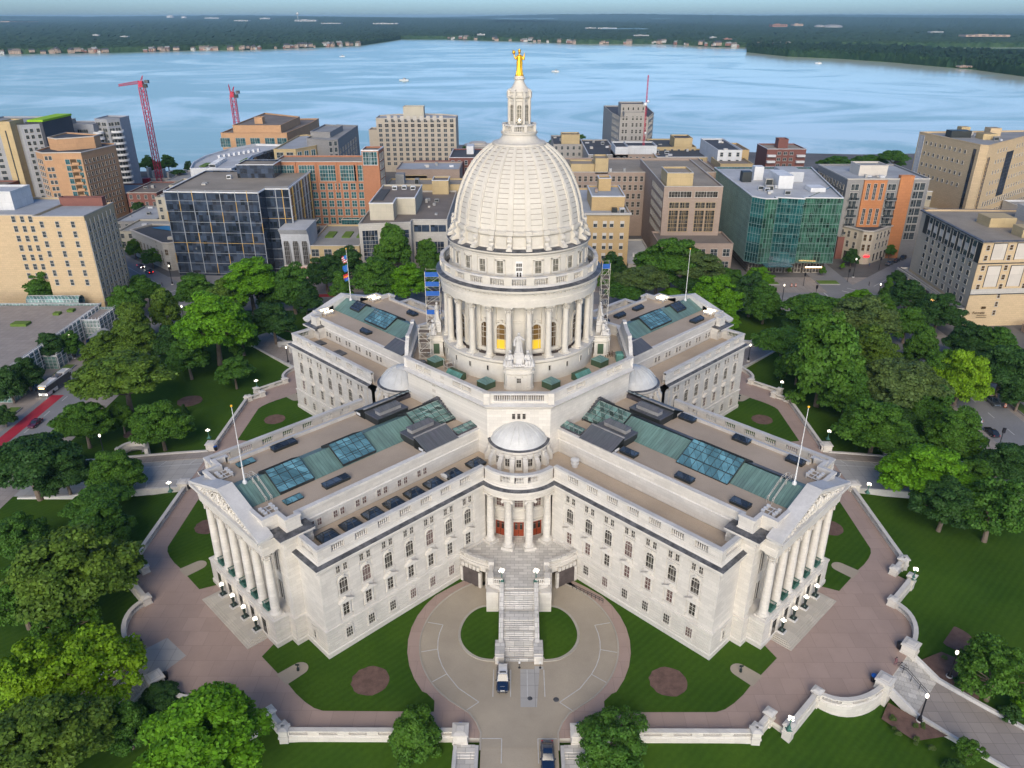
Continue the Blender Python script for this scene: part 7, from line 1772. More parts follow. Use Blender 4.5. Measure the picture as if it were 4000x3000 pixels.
TREES = [
    (-92.1, 105.9, 9.4, 9.9, 'round', 'leaf_bright', 0.76, 'bright green round tree before the dark glass office'),
    (-78.1, 107.1, 6.7, 7.7, 'round2', 'leaf_deep', 0.93, 'dark tree left of the small curved-front shop'),
    (-71.9, 129.9, 5.2, 6.6, 'round', 'leaf_dark', 0.91, 'dark tree below the shop roof garden'),
    (-64.8, 135.6, 5.8, 7.1, 'round2', 'leaf_dark', 0.92, 'dark tree behind the three flags'),
    (-77.2, 79.6, 5.4, 6.7, 'round', 'leaf_dark', 0.75, 'dark tree just above the left rear plaza path'),
    (-72.8, 102.8, 3.8, 5.4, 'round2', 'leaf_dark', 0.9, 'small dark tree at the left rear wing corner'),
    (-63.9, 117.3, 3.3, 5.0, 'cone', 'leaf_mid', 0.88, 'light green feathery tree behind the left rear flagpole base'),
    (-48.7, 147.0, 7.5, 8.4, 'tall', 'leaf_mid', 1.25, 'tall mid-green tree before the pale stone museum'),
    (-35.4, 149.9, 4.4, 5.9, 'tall', 'leaf_mid', 1.21, 'narrow tree before the museum windows, next to the dome'),
    (-50.4, 115.4, 7.7, 8.6, 'round', 'leaf_mid', 0.78, 'mid-green tree behind the left rear wing, under the tall one'),
    (-39.1, 114.2, 6.1, 7.2, 'round2', 'leaf_bright', 0.83, 'bright tree beside the left scaffold of the dome'),
    (-31.6, 128.7, 3.5, 5.2, 'round', 'leaf_mid', 1.02, 'tree touching the left side of the drum cornice'),
    (-168.5, 114.4, 5.7, 6.9, 'round', 'leaf_deep', 0.73, 'round tree on the ledge before the tall beige tower'),
    (-132.4, 114.1, 3.2, 5.0, 'round2', 'leaf_mid', 0.82, 'small tree at the left street crossing'),
    (-133.6, 100.8, 3.7, 5.4, 'round', 'leaf_mid', 1.02, 'green street tree at the base of the tall beige tower'),
    (-141.4, 127.0, 1.8, 3.8, 'round', 'leaf_deep', 0.83, 'little tree between beige tower and crossing'),
    (-121.6, 78.3, 4.3, 5.8, 'tall', 'leaf_olive', 1.12, 'yellow-green upright tree left of the open street'),
    (-116.6, 91.3, 3.9, 5.5, 'tall', 'leaf_olive', 1.25, 'feathery olive tree by the street, left of the big bright maple'),
    (-111.8, 107.5, 5.5, 6.8, 'round', 'leaf_mid', 0.78, 'broad tree above the big bright maple'),
    (-98.8, 95.7, 5.9, 7.1, 'round2', 'leaf_olive', 0.75, 'pale olive tree right of the big bright maple top'),
    (-89.5, 63.0, 10.3, 10.6, 'round', 'leaf_bright', 0.81, 'biggest bright-green maple on the left lawn'),
    (-94.2, 52.9, 4.3, 5.8, 'round2', 'leaf_deep', 0.83, 'low limbs of a dark tree left of the tall trunk'),
    (-84.6, 70.3, 4.4, 5.9, 'tall', 'leaf_mid', 1.21, 'green tree on the right edge of the left grove'),
    (-79.1, 46.6, 2.8, 4.6, 'round', 'leaf_deep', 0.79, 'low green bush-like tree right of the tall trunk'),
    (-101.3, 61.9, 4.5, 6.0, 'round', 'leaf_dark', 0.93, 'dark tree in the middle of the left grove'),
    (-113.2, 61.6, 5.2, 6.6, 'round', 'leaf_olive', 0.85, 'olive-green tree above the spreading lawn tree'),
    (-120.7, 57.5, 4.4, 5.9, 'round2', 'leaf_olive', 0.7, 'yellow-olive tree beside the blue bus shelter'),
    (-100.1, 27.6, 10.4, 10.7, 'flat', 'leaf_olive', 0.6, 'wide spreading tree with a thick trunk on the left lawn'),
    (-104.1, 13.6, 4.2, 5.8, 'round', 'leaf_mid', 0.82, 'round tree left end of the row by the bench wall'),
    (-98.8, 20.6, 1.3, 3.5, 'round2', 'leaf_mid', 1.02, 'small tree in the middle of the row by the bench wall'),
    (-85.0, 12.0, 4.7, 6.2, 'round', 'leaf_mid', 0.84, 'full round tree right end of the row by the bench wall'),
    (-87.4, 30.3, -1.5, 1.2, 'cone', 'leaf_dark', 1.22, 'tiny conifer alone on the left lawn'),
    (-136.4, 45.4, 2.1, 4.1, 'round', 'leaf_dark', 1.15, 'dark street tree before the glass atrium, nearest the bus'),
    (-136.8, 37.7, 2.0, 4.0, 'round2', 'leaf_dark', 1.25, 'dark street tree at the left frame edge'),
    (-140.3, 64.3, 2.6, 4.4, 'round', 'leaf_dark', 0.89, 'dark street tree under the atrium terrace'),
    (-136.4, 67.8, 1.6, 3.7, 'round2', 'leaf_deep', 0.94, 'small street tree by the atrium corner'),
    (-130.9, 24.3, -0.1, 2.4, 'round', 'leaf_dark', 1.25, 'dark tree cut by the left edge below the atrium'),
    (-103.8, -8.6, 7.5, 8.4, 'flat', 'leaf_dark', 0.74, 'big dark tree with forked trunk on the left edge'),
    (-97.3, -8.0, 3.5, 5.2, 'round', 'leaf_dark', 0.78, 'dark tree behind the big forked one'),
    (-86.7, -7.2, 3.5, 5.2, 'round', 'leaf_mid', 0.86, 'round green tree below the left drive'),
    (-84.6, -18.9, 4.0, 5.6, 'flat', 'leaf_deep', 0.6, 'low flat-topped green tree on the left lawn'),
    (-79.6, -28.5, 4.3, 5.8, 'round2', 'leaf_deep', 0.68, 'dark green tree beside the left plaza wall'),
    (-95.3, -28.9, 2.5, 4.4, 'round', 'leaf_deep', 0.94, 'dark tree at the left edge above the big olive one'),
    (-75.1, -45.4, 7.9, 8.7, 'round', 'leaf_olive', 0.78, 'very large olive round tree left of the left plaza'),
    (-83.9, -47.6, 4.0, 5.6, 'open', 'leaf_mid', 1.05, 'ragged green tree at the left edge'),
    (-74.2, -51.8, 3.0, 4.8, 'open', 'leaf_mid', 0.89, 'loose green tree below the very large olive one'),
    (-62.7, -64.0, 5.2, 6.6, 'open', 'leaf_yellow', 0.79, 'yellow-green tree hanging over the left plaza steps'),
    (-71.8, -64.1, 4.2, 5.8, 'open', 'leaf_yellow', 0.95, 'yellow-green ragged tree in the lower left'),
    (-63.1, -77.6, 6.1, 7.3, 'round', 'leaf_olive', 0.63, 'broad dark olive tree in the bottom left corner'),
    (-41.3, -78.0, 7.0, 8.0, 'round2', 'leaf_bright', 0.62, 'great bright-green tree at the bottom edge left of the drive'),
    (-53.2, -65.7, 0.8, 3.0, 'round', 'leaf_dark', 0.6, 'dark clipped shrub below the left steps'),
    (-55.5, -71.4, 1.4, 3.5, 'round2', 'leaf_deep', 1.02, 'dark tree between two bright ones at the bottom left'),
    (-14.4, -73.4, 2.0, 4.0, 'tall', 'leaf_mid', 1.05, 'green tree at the bottom edge left of the drive piers'),
    (12.6, -74.4, 2.8, 4.7, 'open', 'leaf_deep', 0.85, 'green tree at the bottom edge right of the drive piers'),
    (56.8, 128.7, 10.7, 11.0, 'round', 'leaf_mid', 0.67, 'large green tree before the tan block with grid windows'),
    (37.2, 139.8, 3.7, 5.4, 'round2', 'leaf_dark', 0.95, 'dark tree before the yellow brick hotel'),
    (65.6, 124.3, 8.8, 9.5, 'round', 'leaf_grey', 0.6, 'grey-green tree right of the large one by the tan block'),
    (44.8, 114.5, 8.1, 8.9, 'flat', 'leaf_grey', 0.6, 'grey-green flat tree beside the right scaffold'),
    (34.1, 131.6, 2.3, 4.2, 'cone', 'leaf_mid', 1.25, 'light feathery tree close to the drum on the right'),
    (66.9, 99.5, 6.4, 7.5, 'round', 'leaf_bright', 0.93, 'bright lime-green tree beside the right rear wing'),
    (68.8, 89.3, 1.9, 4.0, 'round2', 'leaf_bright', 1.25, 'lime-green tree at the right rear wing corner'),
    (56.3, 116.2, 2.0, 4.0, 'flat', 'leaf_bright', 0.6, 'lime-green low crown behind the right floodlights'),
    (80.6, 104.8, 4.6, 6.7, 'round', 'leaf_dark', 1.13, 'dark tree right of the lime-green one'),
    (83.5, 98.0, 3.6, 5.8, 'round2', 'leaf_deep', 1.14, 'dark green tree by the right rear path'),
    (91.7, 132.7, 2.7, 4.6, 'round', 'leaf_bright', 0.78, 'bright small tree before the green glass office'),
    (78.9, 124.4, 4.2, 5.8, 'round', 'leaf_deep', 0.66, 'dark small tree left of the bright one by the square'),
    (63.6, 116.8, 5.3, 6.6, 'flat', 'leaf_dark', 0.6, 'dark low tree behind the right rear wing roof'),
    (37.7, 109.1, 5.1, 6.5, 'flat', 'leaf_deep', 0.6, 'dark low tree behind the right dome scaffold'),
    (95.0, 81.5, 8.3, 10.0, 'flat', 'leaf_mid', 0.6, 'broad green tree at the top of the right grove'),
    (105.5, 73.4, 8.0, 9.7, 'round', 'leaf_grey', 0.69, 'grey-green tree at the top of the right grove'),
    (118.9, 106.4, 3.0, 4.8, 'round2', 'leaf_bright', 0.61, 'bright lime crown at the back of the right grove'),
    (124.1, 100.3, 2.5, 4.4, 'round', 'leaf_mid', 0.95, 'small green tree at the back right of the grove'),
    (78.0, 62.2, 5.5, 7.5, 'flat', 'leaf_deep', 0.69, 'spreading green tree at the left side of the right grove'),
    (79.5, 34.3, 9.3, 10.8, 'tall', 'leaf_mid', 1.19, 'tallest mid-green tree of the right grove'),
    (101.8, 57.1, 5.3, 7.3, 'round2', 'leaf_olive', 0.86, 'olive tree in the heart of the right grove'),
    (97.0, 28.6, 8.4, 10.1, 'flat', 'leaf_grey', 0.76, 'wide grey-green tree with a visible leaning trunk'),
    (119.0, 61.3, 3.1, 5.4, 'tall', 'leaf_mid', 1.25, 'upright light tree right of the grey-green crowns'),
    (114.8, 42.5, 3.3, 5.6, 'tall', 'leaf_mid', 1.25, 'feathery mid-green tree beside the right street'),
    (117.9, 37.3, 4.4, 6.5, 'round', 'leaf_yellow', 1.23, 'yellow-green tree overhanging the right street'),
    (83.0, 8.5, 6.1, 8.0, 'round', 'leaf_mid', 0.72, 'dense low round tree left of the right bench wall'),
    (100.8, 7.5, 4.5, 6.6, 'round2', 'leaf_mid', 0.84, 'round green tree above the right bench wall'),
    (84.6, -11.3, 6.4, 7.5, 'round', 'leaf_bright', 0.71, 'bright green tree below the right drive'),
    (96.3, -8.3, 3.2, 4.9, 'round2', 'leaf_mid', 0.69, 'green tree right of the bright one below the drive'),
    (85.4, -19.5, 4.6, 6.1, 'round', 'leaf_dark', 0.68, 'dark tree mass under the bright one on the right'),
    (105.9, -5.3, 4.3, 5.8, 'round', 'leaf_dark', 0.81, 'dark tree at the right edge by the red pavement'),
    (93.1, -22.6, 5.4, 6.7, 'open', 'leaf_deep', 0.91, 'big open tree with forked pale trunk at the right edge'),
    (135.0, 64.0, 4.6, 6.7, 'round', 'leaf_dark', 0.79, 'dark street tree before the right hotel, upper one'),
    (140.4, 61.4, 4.5, 6.6, 'round2', 'leaf_deep', 0.74, 'brownish-green street tree under the hotel sign'),
    (130.8, 40.9, 5.7, 7.7, 'round', 'leaf_dark', 0.87, 'dark street tree at the right edge, middle one'),
    (132.3, 34.0, 2.5, 4.8, 'round2', 'leaf_dark', 1.02, 'dark street tree cut by the right edge'),
    (137.5, 89.0, 4.6, 6.6, 'round', 'leaf_dark', 0.92, 'dark street tree at the foot of the right hotel'),
    (134.0, 103.9, 4.9, 7.0, 'round2', 'leaf_dark', 0.71, 'dark street tree at the hotel arcade corner'),
    (145.4, 135.7, 1.4, 3.5, 'round', 'leaf_dark', 0.71, 'small dark tree at the far end of the hotel arcade'),
    (135.4, 120.8, 1.2, 3.4, 'cone', 'leaf_mid', 1.02, 'thin light tree at the right crossing'),
    (146.1, 191.7, 1.7, 3.7, 'tall', 'leaf_dark', 1.25, 'dark tree between green glass and wedge building'),
    (139.8, 165.1, 0.9, 3.1, 'round', 'leaf_dark', 1.15, 'dark little tree at the wedge building side'),
    (161.2, 177.7, 0.5, 2.8, 'round', 'leaf_mid', 0.87, 'small street tree before the wedge building'),
    (179.7, 190.6, 1.1, 3.3, 'round', 'leaf_dark', 0.77, 'small street tree far down the right street'),
    (173.0, 185.6, -0.4, 2.0, 'round2', 'leaf_mid', 0.92, 'tiny street tree by the orange block'),
    (179.2, 177.8, 0.5, 2.8, 'round', 'leaf_dark', 0.87, 'dark street tree before the yellow turret'),
    (123.3, 152.1, -1.1, 1.5, 'small', 'leaf_mid', 1.25, 'young tree before the green glass entrance'),
    (134.6, 160.6, -1.6, 1.1, 'small', 'leaf_bright', 1.25, 'young light tree on the corner plaza'),
    (110.8, 154.8, -1.6, 1.1, 'small', 'leaf_mid', 1.25, 'young tree by the glass office doors'),
    (71.7, -62.3, 3.4, 5.1, 'open', 'leaf_mid', 0.96, 'airy bright tree on the lower right lawn'),
    (62.9, -73.0, -0.7, 1.8, 'open', 'leaf_mid', 0.95, 'small green tree beside the lower right path'),
    (75.4, -64.6, -1.1, 1.5, 'round', 'leaf_bright', 1.25, 'green shrub tree at the right edge by the path'),
    (-231.7, 375.1, 3.9, 5.5, 'round', 'leaf_deep', 0.91, 'round lakeside tree right of the crane'),
    (-243.2, 371.8, 3.9, 5.5, 'round2', 'leaf_deep', 0.79, 'lakeside tree just left of the crane'),
    (-254.9, 377.8, 1.6, 3.7, 'tall', 'leaf_deep', 1.25, 'lakeside tree beside the silver tower'),
    (-218.8, 377.1, 0.9, 3.1, 'round', 'leaf_dark', 1.22, 'small lakeside tree by the white curved building'),
    (248.2, 373.8, 8.4, 9.1, 'flat', 'leaf_deep', 0.6, 'broad lakeside tree before the tan government building'),
    (235.9, 380.7, 5.5, 6.8, 'flat', 'leaf_deep', 0.6, 'low lakeside tree left of the broad one'),
    (208.5, 365.8, 6.8, 7.8, 'flat', 'leaf_deep', 0.6, 'low lakeside trees crown beside the brick tower'),
    (54.1, 518.9, 0.9, 3.1, 'round', 'leaf_mid', 0.64, 'tiny round tree on the shore right of the lantern'),
    (-151.3, 161.1, 1.8, 3.8, 'round', 'leaf_mid', 0.92, 'street tree before the bank with the blue roof'),
    (-164.6, 174.8, 1.5, 3.6, 'round2', 'leaf_mid', 1.02, 'street tree left of the bank'),
    (-177.6, 191.8, 0.1, 2.5, 'tall', 'leaf_mid', 1.25, 'street tree against the beige tower side'),
    (-147.6, 192.1, 2.2, 4.2, 'tall', 'leaf_mid', 1.25, 'tree between the bank and the dark glass office'),
    (-125.0, 136.0, 1.4, 3.6, 'flat', 'leaf_dark', 0.6, 'low round shrub at the glass office corner'),
    (-197.6, 255.1, 1.9, 3.9, 'round', 'leaf_dark', 0.64, 'dark tree behind the cream low roofs'),
    (-193.0, 298.8, 4.3, 5.8, 'flat', 'leaf_dark', 0.6, 'dark tree by the construction site'),
    (84.5, 29.3, 4.4, 6.5, 'round2', 'leaf_deep', 1.02, 'dark tree low in the right grove behind the globe lamp'),
    (79.2, 50.1, 2.9, 5.2, 'round', 'leaf_deep', 1.13, 'dark tree at the left foot of the right grove'),
    (92.7, 19.8, 2.1, 4.5, 'round', 'leaf_dark', 0.96, 'dark tree between the low round tree and grey-green crown'),
    (103.0, 23.1, 3.6, 5.9, 'round2', 'leaf_deep', 0.84, 'dark green tree beneath the feathery one, right grove'),
    (103.0, 77.3, 5.0, 7.0, 'round2', 'leaf_mid', 0.79, 'mid-green tree between olive and grey-green crowns'),
    (123.7, 80.9, 3.6, 5.8, 'round', 'leaf_mid', 0.91, 'light green tree near the hotel street beds'),
    (-85.7, 108.6, 3.1, 4.9, 'round', 'leaf_dark', 0.95, 'dark tree right of the bright tree by the office'),
    (51.6, 125.4, 6.4, 7.5, 'round2', 'leaf_deep', 0.7, 'dark tree before the low podium of the tan block'),
    (90.7, 79.0, 4.3, 6.4, 'flat', 'leaf_dark', 0.61, 'dark flat tree at the near edge of the right rear lawn'),
    (205.3, 380.1, 3.2, 4.9, 'flat', 'leaf_deep', 0.6, 'low shore tree right of the brick tower'),
    (222.2, 380.1, 3.2, 4.9, 'flat', 'leaf_mid', 0.6, 'low shore tree behind the orange condos'),
    (234.5, 394.9, 2.6, 4.4, 'round', 'leaf_deep', 0.6, 'shore tree behind the orange condos, right one'),
    (247.3, 388.0, 2.5, 4.4, 'round', 'leaf_deep', 0.6, 'shore tree left of the government building'),
    (260.4, 388.9, 1.7, 3.8, 'round2', 'leaf_deep', 0.77, 'shore tree touching the government building'),
    (-30.6, 467.6, 2.4, 4.3, 'flat', 'leaf_deep', 0.6, 'low shore hedge tree left of the dome lantern'),
    (-37.4, 460.0, 1.4, 3.5, 'flat', 'leaf_deep', 0.61, 'low shore tree by the round pavilion'),
    (29.5, 493.0, 1.2, 3.3, 'flat', 'leaf_deep', 0.6, 'low shore tree right of the dome neck'),
    (-237.3, 371.2, 1.6, 3.7, 'round', 'leaf_dark', 1.02, 'dark tree behind the crane base'),
    (-215.5, 351.4, 2.2, 4.1, 'flat', 'leaf_dark', 0.6, 'low tree beyond the construction site'),
]
# ================================================================ STREET FURNITURE, VEHICLES, PEOPLE
for (x, y, z, R, k, m_, sz, lab) in TREES:
    rr_ = random.Random(int(x*10+y)); base = z-1.25*R
    o = tree(x, y, z, R, k, m_, lab, 'trees round the capitol', base=None, sz=sz)
beds_t = []
def ring_bed(x, y, r): beds_t.append((x,y,r))
TRUNKS = [(zx, zy) for zx, zy in []]
# globe lamps on the plaza wall
def globe_lamp(x, y, z, label, cat_group, h=2.3, cl=5, big=1.0, rot=0):
    r = thing('globe_lamp', label, 'street lamp', (x,y,z), rot, cat_group)
    b = MB(); b.box(-.42,.42,-.42,.42,0,.22); b.frustum(-.32,.32,-.32,.32,.22,-.16,.16,-.16,.16,.6); b.lathe([(.2,.6),(.12,.75),(.09,1.2),(.07,h-.55),(.14,h-.5),(.12,h-.4)],10)
    for k in range(cl-1):
        a = 2*pi*k/(cl-1)+.4; b.tube([(0,0,h-.45),(.22*cos(a),.22*sin(a),h-.5),(.36*cos(a),.36*sin(a),h-.32)],.04,5)
    b.build('lamp_post','bronze',r,smooth=True)
    for k in range(cl):
        a = 2*pi*k/(cl-1)+.4; p = (.36*cos(a),.36*sin(a),h-.12) if k < cl-1 else (0,0,h+.12)
        b = MB(); b.ball(p,.17*big,0,8); b.build('globe','globe',r,smooth=True)
    return r
for x,y,z,lb in ((70.5,-38.9,1.1,'cluster of glowing globes on a green post, right plaza wall'),(38.0,-71.2,1.1,'glowing globe cluster on the wall corner, lower right'),(-70.5,-38.9,1.1,'glowing globe cluster half hidden by the large olive tree'),(-38.0,-71.2,1.1,'glowing globe cluster on the wall corner, lower left'),(-73.6,-11.4,1.1,'globe cluster just below the left drive'),(11.2,-72.2,1.1,'globe cluster right of the front drive pier'),(-73.6,11.4,1.1,'globe cluster just above the left drive'),(-70.5,38.9,1.1,'globe cluster at the far corner of the left lawn'),(73.6,11.4,1.1,'globe cluster just above the right drive'),(70.9,38.5,1.1,'globe cluster before the right grove'),(73.6,-11.4,1.1,'globe cluster just below the right drive')):
    globe_lamp(x,y,z,lb,'globe lamps on the plaza wall')
for x,lb in ((-2.9,'left'),(2.9,'right')): globe_lamp(x,-44.95,5.2,'tall green lamp with white globes at the %s of the stair top' % lb,'globe lamps at the front stair',2.6,5,1.2)
def portico_lamp(x,y,z,rot,label):
    r = thing('portico_lamp', label, 'street lamp', (x,y,z), rot, 'bronze lamps before the porticos')
    b = MB(); b.box(-.62,.62,-.62,.62,-.55,.0); b.build('plinth','stone_top',r)
    b = MB(); b.box(-.48,.48,-.48,.48,0,.18); b.lathe([(.42,.18),(.22,.4),(.16,.6),(.2,.9),(.26,1.5),(.27,1.75),(.12,1.9)],10); b.build('lamp_post','bronzedark',r,smooth=True)
    for k in range(5):
        a = 2*pi*k/4+.5; p = (.27*cos(a),.27*sin(a),2.1) if k < 4 else (0,0,2.4)
        b = MB(); b.ball(p,.18,0,8); b.build('globe','globe',r,smooth=True)
for ang, sd_ in ((-45,'right'),(-135,'left')):
    for k,l in enumerate((-5.95,-1.97,1.97,5.95)):
        x,y = wf(66.95,l,ang); order = (['first','second','third','last'] if ang == -45 else ['last','third','second','first'])[k]
        portico_lamp(x,y,.95,radians(ang),'%s dark bronze globe lamp from the front before the %s portico' % (order, sd_))
def post_lamp(x,y,z,label,h=5.2,lit=True):
    r = thing('post_lamp', label, 'street lamp', (x,y,z), 0, 'black post lamps on the paths')
    b = MB(); b.lathe([(.5,-.3),(.5,.35),(.4,.4)],10); b.build('footing','stone_top',r)
    b = MB(); b.lathe([(.3,.4),(.28,.9),(.13,1.3),(.1,h-.4),(.16,h-.35)],10); b.build('lamp_post','trash',r,smooth=True)
    b = MB(); b.lathe([(.14,h-.3),(.26,h),(.22,h+.3),(.05,h+.45)],10); b.build('lantern','globe' if lit else 'frame',r,smooth=True)
for x,y,z,lb in ((67.9,-58.3,-2.4,'black post lamp on the upper side of the lower right path'),(59.2,-66.8,-2.4,'black post lamp on the near side of the lower right path'),(-59.5,-66.4,-2.4,'black post lamp under the yellow-green tree by the left steps'),(-69.1,63.5,-2.6,'black post lamp by the left rear diagonal path'),(70,65.7,-2.6,'black post lamp by the right rear diagonal path'),(-98.4,9.3,-2.3,'post lamp along the left drive')): post_lamp(x,y,z,lb)
for x,y,lb in ((-133.5,99,'double lamp post before the beige tower'),(-112,94,'street lamp between the left grove and street'),(-136,68,'street lamp before the glass atrium terrace'),(-135,140,'street lamp on the corner before the bank'),(131,118,'street lamp on the square opposite the hotel'),(96,117,'street lamp at the square before green glass office'),(135,150,'street lamp beside the crossing near wedge building'),(133,104,'street lamp in the hotel tree beds')): post_lamp(x,y,GZ,lb,7.5)
# flagpoles
poles = {}
for nm,ang,lb in (('FL',-135,'tall white flagpole on the left front wing roof'),('FR',-45,'tall white flagpole on the right front wing roof'),('BL',135,'flagpole with three flags on the left rear wing'),('BR',45,'bare white flagpole on the right rear wing')):
    x,y = wf(62.2,0,ang); r = thing('flagpole', lb, 'flagpole', (x,y,24.45), 0, 'flagpoles on the wings')
    b = MB(); b.lathe([(.4,-.1),(.35,.3),(.16,.5),(.085,4),(.05,13.6)],10); b.build('pole','white',r,smooth=True)
    b = MB(); b.ball((0,0,13.8),.22,0,8); b.build('finial','gold',r)
    poles[nm] = (x,y)
# flags (hanging limp)
M['flagred'] = pm('flag_red', (.50,.03,.05), .8); M['flagwhite'] = pm('flag_white', (.65,.65,.65), .8); M['flagblue'] = pm('flag_blue', (.03,.16,.48), .8); M['flagpurple'] = pm('flag_purple', (.13,.07,.40), .8); M['flagorange'] = pm('flag_orange', (.75,.22,.02), .8); M['flaggreen'] = pm('flag_green', (.05,.3,.08), .8)
def flag(x,y,z1,z0,bands,label,n=10,canton=None):
    b = MB(); W_ = 1.25
    nb = len(bands)
    for j in range(nb):
        for i in range(n):
            def P(u,v): return (-W_*u*(1-.35*v)+.12*sin(v*5+u*9)*u, .28*sin(u*9+v*3)*u-.1*u, z1+(z0-z1)*(v*.82+.22*u*(1-0*v))*.95)
            u0,u1,v0,v1 = i/n,(i+1)/n,j/nb,(j+1)/nb; m_ = j
            if canton is not None and u0 < .42 and v0 < .5: m_ = canton
            b.poly3([P(u0,v0),P(u1,v0),P(u1,v1),P(u0,v1)], m_)
    mats = list(bands)+(['flagblue'] if canton is not None else [])
    o = b.build('flag', mats, None, (x-.12,y,0)); tag(o,label,'flag','flags on the left rear flagpole')
px,py = poles['BL']
flag(px,py,36.6,34.2,['flagred','flagwhite']*3+['flagred'],'limp red and white striped flag with blue canton, topmost',canton=7)
flag(px,py,34.0,31.9,['flagblue']*3,'plain blue flag hanging in the middle of the pole')
flag(px,py,31.7,29.4,['flagred','flagorange','flagpurple','flagblue'],'multicoloured rainbow flag hanging lowest on the pole')
# bins
def bin_(x,y,label,blue=False,z=0.0):
    r = thing('litter_bin', label, 'litter bin', (x,y,z), 0, 'litter bins on the plaza')
    b = MB(); b.lathe([(.01,0),(.36,0),(.42,.5),(.44,1.0),(.47,1.0),(.47,1.08),(.40,1.1),(.01,1.08)],14); b.build('body','trash',r,smooth=True)
    b = MB(); b.lathe([(.47,1.08),(.44,1.2),(.25,1.33),(.01,1.36)],14); b.build('lid','bluelid' if blue else 'trash',r,smooth=True)
for x,y,lb,bl_ in ((-8.4,-70.6,'blue-lidded bin behind the left drive pier',1),(8.35,-70.6,'dark blue-topped bin behind the right drive pier',1),(61.2,-54.5,'black bin beside the upper pier of the right steps',0),(54.2,-61.3,'bright blue-lidded bin beside the lower pier of the right steps',1),(-61.2,-54.5,'black bin beside the upper pier of the left steps',0),(-54.3,-61.3,'black bin beside the lower pier of the left steps',0),(-71.0,-8.7,'black bin below the left drive, near the pediment',0),(-70.9,7.6,'blue-topped bin above the left drive',1),(71.2,8.2,'black bin above the right drive',0),(71.0,-8.2,'black bin below the right drive',0)): bin_(x,y,lb,bool(bl_))
# ---- vehicles
M['tyre'] = pm('tyre_rubber',(.015,.015,.015),.8); M['carglass'] = glassmat('car_glass',(.02,.03,.045),5,5,.0,(.02,.03,.04),.05,.1,1.0); M['chrome'] = pm('light_alloy',(.4,.4,.42),.3,metallic=.8)
M['headlamp'] = emis('lit_headlamp',(1,.95,.85),8); M['taillamp'] = emis('lit_tail_lamp',(1,.02,.01),3,(.4,0,0))
def paint(nm,c,r=.22):
    m,t,b = newmat(nm); b.inputs['Base Color'].default_value=(*c,1); b.inputs['Roughness'].default_value=r; b.inputs['Coat Weight'].default_value=.8; b.inputs['Metallic'].default_value=.2; M[nm]=m
paint('paint_navy',(.012,.03,.075)); paint('paint_white',(.7,.7,.7)); paint('paint_black',(.012,.012,.016)); paint('paint_grey',(.12,.14,.16)); paint('paint_red',(.25,.01,.02)); paint('paint_silver',(.4,.42,.44)); paint('paint_maroon',(.12,.01,.03))
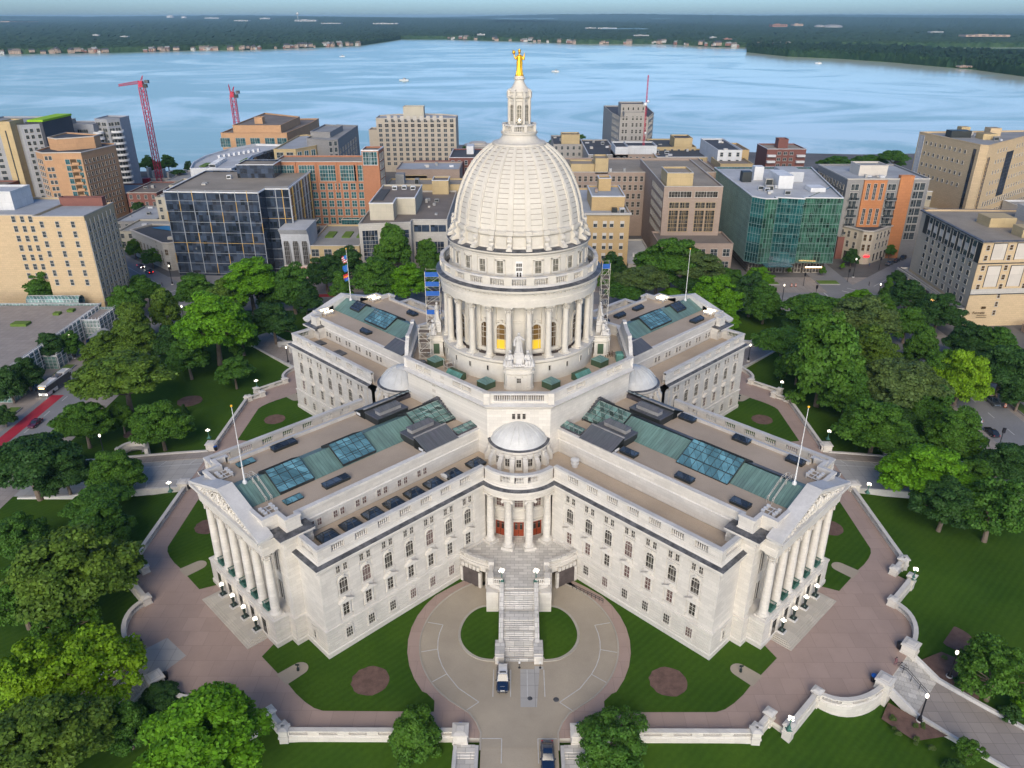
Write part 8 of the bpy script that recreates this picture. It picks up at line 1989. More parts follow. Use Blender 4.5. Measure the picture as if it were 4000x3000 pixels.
def car(x,y,z,rz,col,label,suv=False,L=4.7,lights=0,group='cars parked or driving round the square',police=False):
    """faces local -y"""
    r = thing('police_car' if police else 'parked_car', label, 'police car' if police else 'car', (x,y,z), rz, None if police else group); W_ = .93; H = 1.75 if suv else 1.42; be = 1.05 if suv else .88
    st_ = [(-.5,.55,.42,.62),(-.485,.80,.30,.78),(-.44,.90,.24,.86),(-.25,.93,.22,be),(0,.94,.22,be+.02),(.25,.94,.22,be+.03),(.42,.92,.24,be),(.485,.86,.30,be-.08),(.5,.75,.42,be-.25)]
    b = MB(); V = []
    for t,w_,z0,z1 in st_:
        for (fx,fz) in ((-.86,0),(-1,.3),(-1,.75),(-.86,1),(-.4,1.03),(.4,1.03),(.86,1),(1,.75),(1,.3),(.86,0)): V.append((w_*W_/.94*fx, t*L, z0+(z1-z0)*fz))
    n = 10; F = [(i*n+k,(i+1)*n+k,(i+1)*n+(k+1)%n,i*n+(k+1)%n) for i in range(len(st_)-1) for k in range(n)]
    F = [f[::-1] for f in F]+[tuple(range(n)),tuple(range((len(st_)-1)*n,len(st_)*n))[::-1]]
    b._add(V,F,0); 
    if police:
        for s_ in (-1,1): b.box(s_*.95-.012,s_*.95+.012,-.10*L,.24*L,.45,be-.1,1)
    b.build('body',[col,'paint_white'],r,smooth=True)
    c0,c1,c2,c3 = ((-.20,-.06,.36,.46) if suv else (-.17,-.03,.26,.42))
    b = MB(); V = []
    for t,w_,zz in ((c0,.82,be),(c1,.68,H),(c2,.67,H),(c3,.78,be)): V += [(-w_,t*L,zz),(w_,t*L,zz)]
    b._add(V,[(0,1,3,2),(4,5,7,6),(0,2,4,6),(1,7,5,3),(2,3,5,4)],0); b.build('windows','carglass',r)
    b = MB(); b.frustum(-.69,.69,c1*L+.02,c2*L-.02,H-.04,-.6,.6,c1*L+.15,c2*L-.15,H+.05)
    for s_ in (-1,1):
        b.tube([(s_*.80,c0*L,be),(s_*.68,c1*L,H)],.045,4); b.tube([(s_*.78,c3*L,be),(s_*.67,c2*L,H)],.05,4); b.tube([(s_*.78,.08*L,be),(s_*.685,.08*L,H)],.04,4)
    b.build('roof','paint_white' if police else col,r,smooth=True)
    for sx in (-1,1):
        for ty in (-.31,.30):
            b = MB(); b.T = Matrix.Translation((sx*.86,ty*L,.34)) @ Matrix.Rotation(pi/2,4,'Y'); b.lathe([(.01,-.1),(.34,-.1),(.36,-.05),(.36,.05),(.34,.1),(.21,.1)],16,mats=0); b.lathe([(.21,.1),(.2,.115),(.01,.115)],12,mats=1); b.lathe([(.01,-.115),(.2,-.115)],12,mats=1); b.T = None; b.build('wheel',['tyre','chrome'],r,smooth=True)
        b = MB(); b.box(sx*.62-.17,sx*.62+.17,-.497*L,-.47*L,.62,.76); b.build('headlight','headlamp' if lights else 'chrome',r)
        b = MB(); b.box(sx*.7-.14,sx*.7+.14,.485*L,.503*L,.68,.84); b.build('taillight','taillamp' if lights == 2 else 'flagred',r)
        b = MB(); b.box(sx*1.0-.08,sx*1.0+.08,c0*L+.12,c0*L+.28,be-.02,be+.12); b.build('mirror',col,r)
    b = MB(); b.box(-.5,.5,-.503*L,-.48*L,.42,.58); b.build('grille','trash',r)
    if police:
        b = MB(); b.box(-.5,.5,-.02*L,.03*L,H+.05,H+.15); b.build('light_bar','slate',r)
        b = MB(); b.tube([(-.5,-.52*L,.35),(-.45,-.53*L,.75),(.45,-.53*L,.75),(.5,-.52*L,.35)],.045,5); b.tube([(-.5,-.525*L,.55),(.5,-.525*L,.55)],.04,5); b.build('push_bar','trash',r)
        b = MB(); b.box(-.32,.32,-.504*L,-.5*L,.84,.93) ; b.build('hood_lettering','white',r)
        text_part('POLICE',.22,(0,-.37*L,.925),0,'paint_white',r,'hood_text',0)
    return r
car(-2.5,-61.6,.02,0,'paint_navy','dark blue and white police SUV parked at the foot of the stair',True,5.3,police=True)
car(3.85,-75.3,-.1,0,'paint_navy','dark blue car cut by the bottom edge in the marked bay',False,4.9)
R_ = radians
car(128.7,38.2,GZ+.02,0,'paint_grey','grey SUV parked on the right street near an orange barrel',True,4.8)
car(118.9,29.0,GZ+.02,pi,'paint_white','white sedan parked on the right street under the yellow-green tree')
car(119.0,21.4,GZ+.02,pi,'paint_black','black car parked behind the white sedan')
car(129.5,46.5,GZ+.02,0,'paint_black','black car parked beyond the grey SUV')
car(130.2,99,GZ+.02,0,'paint_black','black car by the hotel tree beds',True)
for k,(x,y,c,lb) in enumerate(((157.1,167.5,'paint_grey','grey SUV first in the row beside the wedge building'),(162.2,171.9,'paint_black','black car second in the row beside the wedge building'),(166.3,175.4,'paint_black','black SUV third in the row beside the wedge building'),(175.5,184.5,'paint_grey','grey car farthest along the street by the orange block'))): car(x,y,GZ+.02,radians(-45),c,lb,k%2==0)
car(-157.2,162.5,GZ+.02,radians(45),'paint_red','dark red car driving toward the crossing by the bank',False,4.5,2); car(-150.6,155.2,GZ+.02,radians(45+180),'paint_black','black car with lit tail lights at the crossing by the bank',False,4.6,2)
car(-124.0,25.2,GZ+.02,0,'paint_maroon','dark maroon car beside the red lane under the trees'); car(-92.5,121.5,GZ+.02,R_(90),'paint_white','white car behind the trees of the left rear lawn'); car(-105,120.0,GZ+.02,R_(90),'paint_silver','silver car half hidden behind the big bright maple')
car(60,121,GZ+.02,R_(90),'paint_white','white car glimpsed through the trees behind the right rear wing'); car(52,121,GZ+.02,R_(90),'paint_white','second white car glimpsed through trees behind the right rear wing')
def bus():
    r = thing('city_bus','white and navy city bus with an orange lit sign driving toward the camera','bus',(-130.3,47.4,GZ+.02),R_(-4)); L=12.4; w_=1.28
    b = MB(); b.box(-w_,w_,-L/2,L/2,.35,1.35,0); b.box(-w_,w_,-L/2,L/2,1.35,2.95,1); b.box(-w_+.04,w_-.04,-L/2+.1,L/2-.05,2.95,3.1,0); b.box(-w_-.02,w_+.02,-1.5,L/2-1.5,.4,2.9,2); b.box(-w_-.03,w_+.03,L/2-1.6,L/2,.4,2.9,0); b.build('body',['paint_white','carglass','paint_navy'],r)
    b = MB(); b.box(-1.1,1.1,-L/2+.5,-.5,3.1,3.35,0); b.box(-.9,.9,-.3,2.2,3.1,3.45,1); b.box(-1.1,1.1,2.6,L/2-.6,3.1,3.5,0); b.build('roof_pods',['paint_white','paint_navy'],r)
    b = MB(); b.box(-1.15,1.15,-L/2-.04,-L/2,1.25,2.45,0); b.build('windscreen','carglass',r); b = MB(); b.box(-.75,.75,-L/2-.05,-L/2,2.52,2.8,0); b.build('destination_sign','warmlamp',r)
    for s_ in (-1,1):
        b = MB(); b.box(s_*.9-.2,s_*.9+.2,-L/2-.05,-L/2,.6,.8); b.build('headlight','headlamp',r); b = MB(); b.box(s_*1.5-.1,s_*1.5+.1,-L/2-.4,-L/2-.2,1.7,2.4); b.build('mirror','trash',r)
        b = MB()
        for ty in (-3.6,3.2):
            b.T = Matrix.Translation((s_*1.15,ty,.5)) @ Matrix.Rotation(pi/2,4,'Y'); b.lathe([(.01,-.16),(.5,-.16),(.5,.16),(.01,.16)],14); b.T = None
        b.build('wheel_pair','tyre',r); b = MB()
        for k in range(8): b.box(s_*1.29-.01,s_*1.31+.01,-5.6+k*1.4,-4.5+k*1.4,1.5,2.6)
        b.build('side_windows','carglass',r)
bus()
# ---- benches in the low curved walls, shelter, barrels, signals
def exedra(x,y,z,rot,label):
    r = thing('curved_stone_bench',label,'stone bench',(x,y,z),rot,'curved stone benches on the park walls'); b = MB(); P = arc(0,0,3.3,-90,90,20); P = [(p[0],-p[1]) for p in P]
    b.sweep(P,[(.35,-.8),(.35,1.3),(.42,1.3),(.42,1.5),(-.35,1.5),(-.35,-.5)][::1]); b.box(-3.9,-3.0,-.6,.4,-.8,1.6); b.box(3.0,3.9,-.6,.4,-.8,1.6); b.build('back_wall','stone_top',r)
    b = MB(); b.sweep(arc(0,0,2.4,-90,90,16)[::1] if False else [(p[0]*.76,p[1]*.76) for p in P],[(.5,0),(.5,.45),(-.2,.45),(-.2,0)]); b.build('seat','paleconcrete',r)
exedra(-91.0,8.6,-1.5,0,'semicircular stone bench beside the left drive'); exedra(90,8.4,-1.5,0,'semicircular stone bench beside the right drive'); exedra(-73,75,-2.9,R_(-45),'semicircular stone bench by the left rear path'); exedra(72.5,76,-2.9,R_(45),'semicircular stone bench by the right rear path')
r = thing('bus_shelter','bus shelter with a curved pale blue roof on the left sidewalk','bus shelter',(-134.8,80.5,GZ+.02)); b = MB(); b.T = Matrix.Rotation(pi/2,4,'X'); b.lathe([(1.9,-4.5),(1.9,4.5)],12,(0,-2.2),a0=125,a1=235); b.T = None
b = MB(); K = 10
for i in range(K): 
    t0,t1 = -1+2*i/K,-1+2*(i+1)/K; z0,z1 = 2.6+.8*(1-t0*t0),2.6+.8*(1-t1*t1); b._add([(t0*1.8,-4.5,z0),(t1*1.8,-4.5,z1),(t1*1.8,4.5,z1),(t0*1.8,4.5,z0)],[(0,1,2,3)],0)
b.build('roof','tealglass' if False else 'roof_blue',r); b = MB()
for yy in (-4,0,4): b.box(-1.5,-1.4,yy-.05,yy+.05,0,2.8); b.box(1.4,1.5,yy-.05,yy+.05,0,2.8)
b.box(-1.55,-1.5,-4,4,.3,2.4); b.build('frame','bluelid',r)
M['orange'] = pm('orange_plastic',(.62,.13,.03),.5)
for k,(x,y,lb) in enumerate(((106.6,138.5,'orange traffic barrel, left of the pair before the green glass office'),(108.2,138.5,'orange traffic barrel, right of the pair before the green glass office'),(134.7,94.2,'orange traffic barrel among the hotel tree beds'),(130.9,36.2,'orange traffic barrel beside the grey SUV'),(-129.5,119.0,'orange barrel at the left crossing'))):
    b = MB(); b.lathe([(.36,0),(.34,.3)],12,mats=0); b.lathe([(.34,.3),(.32,.5)],12,mats=1); b.lathe([(.32,.5),(.3,.7)],12,mats=0); b.lathe([(.3,.7),(.28,.85)],12,mats=1); b.lathe([(.28,.85),(.26,1.05),(.01,1.06)],12,mats=0); b.lathe([(.5,0),(.5,.06),(.3,.07)],12,mats=2)
    tag(b.build('traffic_barrel',['orange','white','trash'],None,(x,y,GZ+.02)),lb,'traffic barrel','orange traffic barrels')
def signal(x,y,label,rot=0,h=5.0):
    r = thing('traffic_signal',label,'traffic light',(x,y,GZ),rot,'traffic lights round the square'); b = MB(); b.lathe([(.16,0),(.1,.4),(.08,h)],8); b.build('post','trash',r); b = MB(); b.box(-.25,.25,-.2,.2,h-.9,h+.3); b.box(-.35,.35,-.25,-.2,h-1.0,h+.4); b.build('signal_head','trash',r)
for x,y,lb in ((110.6,123.9,'black traffic signal in mid-square beside the right crossing'),(111.5,139.4,'traffic signal before the orange barrels'),(130.4,144,'traffic signal with white sign on the corner plaza'),(149.9,160.6,'traffic signal before the wedge building door'),(-137.5,128,'traffic signal at the left crossing'),(110.3,9.5,'traffic signal left of the red pavement'),(117.2,14.9,'traffic signal right of the red pavement')): signal(x,y,lb)
# people
M['skin'] = pm('skin',(.35,.20,.14),.6); M['cloth_dark'] = pm('dark_clothes',(.02,.02,.03),.9); M['cloth_pink'] = pm('mauve_clothes',(.25,.12,.13),.9); M['cloth_blue'] = pm('blue_clothes',(.05,.09,.2),.9)
def person(x,y,z,rot,label,mat='cloth_dark',step=.22):
    J = [(0,0,.92,.14,.10),(0,.01,1.15,.15,.10),(0,.02,1.38,.17,.10),(0,.0,1.50,.06),(0,-.01,1.60,.085),(0,-.01,1.70,.08),
         (-.10,0,.86,.09),(-.11,-step*.5,.48,.06),(-.11,-step*.9,.08,.045),(-.11,-step*.9-.14,.04,.04),(.10,0,.86,.09),(.11,step*.3,.48,.06),(.11,step*.9,.10,.045),(.11,step*.9-.13,.05,.04),
         (-.21,.01,1.38,.06),(-.27,.08,1.12,.045),(-.26,-.02,.88,.035),(-.25,-.04,.80,.03),(.21,.01,1.38,.06),(.27,-.05,1.12,.045),(.26,-.16,.92,.035),(.25,-.2,.85,.03)]
    E_ = [(0,1),(1,2),(2,3),(3,4),(4,5),(0,6),(6,7),(7,8),(8,9),(0,10),(10,11),(11,12),(12,13),(2,14),(14,15),(15,16),(16,17),(2,18),(18,19),(19,20),(20,21)]
    o = skin_fig('person',J,E_,mat,None,(x,y,z),rot); tag(o,label,'person')
    b = MB(); b.ball((0,-.02,1.64),.105,0,8,1.2); b.box(-.02,.02,-.145,-.11,1.6,1.65); h = b.build('face','skin',o,smooth=True)
    b = MB(); b.ball((0,.01,1.68),.11,0,8,1.0); b.build('hair','cloth_dark',o,smooth=True); return o
person(137,139.4,GZ+.02,R_(60),'person in dark clothes crossing the right intersection'); person(147.6,164.8,GZ+.02,R_(20),'person standing at the wedge building door','cloth_blue'); person(-137.9,137.5,GZ+.02,R_(-40),'person in dark clothes crossing the left intersection'); person(58.9,-58.2,.0,R_(120),'person in mauve clothes bending over a bicycle at the right steps','cloth_pink',.1); person(-94.5,122.8,GZ+.12,R_(90),'person walking behind the big bright maple','cloth_dark')
# bicycle at the steps
r = thing('bicycle','dark bicycle leaning on the hand rail at the top of the right steps','bicycle',(59.9,-58.6,0.0),R_(-35)); 
for x in (-.52,.52):
    b = MB(); b.tube([(x+.33*cos(2*pi*k/14),0,.35+.33*sin(2*pi*k/14)) for k in range(15)],.025,5); b.build('wheel','tyre',r)
b = MB(); b.tube([(-.52,0,.35),(-.1,0,.32),(-.2,0,.85),(.38,0,.85),(-.1,0,.32)],.025,5); b.tube([(.52,0,.35),(.36,0,.95)],.025,5); b.tube([(.36,-.22,.98),(.36,.22,.98)],.02,5); b.tube([(-.52,0,.35),(-.2,0,.8)],.02,5); b.build('frame','cloth_dark',r); b = MB(); b.box(-.35,-.1,-.08,.08,.88,.95); b.build('saddle','trash',r)
r = thing('hand_rail','dark double hand rail down the middle of the right steps','hand rail',(0,0,0)); b = MB()
for z in (.55,.95): b.tube([(59.2,-59.0,z),(60.0,-59.8,z-.0),(62.6,-62.4,z-2.3)],.05,6)
for t in (0,.33,.66,1): x,y,zz = 59.6+3.0*t,-59.4-3.0*t,-.1-2.2*t; b.tube([(x,y,zz-.2),(x,y,zz+.95)],.05,5)
b.build('rail','trash',r)
r = thing('hand_rail','dark hand rail on the left plaza steps under the trees','hand rail',(0,0,0)); b = MB()
for z in (.55,.95): b.tube([(-59.2,-59.0,z),(-60.0,-59.8,z),(-62.6,-62.4,z-2.3)],.05,6)
b.build('rail','trash',r)
# scaffolds
def scaffold(x,y,z0,lev,w_,d_,lh,label,rot=0,blue=()):
    r = thing('scaffold',label,'scaffold',(x,y,z0),rot,'scaffolds around the drum'); b = MB(); q = MB(); bl_ = MB()
    for i in range(lev+1):
        z = i*lh
        for sx in (0,1):
            b.tube([(sx*w_,0,z),(sx*w_,d_,z)],.05,4); b.tube([(0,sx*d_,z),(w_,sx*d_,z)],.05,4); b.tube([(0,sx*d_,z+.9),(w_,sx*d_,z+.9)],.035,4)
            if i < lev: b.tube([(0,sx*d_,z),(w_,sx*d_,z+lh)] if i%2 else [(w_,sx*d_,z),(0,sx*d_,z+lh)],.04,4)
        if i and i < lev+1: q.box(.05,w_-.05,.05,d_-.05,z-.03,z+.04)
        if i in blue: bl_.box(-.03,w_+.03,-.04,-.02,z,z+1.0); bl_.box(-.04,-.02,0,d_,z,z+1.0); bl_.box(w_+.02,w_+.04,0,d_,z,z+1.0)
    for sx in (0,1):
        for sy in (0,1): b.box(sx*w_-.05,sx*w_+.05,sy*d_-.05,sy*d_+.05,0,lev*lh+1.1)
    b.build('poles','frame',r); split_build(q,'deck','wood',r); 
    if blue: bl_.build('blue_netting','bluelid',r)
scaffold(-18.9,.5,TZ,8,2.9,2.2,2.0,'tall scaffold tower with blue netting on the left of the drum',0,(4,6,7,8)); scaffold(-20.0,-5.6,TZ,3,2.3,1.8,2.1,'short bare scaffold tower beside the left terrace wall',0); scaffold(16.9,2.2,TZ,8,1.6,2.4,2.15,'narrow green-grey scaffold on the right of the drum',0,(8,)); scaffold(-14.0,-11.2,TZ,1,1.6,1.6,1.3,'small scaffold frame by the copper hatch, left',.5)
b = MB(); b.box(-.5,.5,-.3,.3,0,.5); tag(b.build('equipment_case','yellowframe',None,(-13.4,-12.6,TZ+.01)),'small yellow case on the dome terrace by the left hatch','case')
b = MB(); b.frustum(-1.3,1.3,-.8,.8,0,-1.1,1.1,-.7,.7,.9); b.box(-.9,.9,-.5,.5,.9,1.25); tag(b.build('tarp_heap','slate',None,(-19.6,-7.8,TZ+.01)),'dark covered heap on the left end of the dome terrace','heap')
b = MB()
for k in range(5): b.box(-1.6+.5*k,-1.45+.5*k,-.8,.8,0,.15*k+.2)
b.box(-1.7,1.0,-.1,.1,.5,.7); tag(b.build('timber_stack','wood',None,(18.9,-2.2,TZ+.01)),'stack of poles and boards on the right end of the dome terrace','stack')
b = MB(); b.box(-.7,.7,-.9,.9,0,1.4); b.frustum(-.8,.8,-1.0,1.0,1.4,-.5,.5,-.7,.7,1.7,0); tag(b.build('teal_container','copper_fresh',None,(20.5,-4.6,TZ+.01)),'teal covered container against the right curved wall','container')
# manholes, mulch rings, small things
flat('manhole_cover',[circ(5.5,-65.1,.45,14),circ(1.6,-64.9,.38,14)],.025,'slate'); 
tr = []
for (x,y,r_) in ((-89.5,38.9,3.3),(-78.8,-32,0.01),(-62.5,59,2.4),(73.6,-49.3,2.9),(-97,20.4,2.0),(-84,19.5,2.0)): tr.append(circ(x,y,r_,18))
b = MB()
for p in tr: 
    cx,cy = sum(q[0] for q in p)/len(p), sum(q[1] for q in p)/len(p); b.prism(p, zg(cx,cy)-.3, zg(cx,cy)+.16)
struct(b.build('mulch_ring','mulch'))
for sx,sy in ((-1,-1),(1,-1),(1,1)):
    b = MB(); b.lathe([(.22,0),(.2,.5),(.08,.6),(.06,1.1)],8); b.box(-.3,.3,-.05,.05,1.0,1.3); tag(b.build('small_monument','bronzedark',None,(sx*34.4,sy*59.6 if sy<0 else 34.4,.05) if not (sx>0 and sy>0) else (58.8,34.6,.05)),'small dark marker on the path bay, %s' % {(-1,-1):'left of the drive',(1,-1):'right of the drive',(1,1):'beyond the right wing'}[(sx,sy)],'marker')
# shrubs in the bed by the right steps
def shrub(x,y,z,R,mat,label,grp):
    me,_ = PROTO['small']; r = bpy.data.objects.new('shrub',me); COL.objects.link(r); r.location=(x,y,z+R*.6); r.scale=(R,R,R*.9); r.rotation_euler=(0,0,random.uniform(0,6)); r.material_slots[0].link='OBJECT'; r.material_slots[0].material=M[mat]; tag(r,label,'shrub',grp)
rs = random.Random(5)
for k in range(14):
    a = rs.uniform(86,92.5); l = rs.uniform(5.8,10.5)*(1 if k < 9 else -1); x,y = wf(a,-l,-45); shrub(x,y,-2.2,rs.uniform(.3,.55),'leaf_grey','small sparse shrub in the mulch bed by the right steps','shrubs in the mulch beds')
for x,y,R,lb in ((-57,-69,2.6,'dark rounded shrub mass below the left steps'),(69,-60,1.4,'green shrub beside the upper right path lamp'),(73,-66,1.6,'shrub on the upper side of the lower right path'),(60,-75,1.5,'shrub on the near side of the lower right path'),(-63,66,1.6,'dark shrub by the left rear path'),(63,67,1.6,'dark hedge piece by the right rear path'),(60,62,1.3,'dark low shrub by the right rear lawn edge')): shrub(x,y,-2.7,R,'leaf_dark',lb,'shrubs along the paths')
# planter beds on the square corners
def planter(x,y,w_,d_,label,mat='greenroof'):
    r = thing('planter_bed',label,'planter',(x,y,GZ+.02),0,'planted beds on the sidewalks'); b = MB(); b.box(-w_,w_,-d_,d_,0,.35); b.build('kerb_stone','paleconcrete',r); b = MB(); b.box(-w_+.25,w_-.25,-d_+.25,d_-.25,.3,.5); b.build('planting',mat,r)
planter(99,141.5,3.5,1.6,'planted bed on the square left of the barrels'); planter(122,142.5,4.2,2.2,'planted bed with shrubs at the corner plaza'); planter(134.3,112,1.6,3.5,'tree bed at the foot of the hotel arcade'); planter(134.3,101,1.6,3.5,'tree bed nearer along the hotel arcade'); planter(134.5,35,1.6,4.2,'tree bed beside the right street'); planter(-134.3,58,1.6,4.5,'tree bed before the glass atrium'); planter(-134.3,30,1.6,4.5,'tree bed at the left edge street')
# yellow hose on the plaza by the front wall
b = MB(); b.tube([(-27+k*.9,-70.6+.15*sin(k*1.1),.06) for k in range(14)],.06,5); tag(b.build('yellow_hose','yellowframe',None),'long yellow hose lying along the front left balustrade','hose')
# low signs by the stair foot
for x,lb in ((0.05,'small white sign post at the middle of the stair foot'),(-3.3,'small sign post left of the stair foot'),(3.3,'small sign post right of the stair foot')):
    b = MB(); b.box(-.03,.03,-.03,.03,0,1.2,1); b.box(-.15,.15,-.05,-.03,.9,1.35,0); b.lathe([(.2,0),(.2,.06),(.01,.08)],8,mats=1); tag(b.build('sign_post',['white','trash'],None,(x,-58.9,0.01)),lb,'sign','sign posts at the stair foot')
# accessible ramp rail
r = thing('ramp_rail','long dark rail of the sloping ramp beside the right carriage arch','hand rail',(0,0,0)); b = MB(); p0,p1 = Vector((9.6,-40.3,.9)),Vector((14.6,-44.2,.9)); 
for dz in (0,-.4): b.tube([tuple(p0+Vector((0,0,dz))),tuple(p1+Vector((0,0,dz)))],.05,5)
for k in range(9): q = p0+(p1-p0)*k/8; b.tube([tuple(q),(q.x,q.y,0)],.04,4)
b.build('rail','darkframe',r)
# ================================================================ FAR SHORE
SHORE_A= [(-6000,1500),(-2600,1950),(-1466, 2224), (-1190, 2322), (-1012, 2489), (-866, 2507), (-571, 2896), (-548, 3282), (-530, 3734), (-321, 3730), (48, 3377), (233, 3113), (574, 3079), (691, 2781), (787, 2732), (1124, 2728), (2600,2700),(6000,2700)]
SHORE_B= [(684, 2342), (719, 2072), (807, 1963), (872, 1785), (888, 1663), (918, 1522), (903, 1327),(1300,1000),(2600,900),(5000,800),(5000,2600),(1200,2600),(780,2420)]
def cm(name, c1, c2, sc1):
    m,t,b = newmat(name); tc = N(t,"ShaderNodeTexCoord").outputs["Object"]; n1 = ramp(t, noise(t,tc,sc1,6,.7), .35,.65); n2 = ramp(t, noise(t,tc,sc1*.12,3), .4,.6)
    t.links.new(mix(t,n1,mix(t,n2,scl(c1,.6),c1),c2), b.inputs["Base Color"]); b.inputs["Roughness"].default_value=1; b.inputs["Specular IOR Level"].default_value=.05; M[name]=m
cm('far_forest',(.018,.050,.022),(.060,.105,.042),.03)
cm('point_forest',(.012,.040,.018),(.040,.080,.030),.06)
def forest_strip(name, line, depth_rows, base=-6, hmin=9, hmax=17, seed=1, step=9.0, fn=None):
    """canopy that starts as a wall of trees on the shore line and runs inland as a bumpy surface"""
    r = np.random.default_rng(seed); P = []
    for a, c in zip(line, line[1:]):
        L = sqrt((c[0]-a[0])**2+(c[1]-a[1])**2); n = max(1,int(L/step))
        for k in range(n): P.append((a[0]+(c[0]-a[0])*k/n, a[1]+(c[1]-a[1])*k/n))
    P.append(line[-1]); P = np.array(P); n = len(P); rows = []
    d0 = P-np.array([0,-148.0]); dist = np.linalg.norm(d0,axis=1); dirn = d0/dist[:,None]
    V = []
    for j, t in enumerate(depth_rows):
        q = P+dirn*t; jit = r.uniform(-.5,.5,(n,2))*min(30,3+t*.02); q = q+jit
        if t == 0: z = np.full(n, base-1.0)
        else:
            env = 1.0
            z = base+hmin+(hmax-hmin)*r.random(n)+np.minimum(60, (t/4000.0)*8)+22*np.clip((t-3000)/5000,0,1)*(np.sin(q[:,0]*.0009+t*.0004)+1)+ (30*np.clip((t-9000)/6000,0,1)*(1+.6*np.sin(q[:,0]*.00042)))
            if fn is not None: z = z+fn(q)
        V.append(np.column_stack([q,z]))
    V = np.concatenate(V); F = [(j*n+i,j*n+i+1,(j+1)*n+i+1,(j+1)*n+i) for j in range(len(depth_rows)-1) for i in range(n-1)]
    me = bpy.data.meshes.new(name); me.from_pydata(V.tolist(),[],F); me.materials.append(M['far_forest']); me.update()
    o = bpy.data.objects.new(name, me); COL.objects.link(o); return o
rowsA = [0,1,7,15,24,34,46,60,76,94,115,140,170,205,245,290,340,400,470,550,640,740,860,1000,1160,1350,1570,1820,2100,2450,2850,3300,3850,4500,5200,6000,7000,8200,9600,11200,13000,15000,17500]
lineA = [p for p in SHORE_A if True]
o = forest_strip('wooded_far_shore', lineA, rowsA, seed=4); tag(o, 'dense belt of dark green woods along the far lake shore, fading to blue', 'woodland', kind='stuff')
b = MB(); b.prism(SHORE_B[::1] if False else SHORE_B[::-1], -9, -5.2); struct(b.build('point_ground','grass'))
rowsB = [0,1,6,13,21,30,40,52,66,82,100,122,148,178,212,250,300,360,430,520,640,800]
o = forest_strip('wooded_point', SHORE_B[:8], rowsB, seed=9, step=6.0, hmin=8, hmax=19, fn=lambda q: np.where((q[:,0] < 940)&(q[:,0] > 880)&(q[:,1] < 1600)&(q[:,1] > 1500), -14.5, 0)); o.data.materials[0] = M['point_forest']; tag(o, 'wooded point reaching into the lake from the right, darker than the far shore', 'woodland', kind='stuff')
b = MB(); b.prism([(-16000,1950),(-6000,1500),(-2600,1950)]+SHORE_A[2:-2]+[(6000,2700),(16000,2700),(16000,24000),(-16000,24000)], -9, -5.5); struct(b.build('far_land','far_forest'))
for x0,y0,w_,d_ in ((-4100,9300,260,500),(-700,9000,400,700),(300,8500,500,900),(-5600,9200,500,300),(1400,5200,120,260),(300,5000,160,90),(-1500,6500,350,250)):
    pass
b = MB()
for x0,y0,w_,d_ in ((-5200,8200,330,420),(-250,8700,700,900),(-3900,9900,260,400),(500,4700,260,130),(1450,9000,260,500)): b.sheet([(x0,y0),(x0+w_,y0),(x0+w_,y0+d_),(x0,y0+d_)], 62 if y0 > 7000 else 24)
struct(b.build('far_pond','water'))
# houses on the far shore: small gabled houses at the water's edge
wallm('house_white',(.62,.60,.56),3,3); wallm('house_tan',(.50,.36,.27),3,3); wallm('house_brick',(.36,.17,.12),3,3)
wallm('far_white',(.48,.48,.47),8,8)
HP = {}
for i,(wl,rf) in enumerate((('house_white','roof_brown'),('house_tan','roof_dark'),('house_brick','roof_grey'),('house_tan','roof_brown'))):
    b = MB(); b.box(-6,6,-4,4,0,6.5,0); b._add([(-6.6,-4.6,6.3),(6.6,-4.6,6.3),(6.6,4.6,6.3),(-6.6,4.6,6.3),(-6.6,0,9.8),(6.6,0,9.8)],[(0,1,5,4),(2,3,4,5),(1,2,5),(3,0,4)],1); 
    for x in (-4,-1.3,1.4,4): b.box(x-.6,x+.6,-4.05,-3.98,3.8,5.3,2); b.box(x-.6,x+.6,-4.05,-3.98,.8,2.6,2)
    b.box(3,4.2,1,2,8,11,1); HP[i] = (b,[wl,rf,'darkglass'])
rh = random.Random(21); cnt = 0; first = {}
LH = ['small white lakeside house with brown roof on the far shore','small tan lakeside house with dark roof on the far shore','small brick lakeside house with grey roof on the far shore','small tan lakeside house with brown roof on the far shore']
def along(line, n, rng):
    segs = [(a,c,sqrt((c[0]-a[0])**2+(c[1]-a[1])**2)) for a,c in zip(line,line[1:])]; T = sum(s_[2] for s_ in segs)
    for k in range(n):
        t = rng.random()*T
        for a,c,l in segs:
            if t <= l: yield (a[0]+(c[0]-a[0])*t/l, a[1]+(c[1]-a[1])*t/l); break
            t -= l
for x,y in list(along(SHORE_A[2:7],78,rh))+list(along(SHORE_A[9:16],64,rh)):
    i = rh.randrange(4); d = Vector((x,y+148)).normalized(); off = rh.choice([-4,-1,2,-3]) ; s_ = rh.uniform(.8,1.7)
    if i not in first: b,mats = HP[i]; o = b.build('lake_house',mats); first[i] = o.data
    else: o = bpy.data.objects.new('lake_house',first[i]); COL.objects.link(o)
    o.location = (x+d.x*off,y+d.y*off,-5.6+rh.choice([0,0,1.5,4])); o.scale = (s_,s_*.9,s_*rh.uniform(.75,1.0)); o.rotation_euler = (0,0,rh.uniform(-.7,.7)); az = x/(y+148); sec = 'at the left edge' if az < -.5 else 'left of the crane' if az < -.44 else 'above the left crane' if az < -.36 else 'left of the wide hotel' if az < -.26 else 'above the wide hotel' if az < -.1 else 'right of the statue' if az < .1 else 'nearer the wooded point'
    tag(o,LH[i].replace(' on the far shore',' on the far shore, '+sec),'house','houses along the far lake shore')
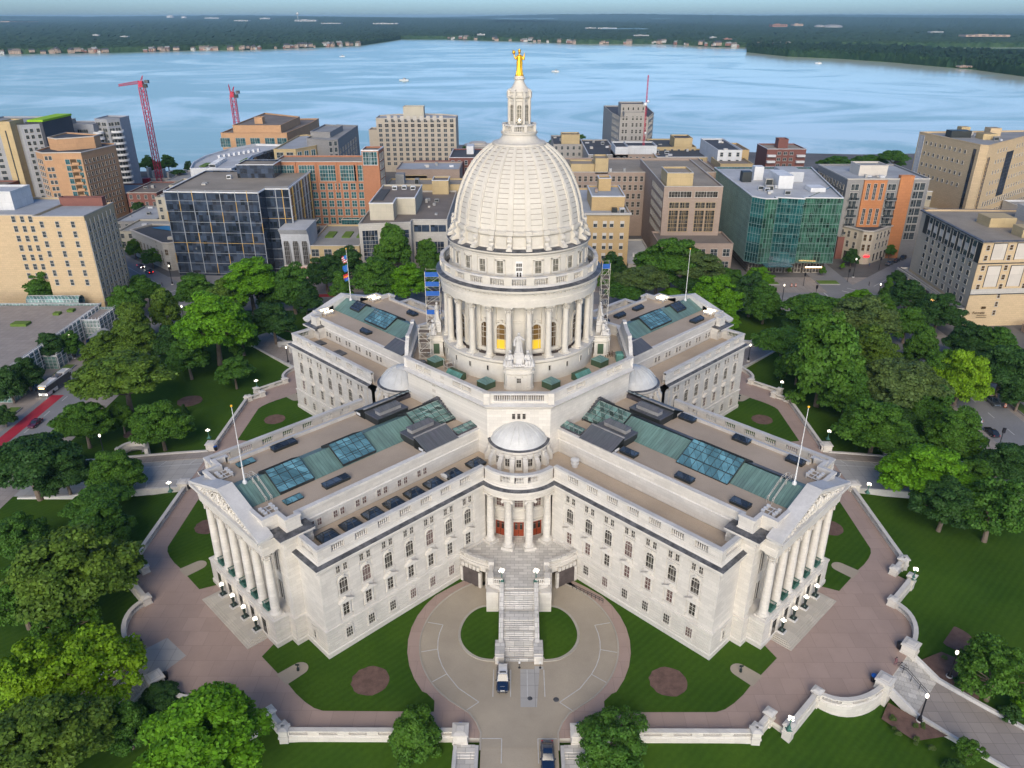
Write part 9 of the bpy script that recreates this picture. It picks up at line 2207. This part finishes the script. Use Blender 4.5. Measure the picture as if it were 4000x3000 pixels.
# far pale buildings among the woods
def far_bld(x,y,z,w_,d_,h,label,mat='far_white',dome=False,rf='roof_grey'):
    b = MB(); w_ *= .8; h *= .6; mat = {'house_white':'far_white'}.get(mat, mat)
    if dome: b.lathe([(w_,0),(w_,h*.4),(w_*.8,h*.8),(w_*.4,h),(.1,h*1.05)],16); o = b.build('far_dome',mat,None,(x,y,z),smooth=True)
    else:
        b.box(-w_,w_,-d_,d_,0,h,0,1); b.box(-w_*.4,w_*.1,-d_*.5,d_*.5,h,h*1.3,0,1)
        for k in range(6): b.box(-w_*.9+k*w_*.31,-w_*.9+k*w_*.31+w_*.16,-d_-.2,-d_+.1,h*.3,h*.7,2)
        o = b.build('far_building',[mat,rf,'darkglass'],None,(x,y,z))
    tag(o,label,'building')
for a in ((-4571,11115,70,60,0,55,'white dome far beyond the lake, left one of two','house_white',True),(-4208,10648,66,42,0,40,'smaller white dome far beyond the lake, right one of two','house_white',True),(-1866,3602,12,16,8,10,'white church-like building in the woods at upper left'),(-1656,3421,12,20,10,6,'long white roof in the woods right of the white church'),(-5198,8606,36,300,60,10,'long pale building at the far left horizon','house_tan'),(-3834,10628,60,110,50,22,'white building on the left horizon'),(-2784,8505,44,90,40,16,'long white building at upper left beyond the woods'),(-2764,9261,60,70,40,20,'white sheds on the horizon left of centre'),(-2025,8076,44,130,40,24,'cluster of bright white buildings left of centre'),(-1501,6778,34,100,40,10,'low white building row left of centre'),
          (-1017,6503,34,120,40,12,'long white shed left of the statue'),(-159,3713,12,22,10,9,'pale house roofs on the shore left of the statue','house_white'),(544,4929,22,70,30,9,'long white roof right of the statue'),(549,3564,12,40,18,7,'white flat building right of the statue near the shore'),(456,5031,22,40,20,9,'small white shed beside the long white roof'),(1723,5440,26,60,40,24,'red-brown far building at upper right','house_brick'),(1884,5557,30,40,30,20,'tan far building at upper right','house_tan'),(1932,5262,26,40,30,22,'small grey vaulted hall at upper right','roof_grey',True),(2014,5260,24,75,40,28,'large grey vaulted hall at upper right','roof_grey',True),(2090,4078,16,40,16,8,'low pale house on the right in the woods','house_white'),(1970,3416,12,115,30,12,'very long pale building in the woods at the right edge','house_tan'),(807,3315,8,16,10,10,'white house on the shore beside the wooded point','house_white'),(823,3140,2,20,12,16,'brick lakeside block beside the wooded point','house_brick'),(921,1566,-4,16,8,5,'orange-brown boathouse on the wooded point','house_tan')):
    far_bld(*a[:7] if False else (a[0],a[1],a[2],a[3],a[4],a[5]), a[6], *(a[7:] if len(a) > 7 else ()))
# water tower and boats
r = thing('water_tower','pale water tower on the horizon at upper left','water tower',(-2650,10200,50)); b = MB(); b.lathe([(6,0),(3.5,10),(3.5,42),(8,50),(17,58),(19,66),(16,74),(6,80),(.1,81)],16); b.build('tank','house_white',r,smooth=True)
for x,y,s_,lb in ((-461,2072,2.2,'small boat far left on the lake near the shore'),(-187,1233,2.4,'white motor boat on the lake left of the statue'),(77,1459,2.2,'white boat on the lake right of the statue'),(688,1749,2.0,'tiny boat before the wooded point')):
    r = thing('motor_boat',lb,'boat',(x,y,-6),1.4,'boats on the lake'); r.scale = (s_,)*3; b = MB(); b.prism([(-1,-3),(1,-3),(1.1,1),(.7,2.8),(0,3.8),(-.7,2.8),(-1.1,1)],-.1,.9); b.build('hull','white',r); b = MB(); b.frustum(-.8,.8,-1,1.2,.9,-.6,.6,-.7,.6,1.8); b.build('cabin','roof_grey',r)
# construction site by the crane
r = thing('building_site','low concrete works with small red cabin under the crane','building site',(-226,345,GZ)); b = MB()
for k in range(9): b.box(-14+4.6*k,-12.6+4.6*k,14+rh.uniform(-3,3),20,0,rh.uniform(2,6))
b.box(-20,36,6,7,0,1.6); b.build('concrete_wall','light_stone',r); b = MB(); b.box(-9,-5,-3,0,0,3); b.build('red_cabin','redpaint',r)
# haze
m = bpy.data.materials.new('haze'); m.use_nodes = True; t = m.node_tree; t.nodes.remove(t.nodes["Principled BSDF"]); pv_ = t.nodes.new("ShaderNodeVolumePrincipled"); pv_.inputs["Color"].default_value = (.42,.68,.90,1); pv_.inputs["Density"].default_value = 5.2e-5; pv_.inputs["Anisotropy"].default_value = 0
t.links.new(pv_.outputs[0], t.nodes["Material Output"].inputs["Volume"]); M['haze'] = m
b = MB(); b.box(-19000,19000,-900,26000,-16,112); o = b.build('haze','haze'); tag(o,'pale blue haze over lake and far shore','haze',kind='stuff')
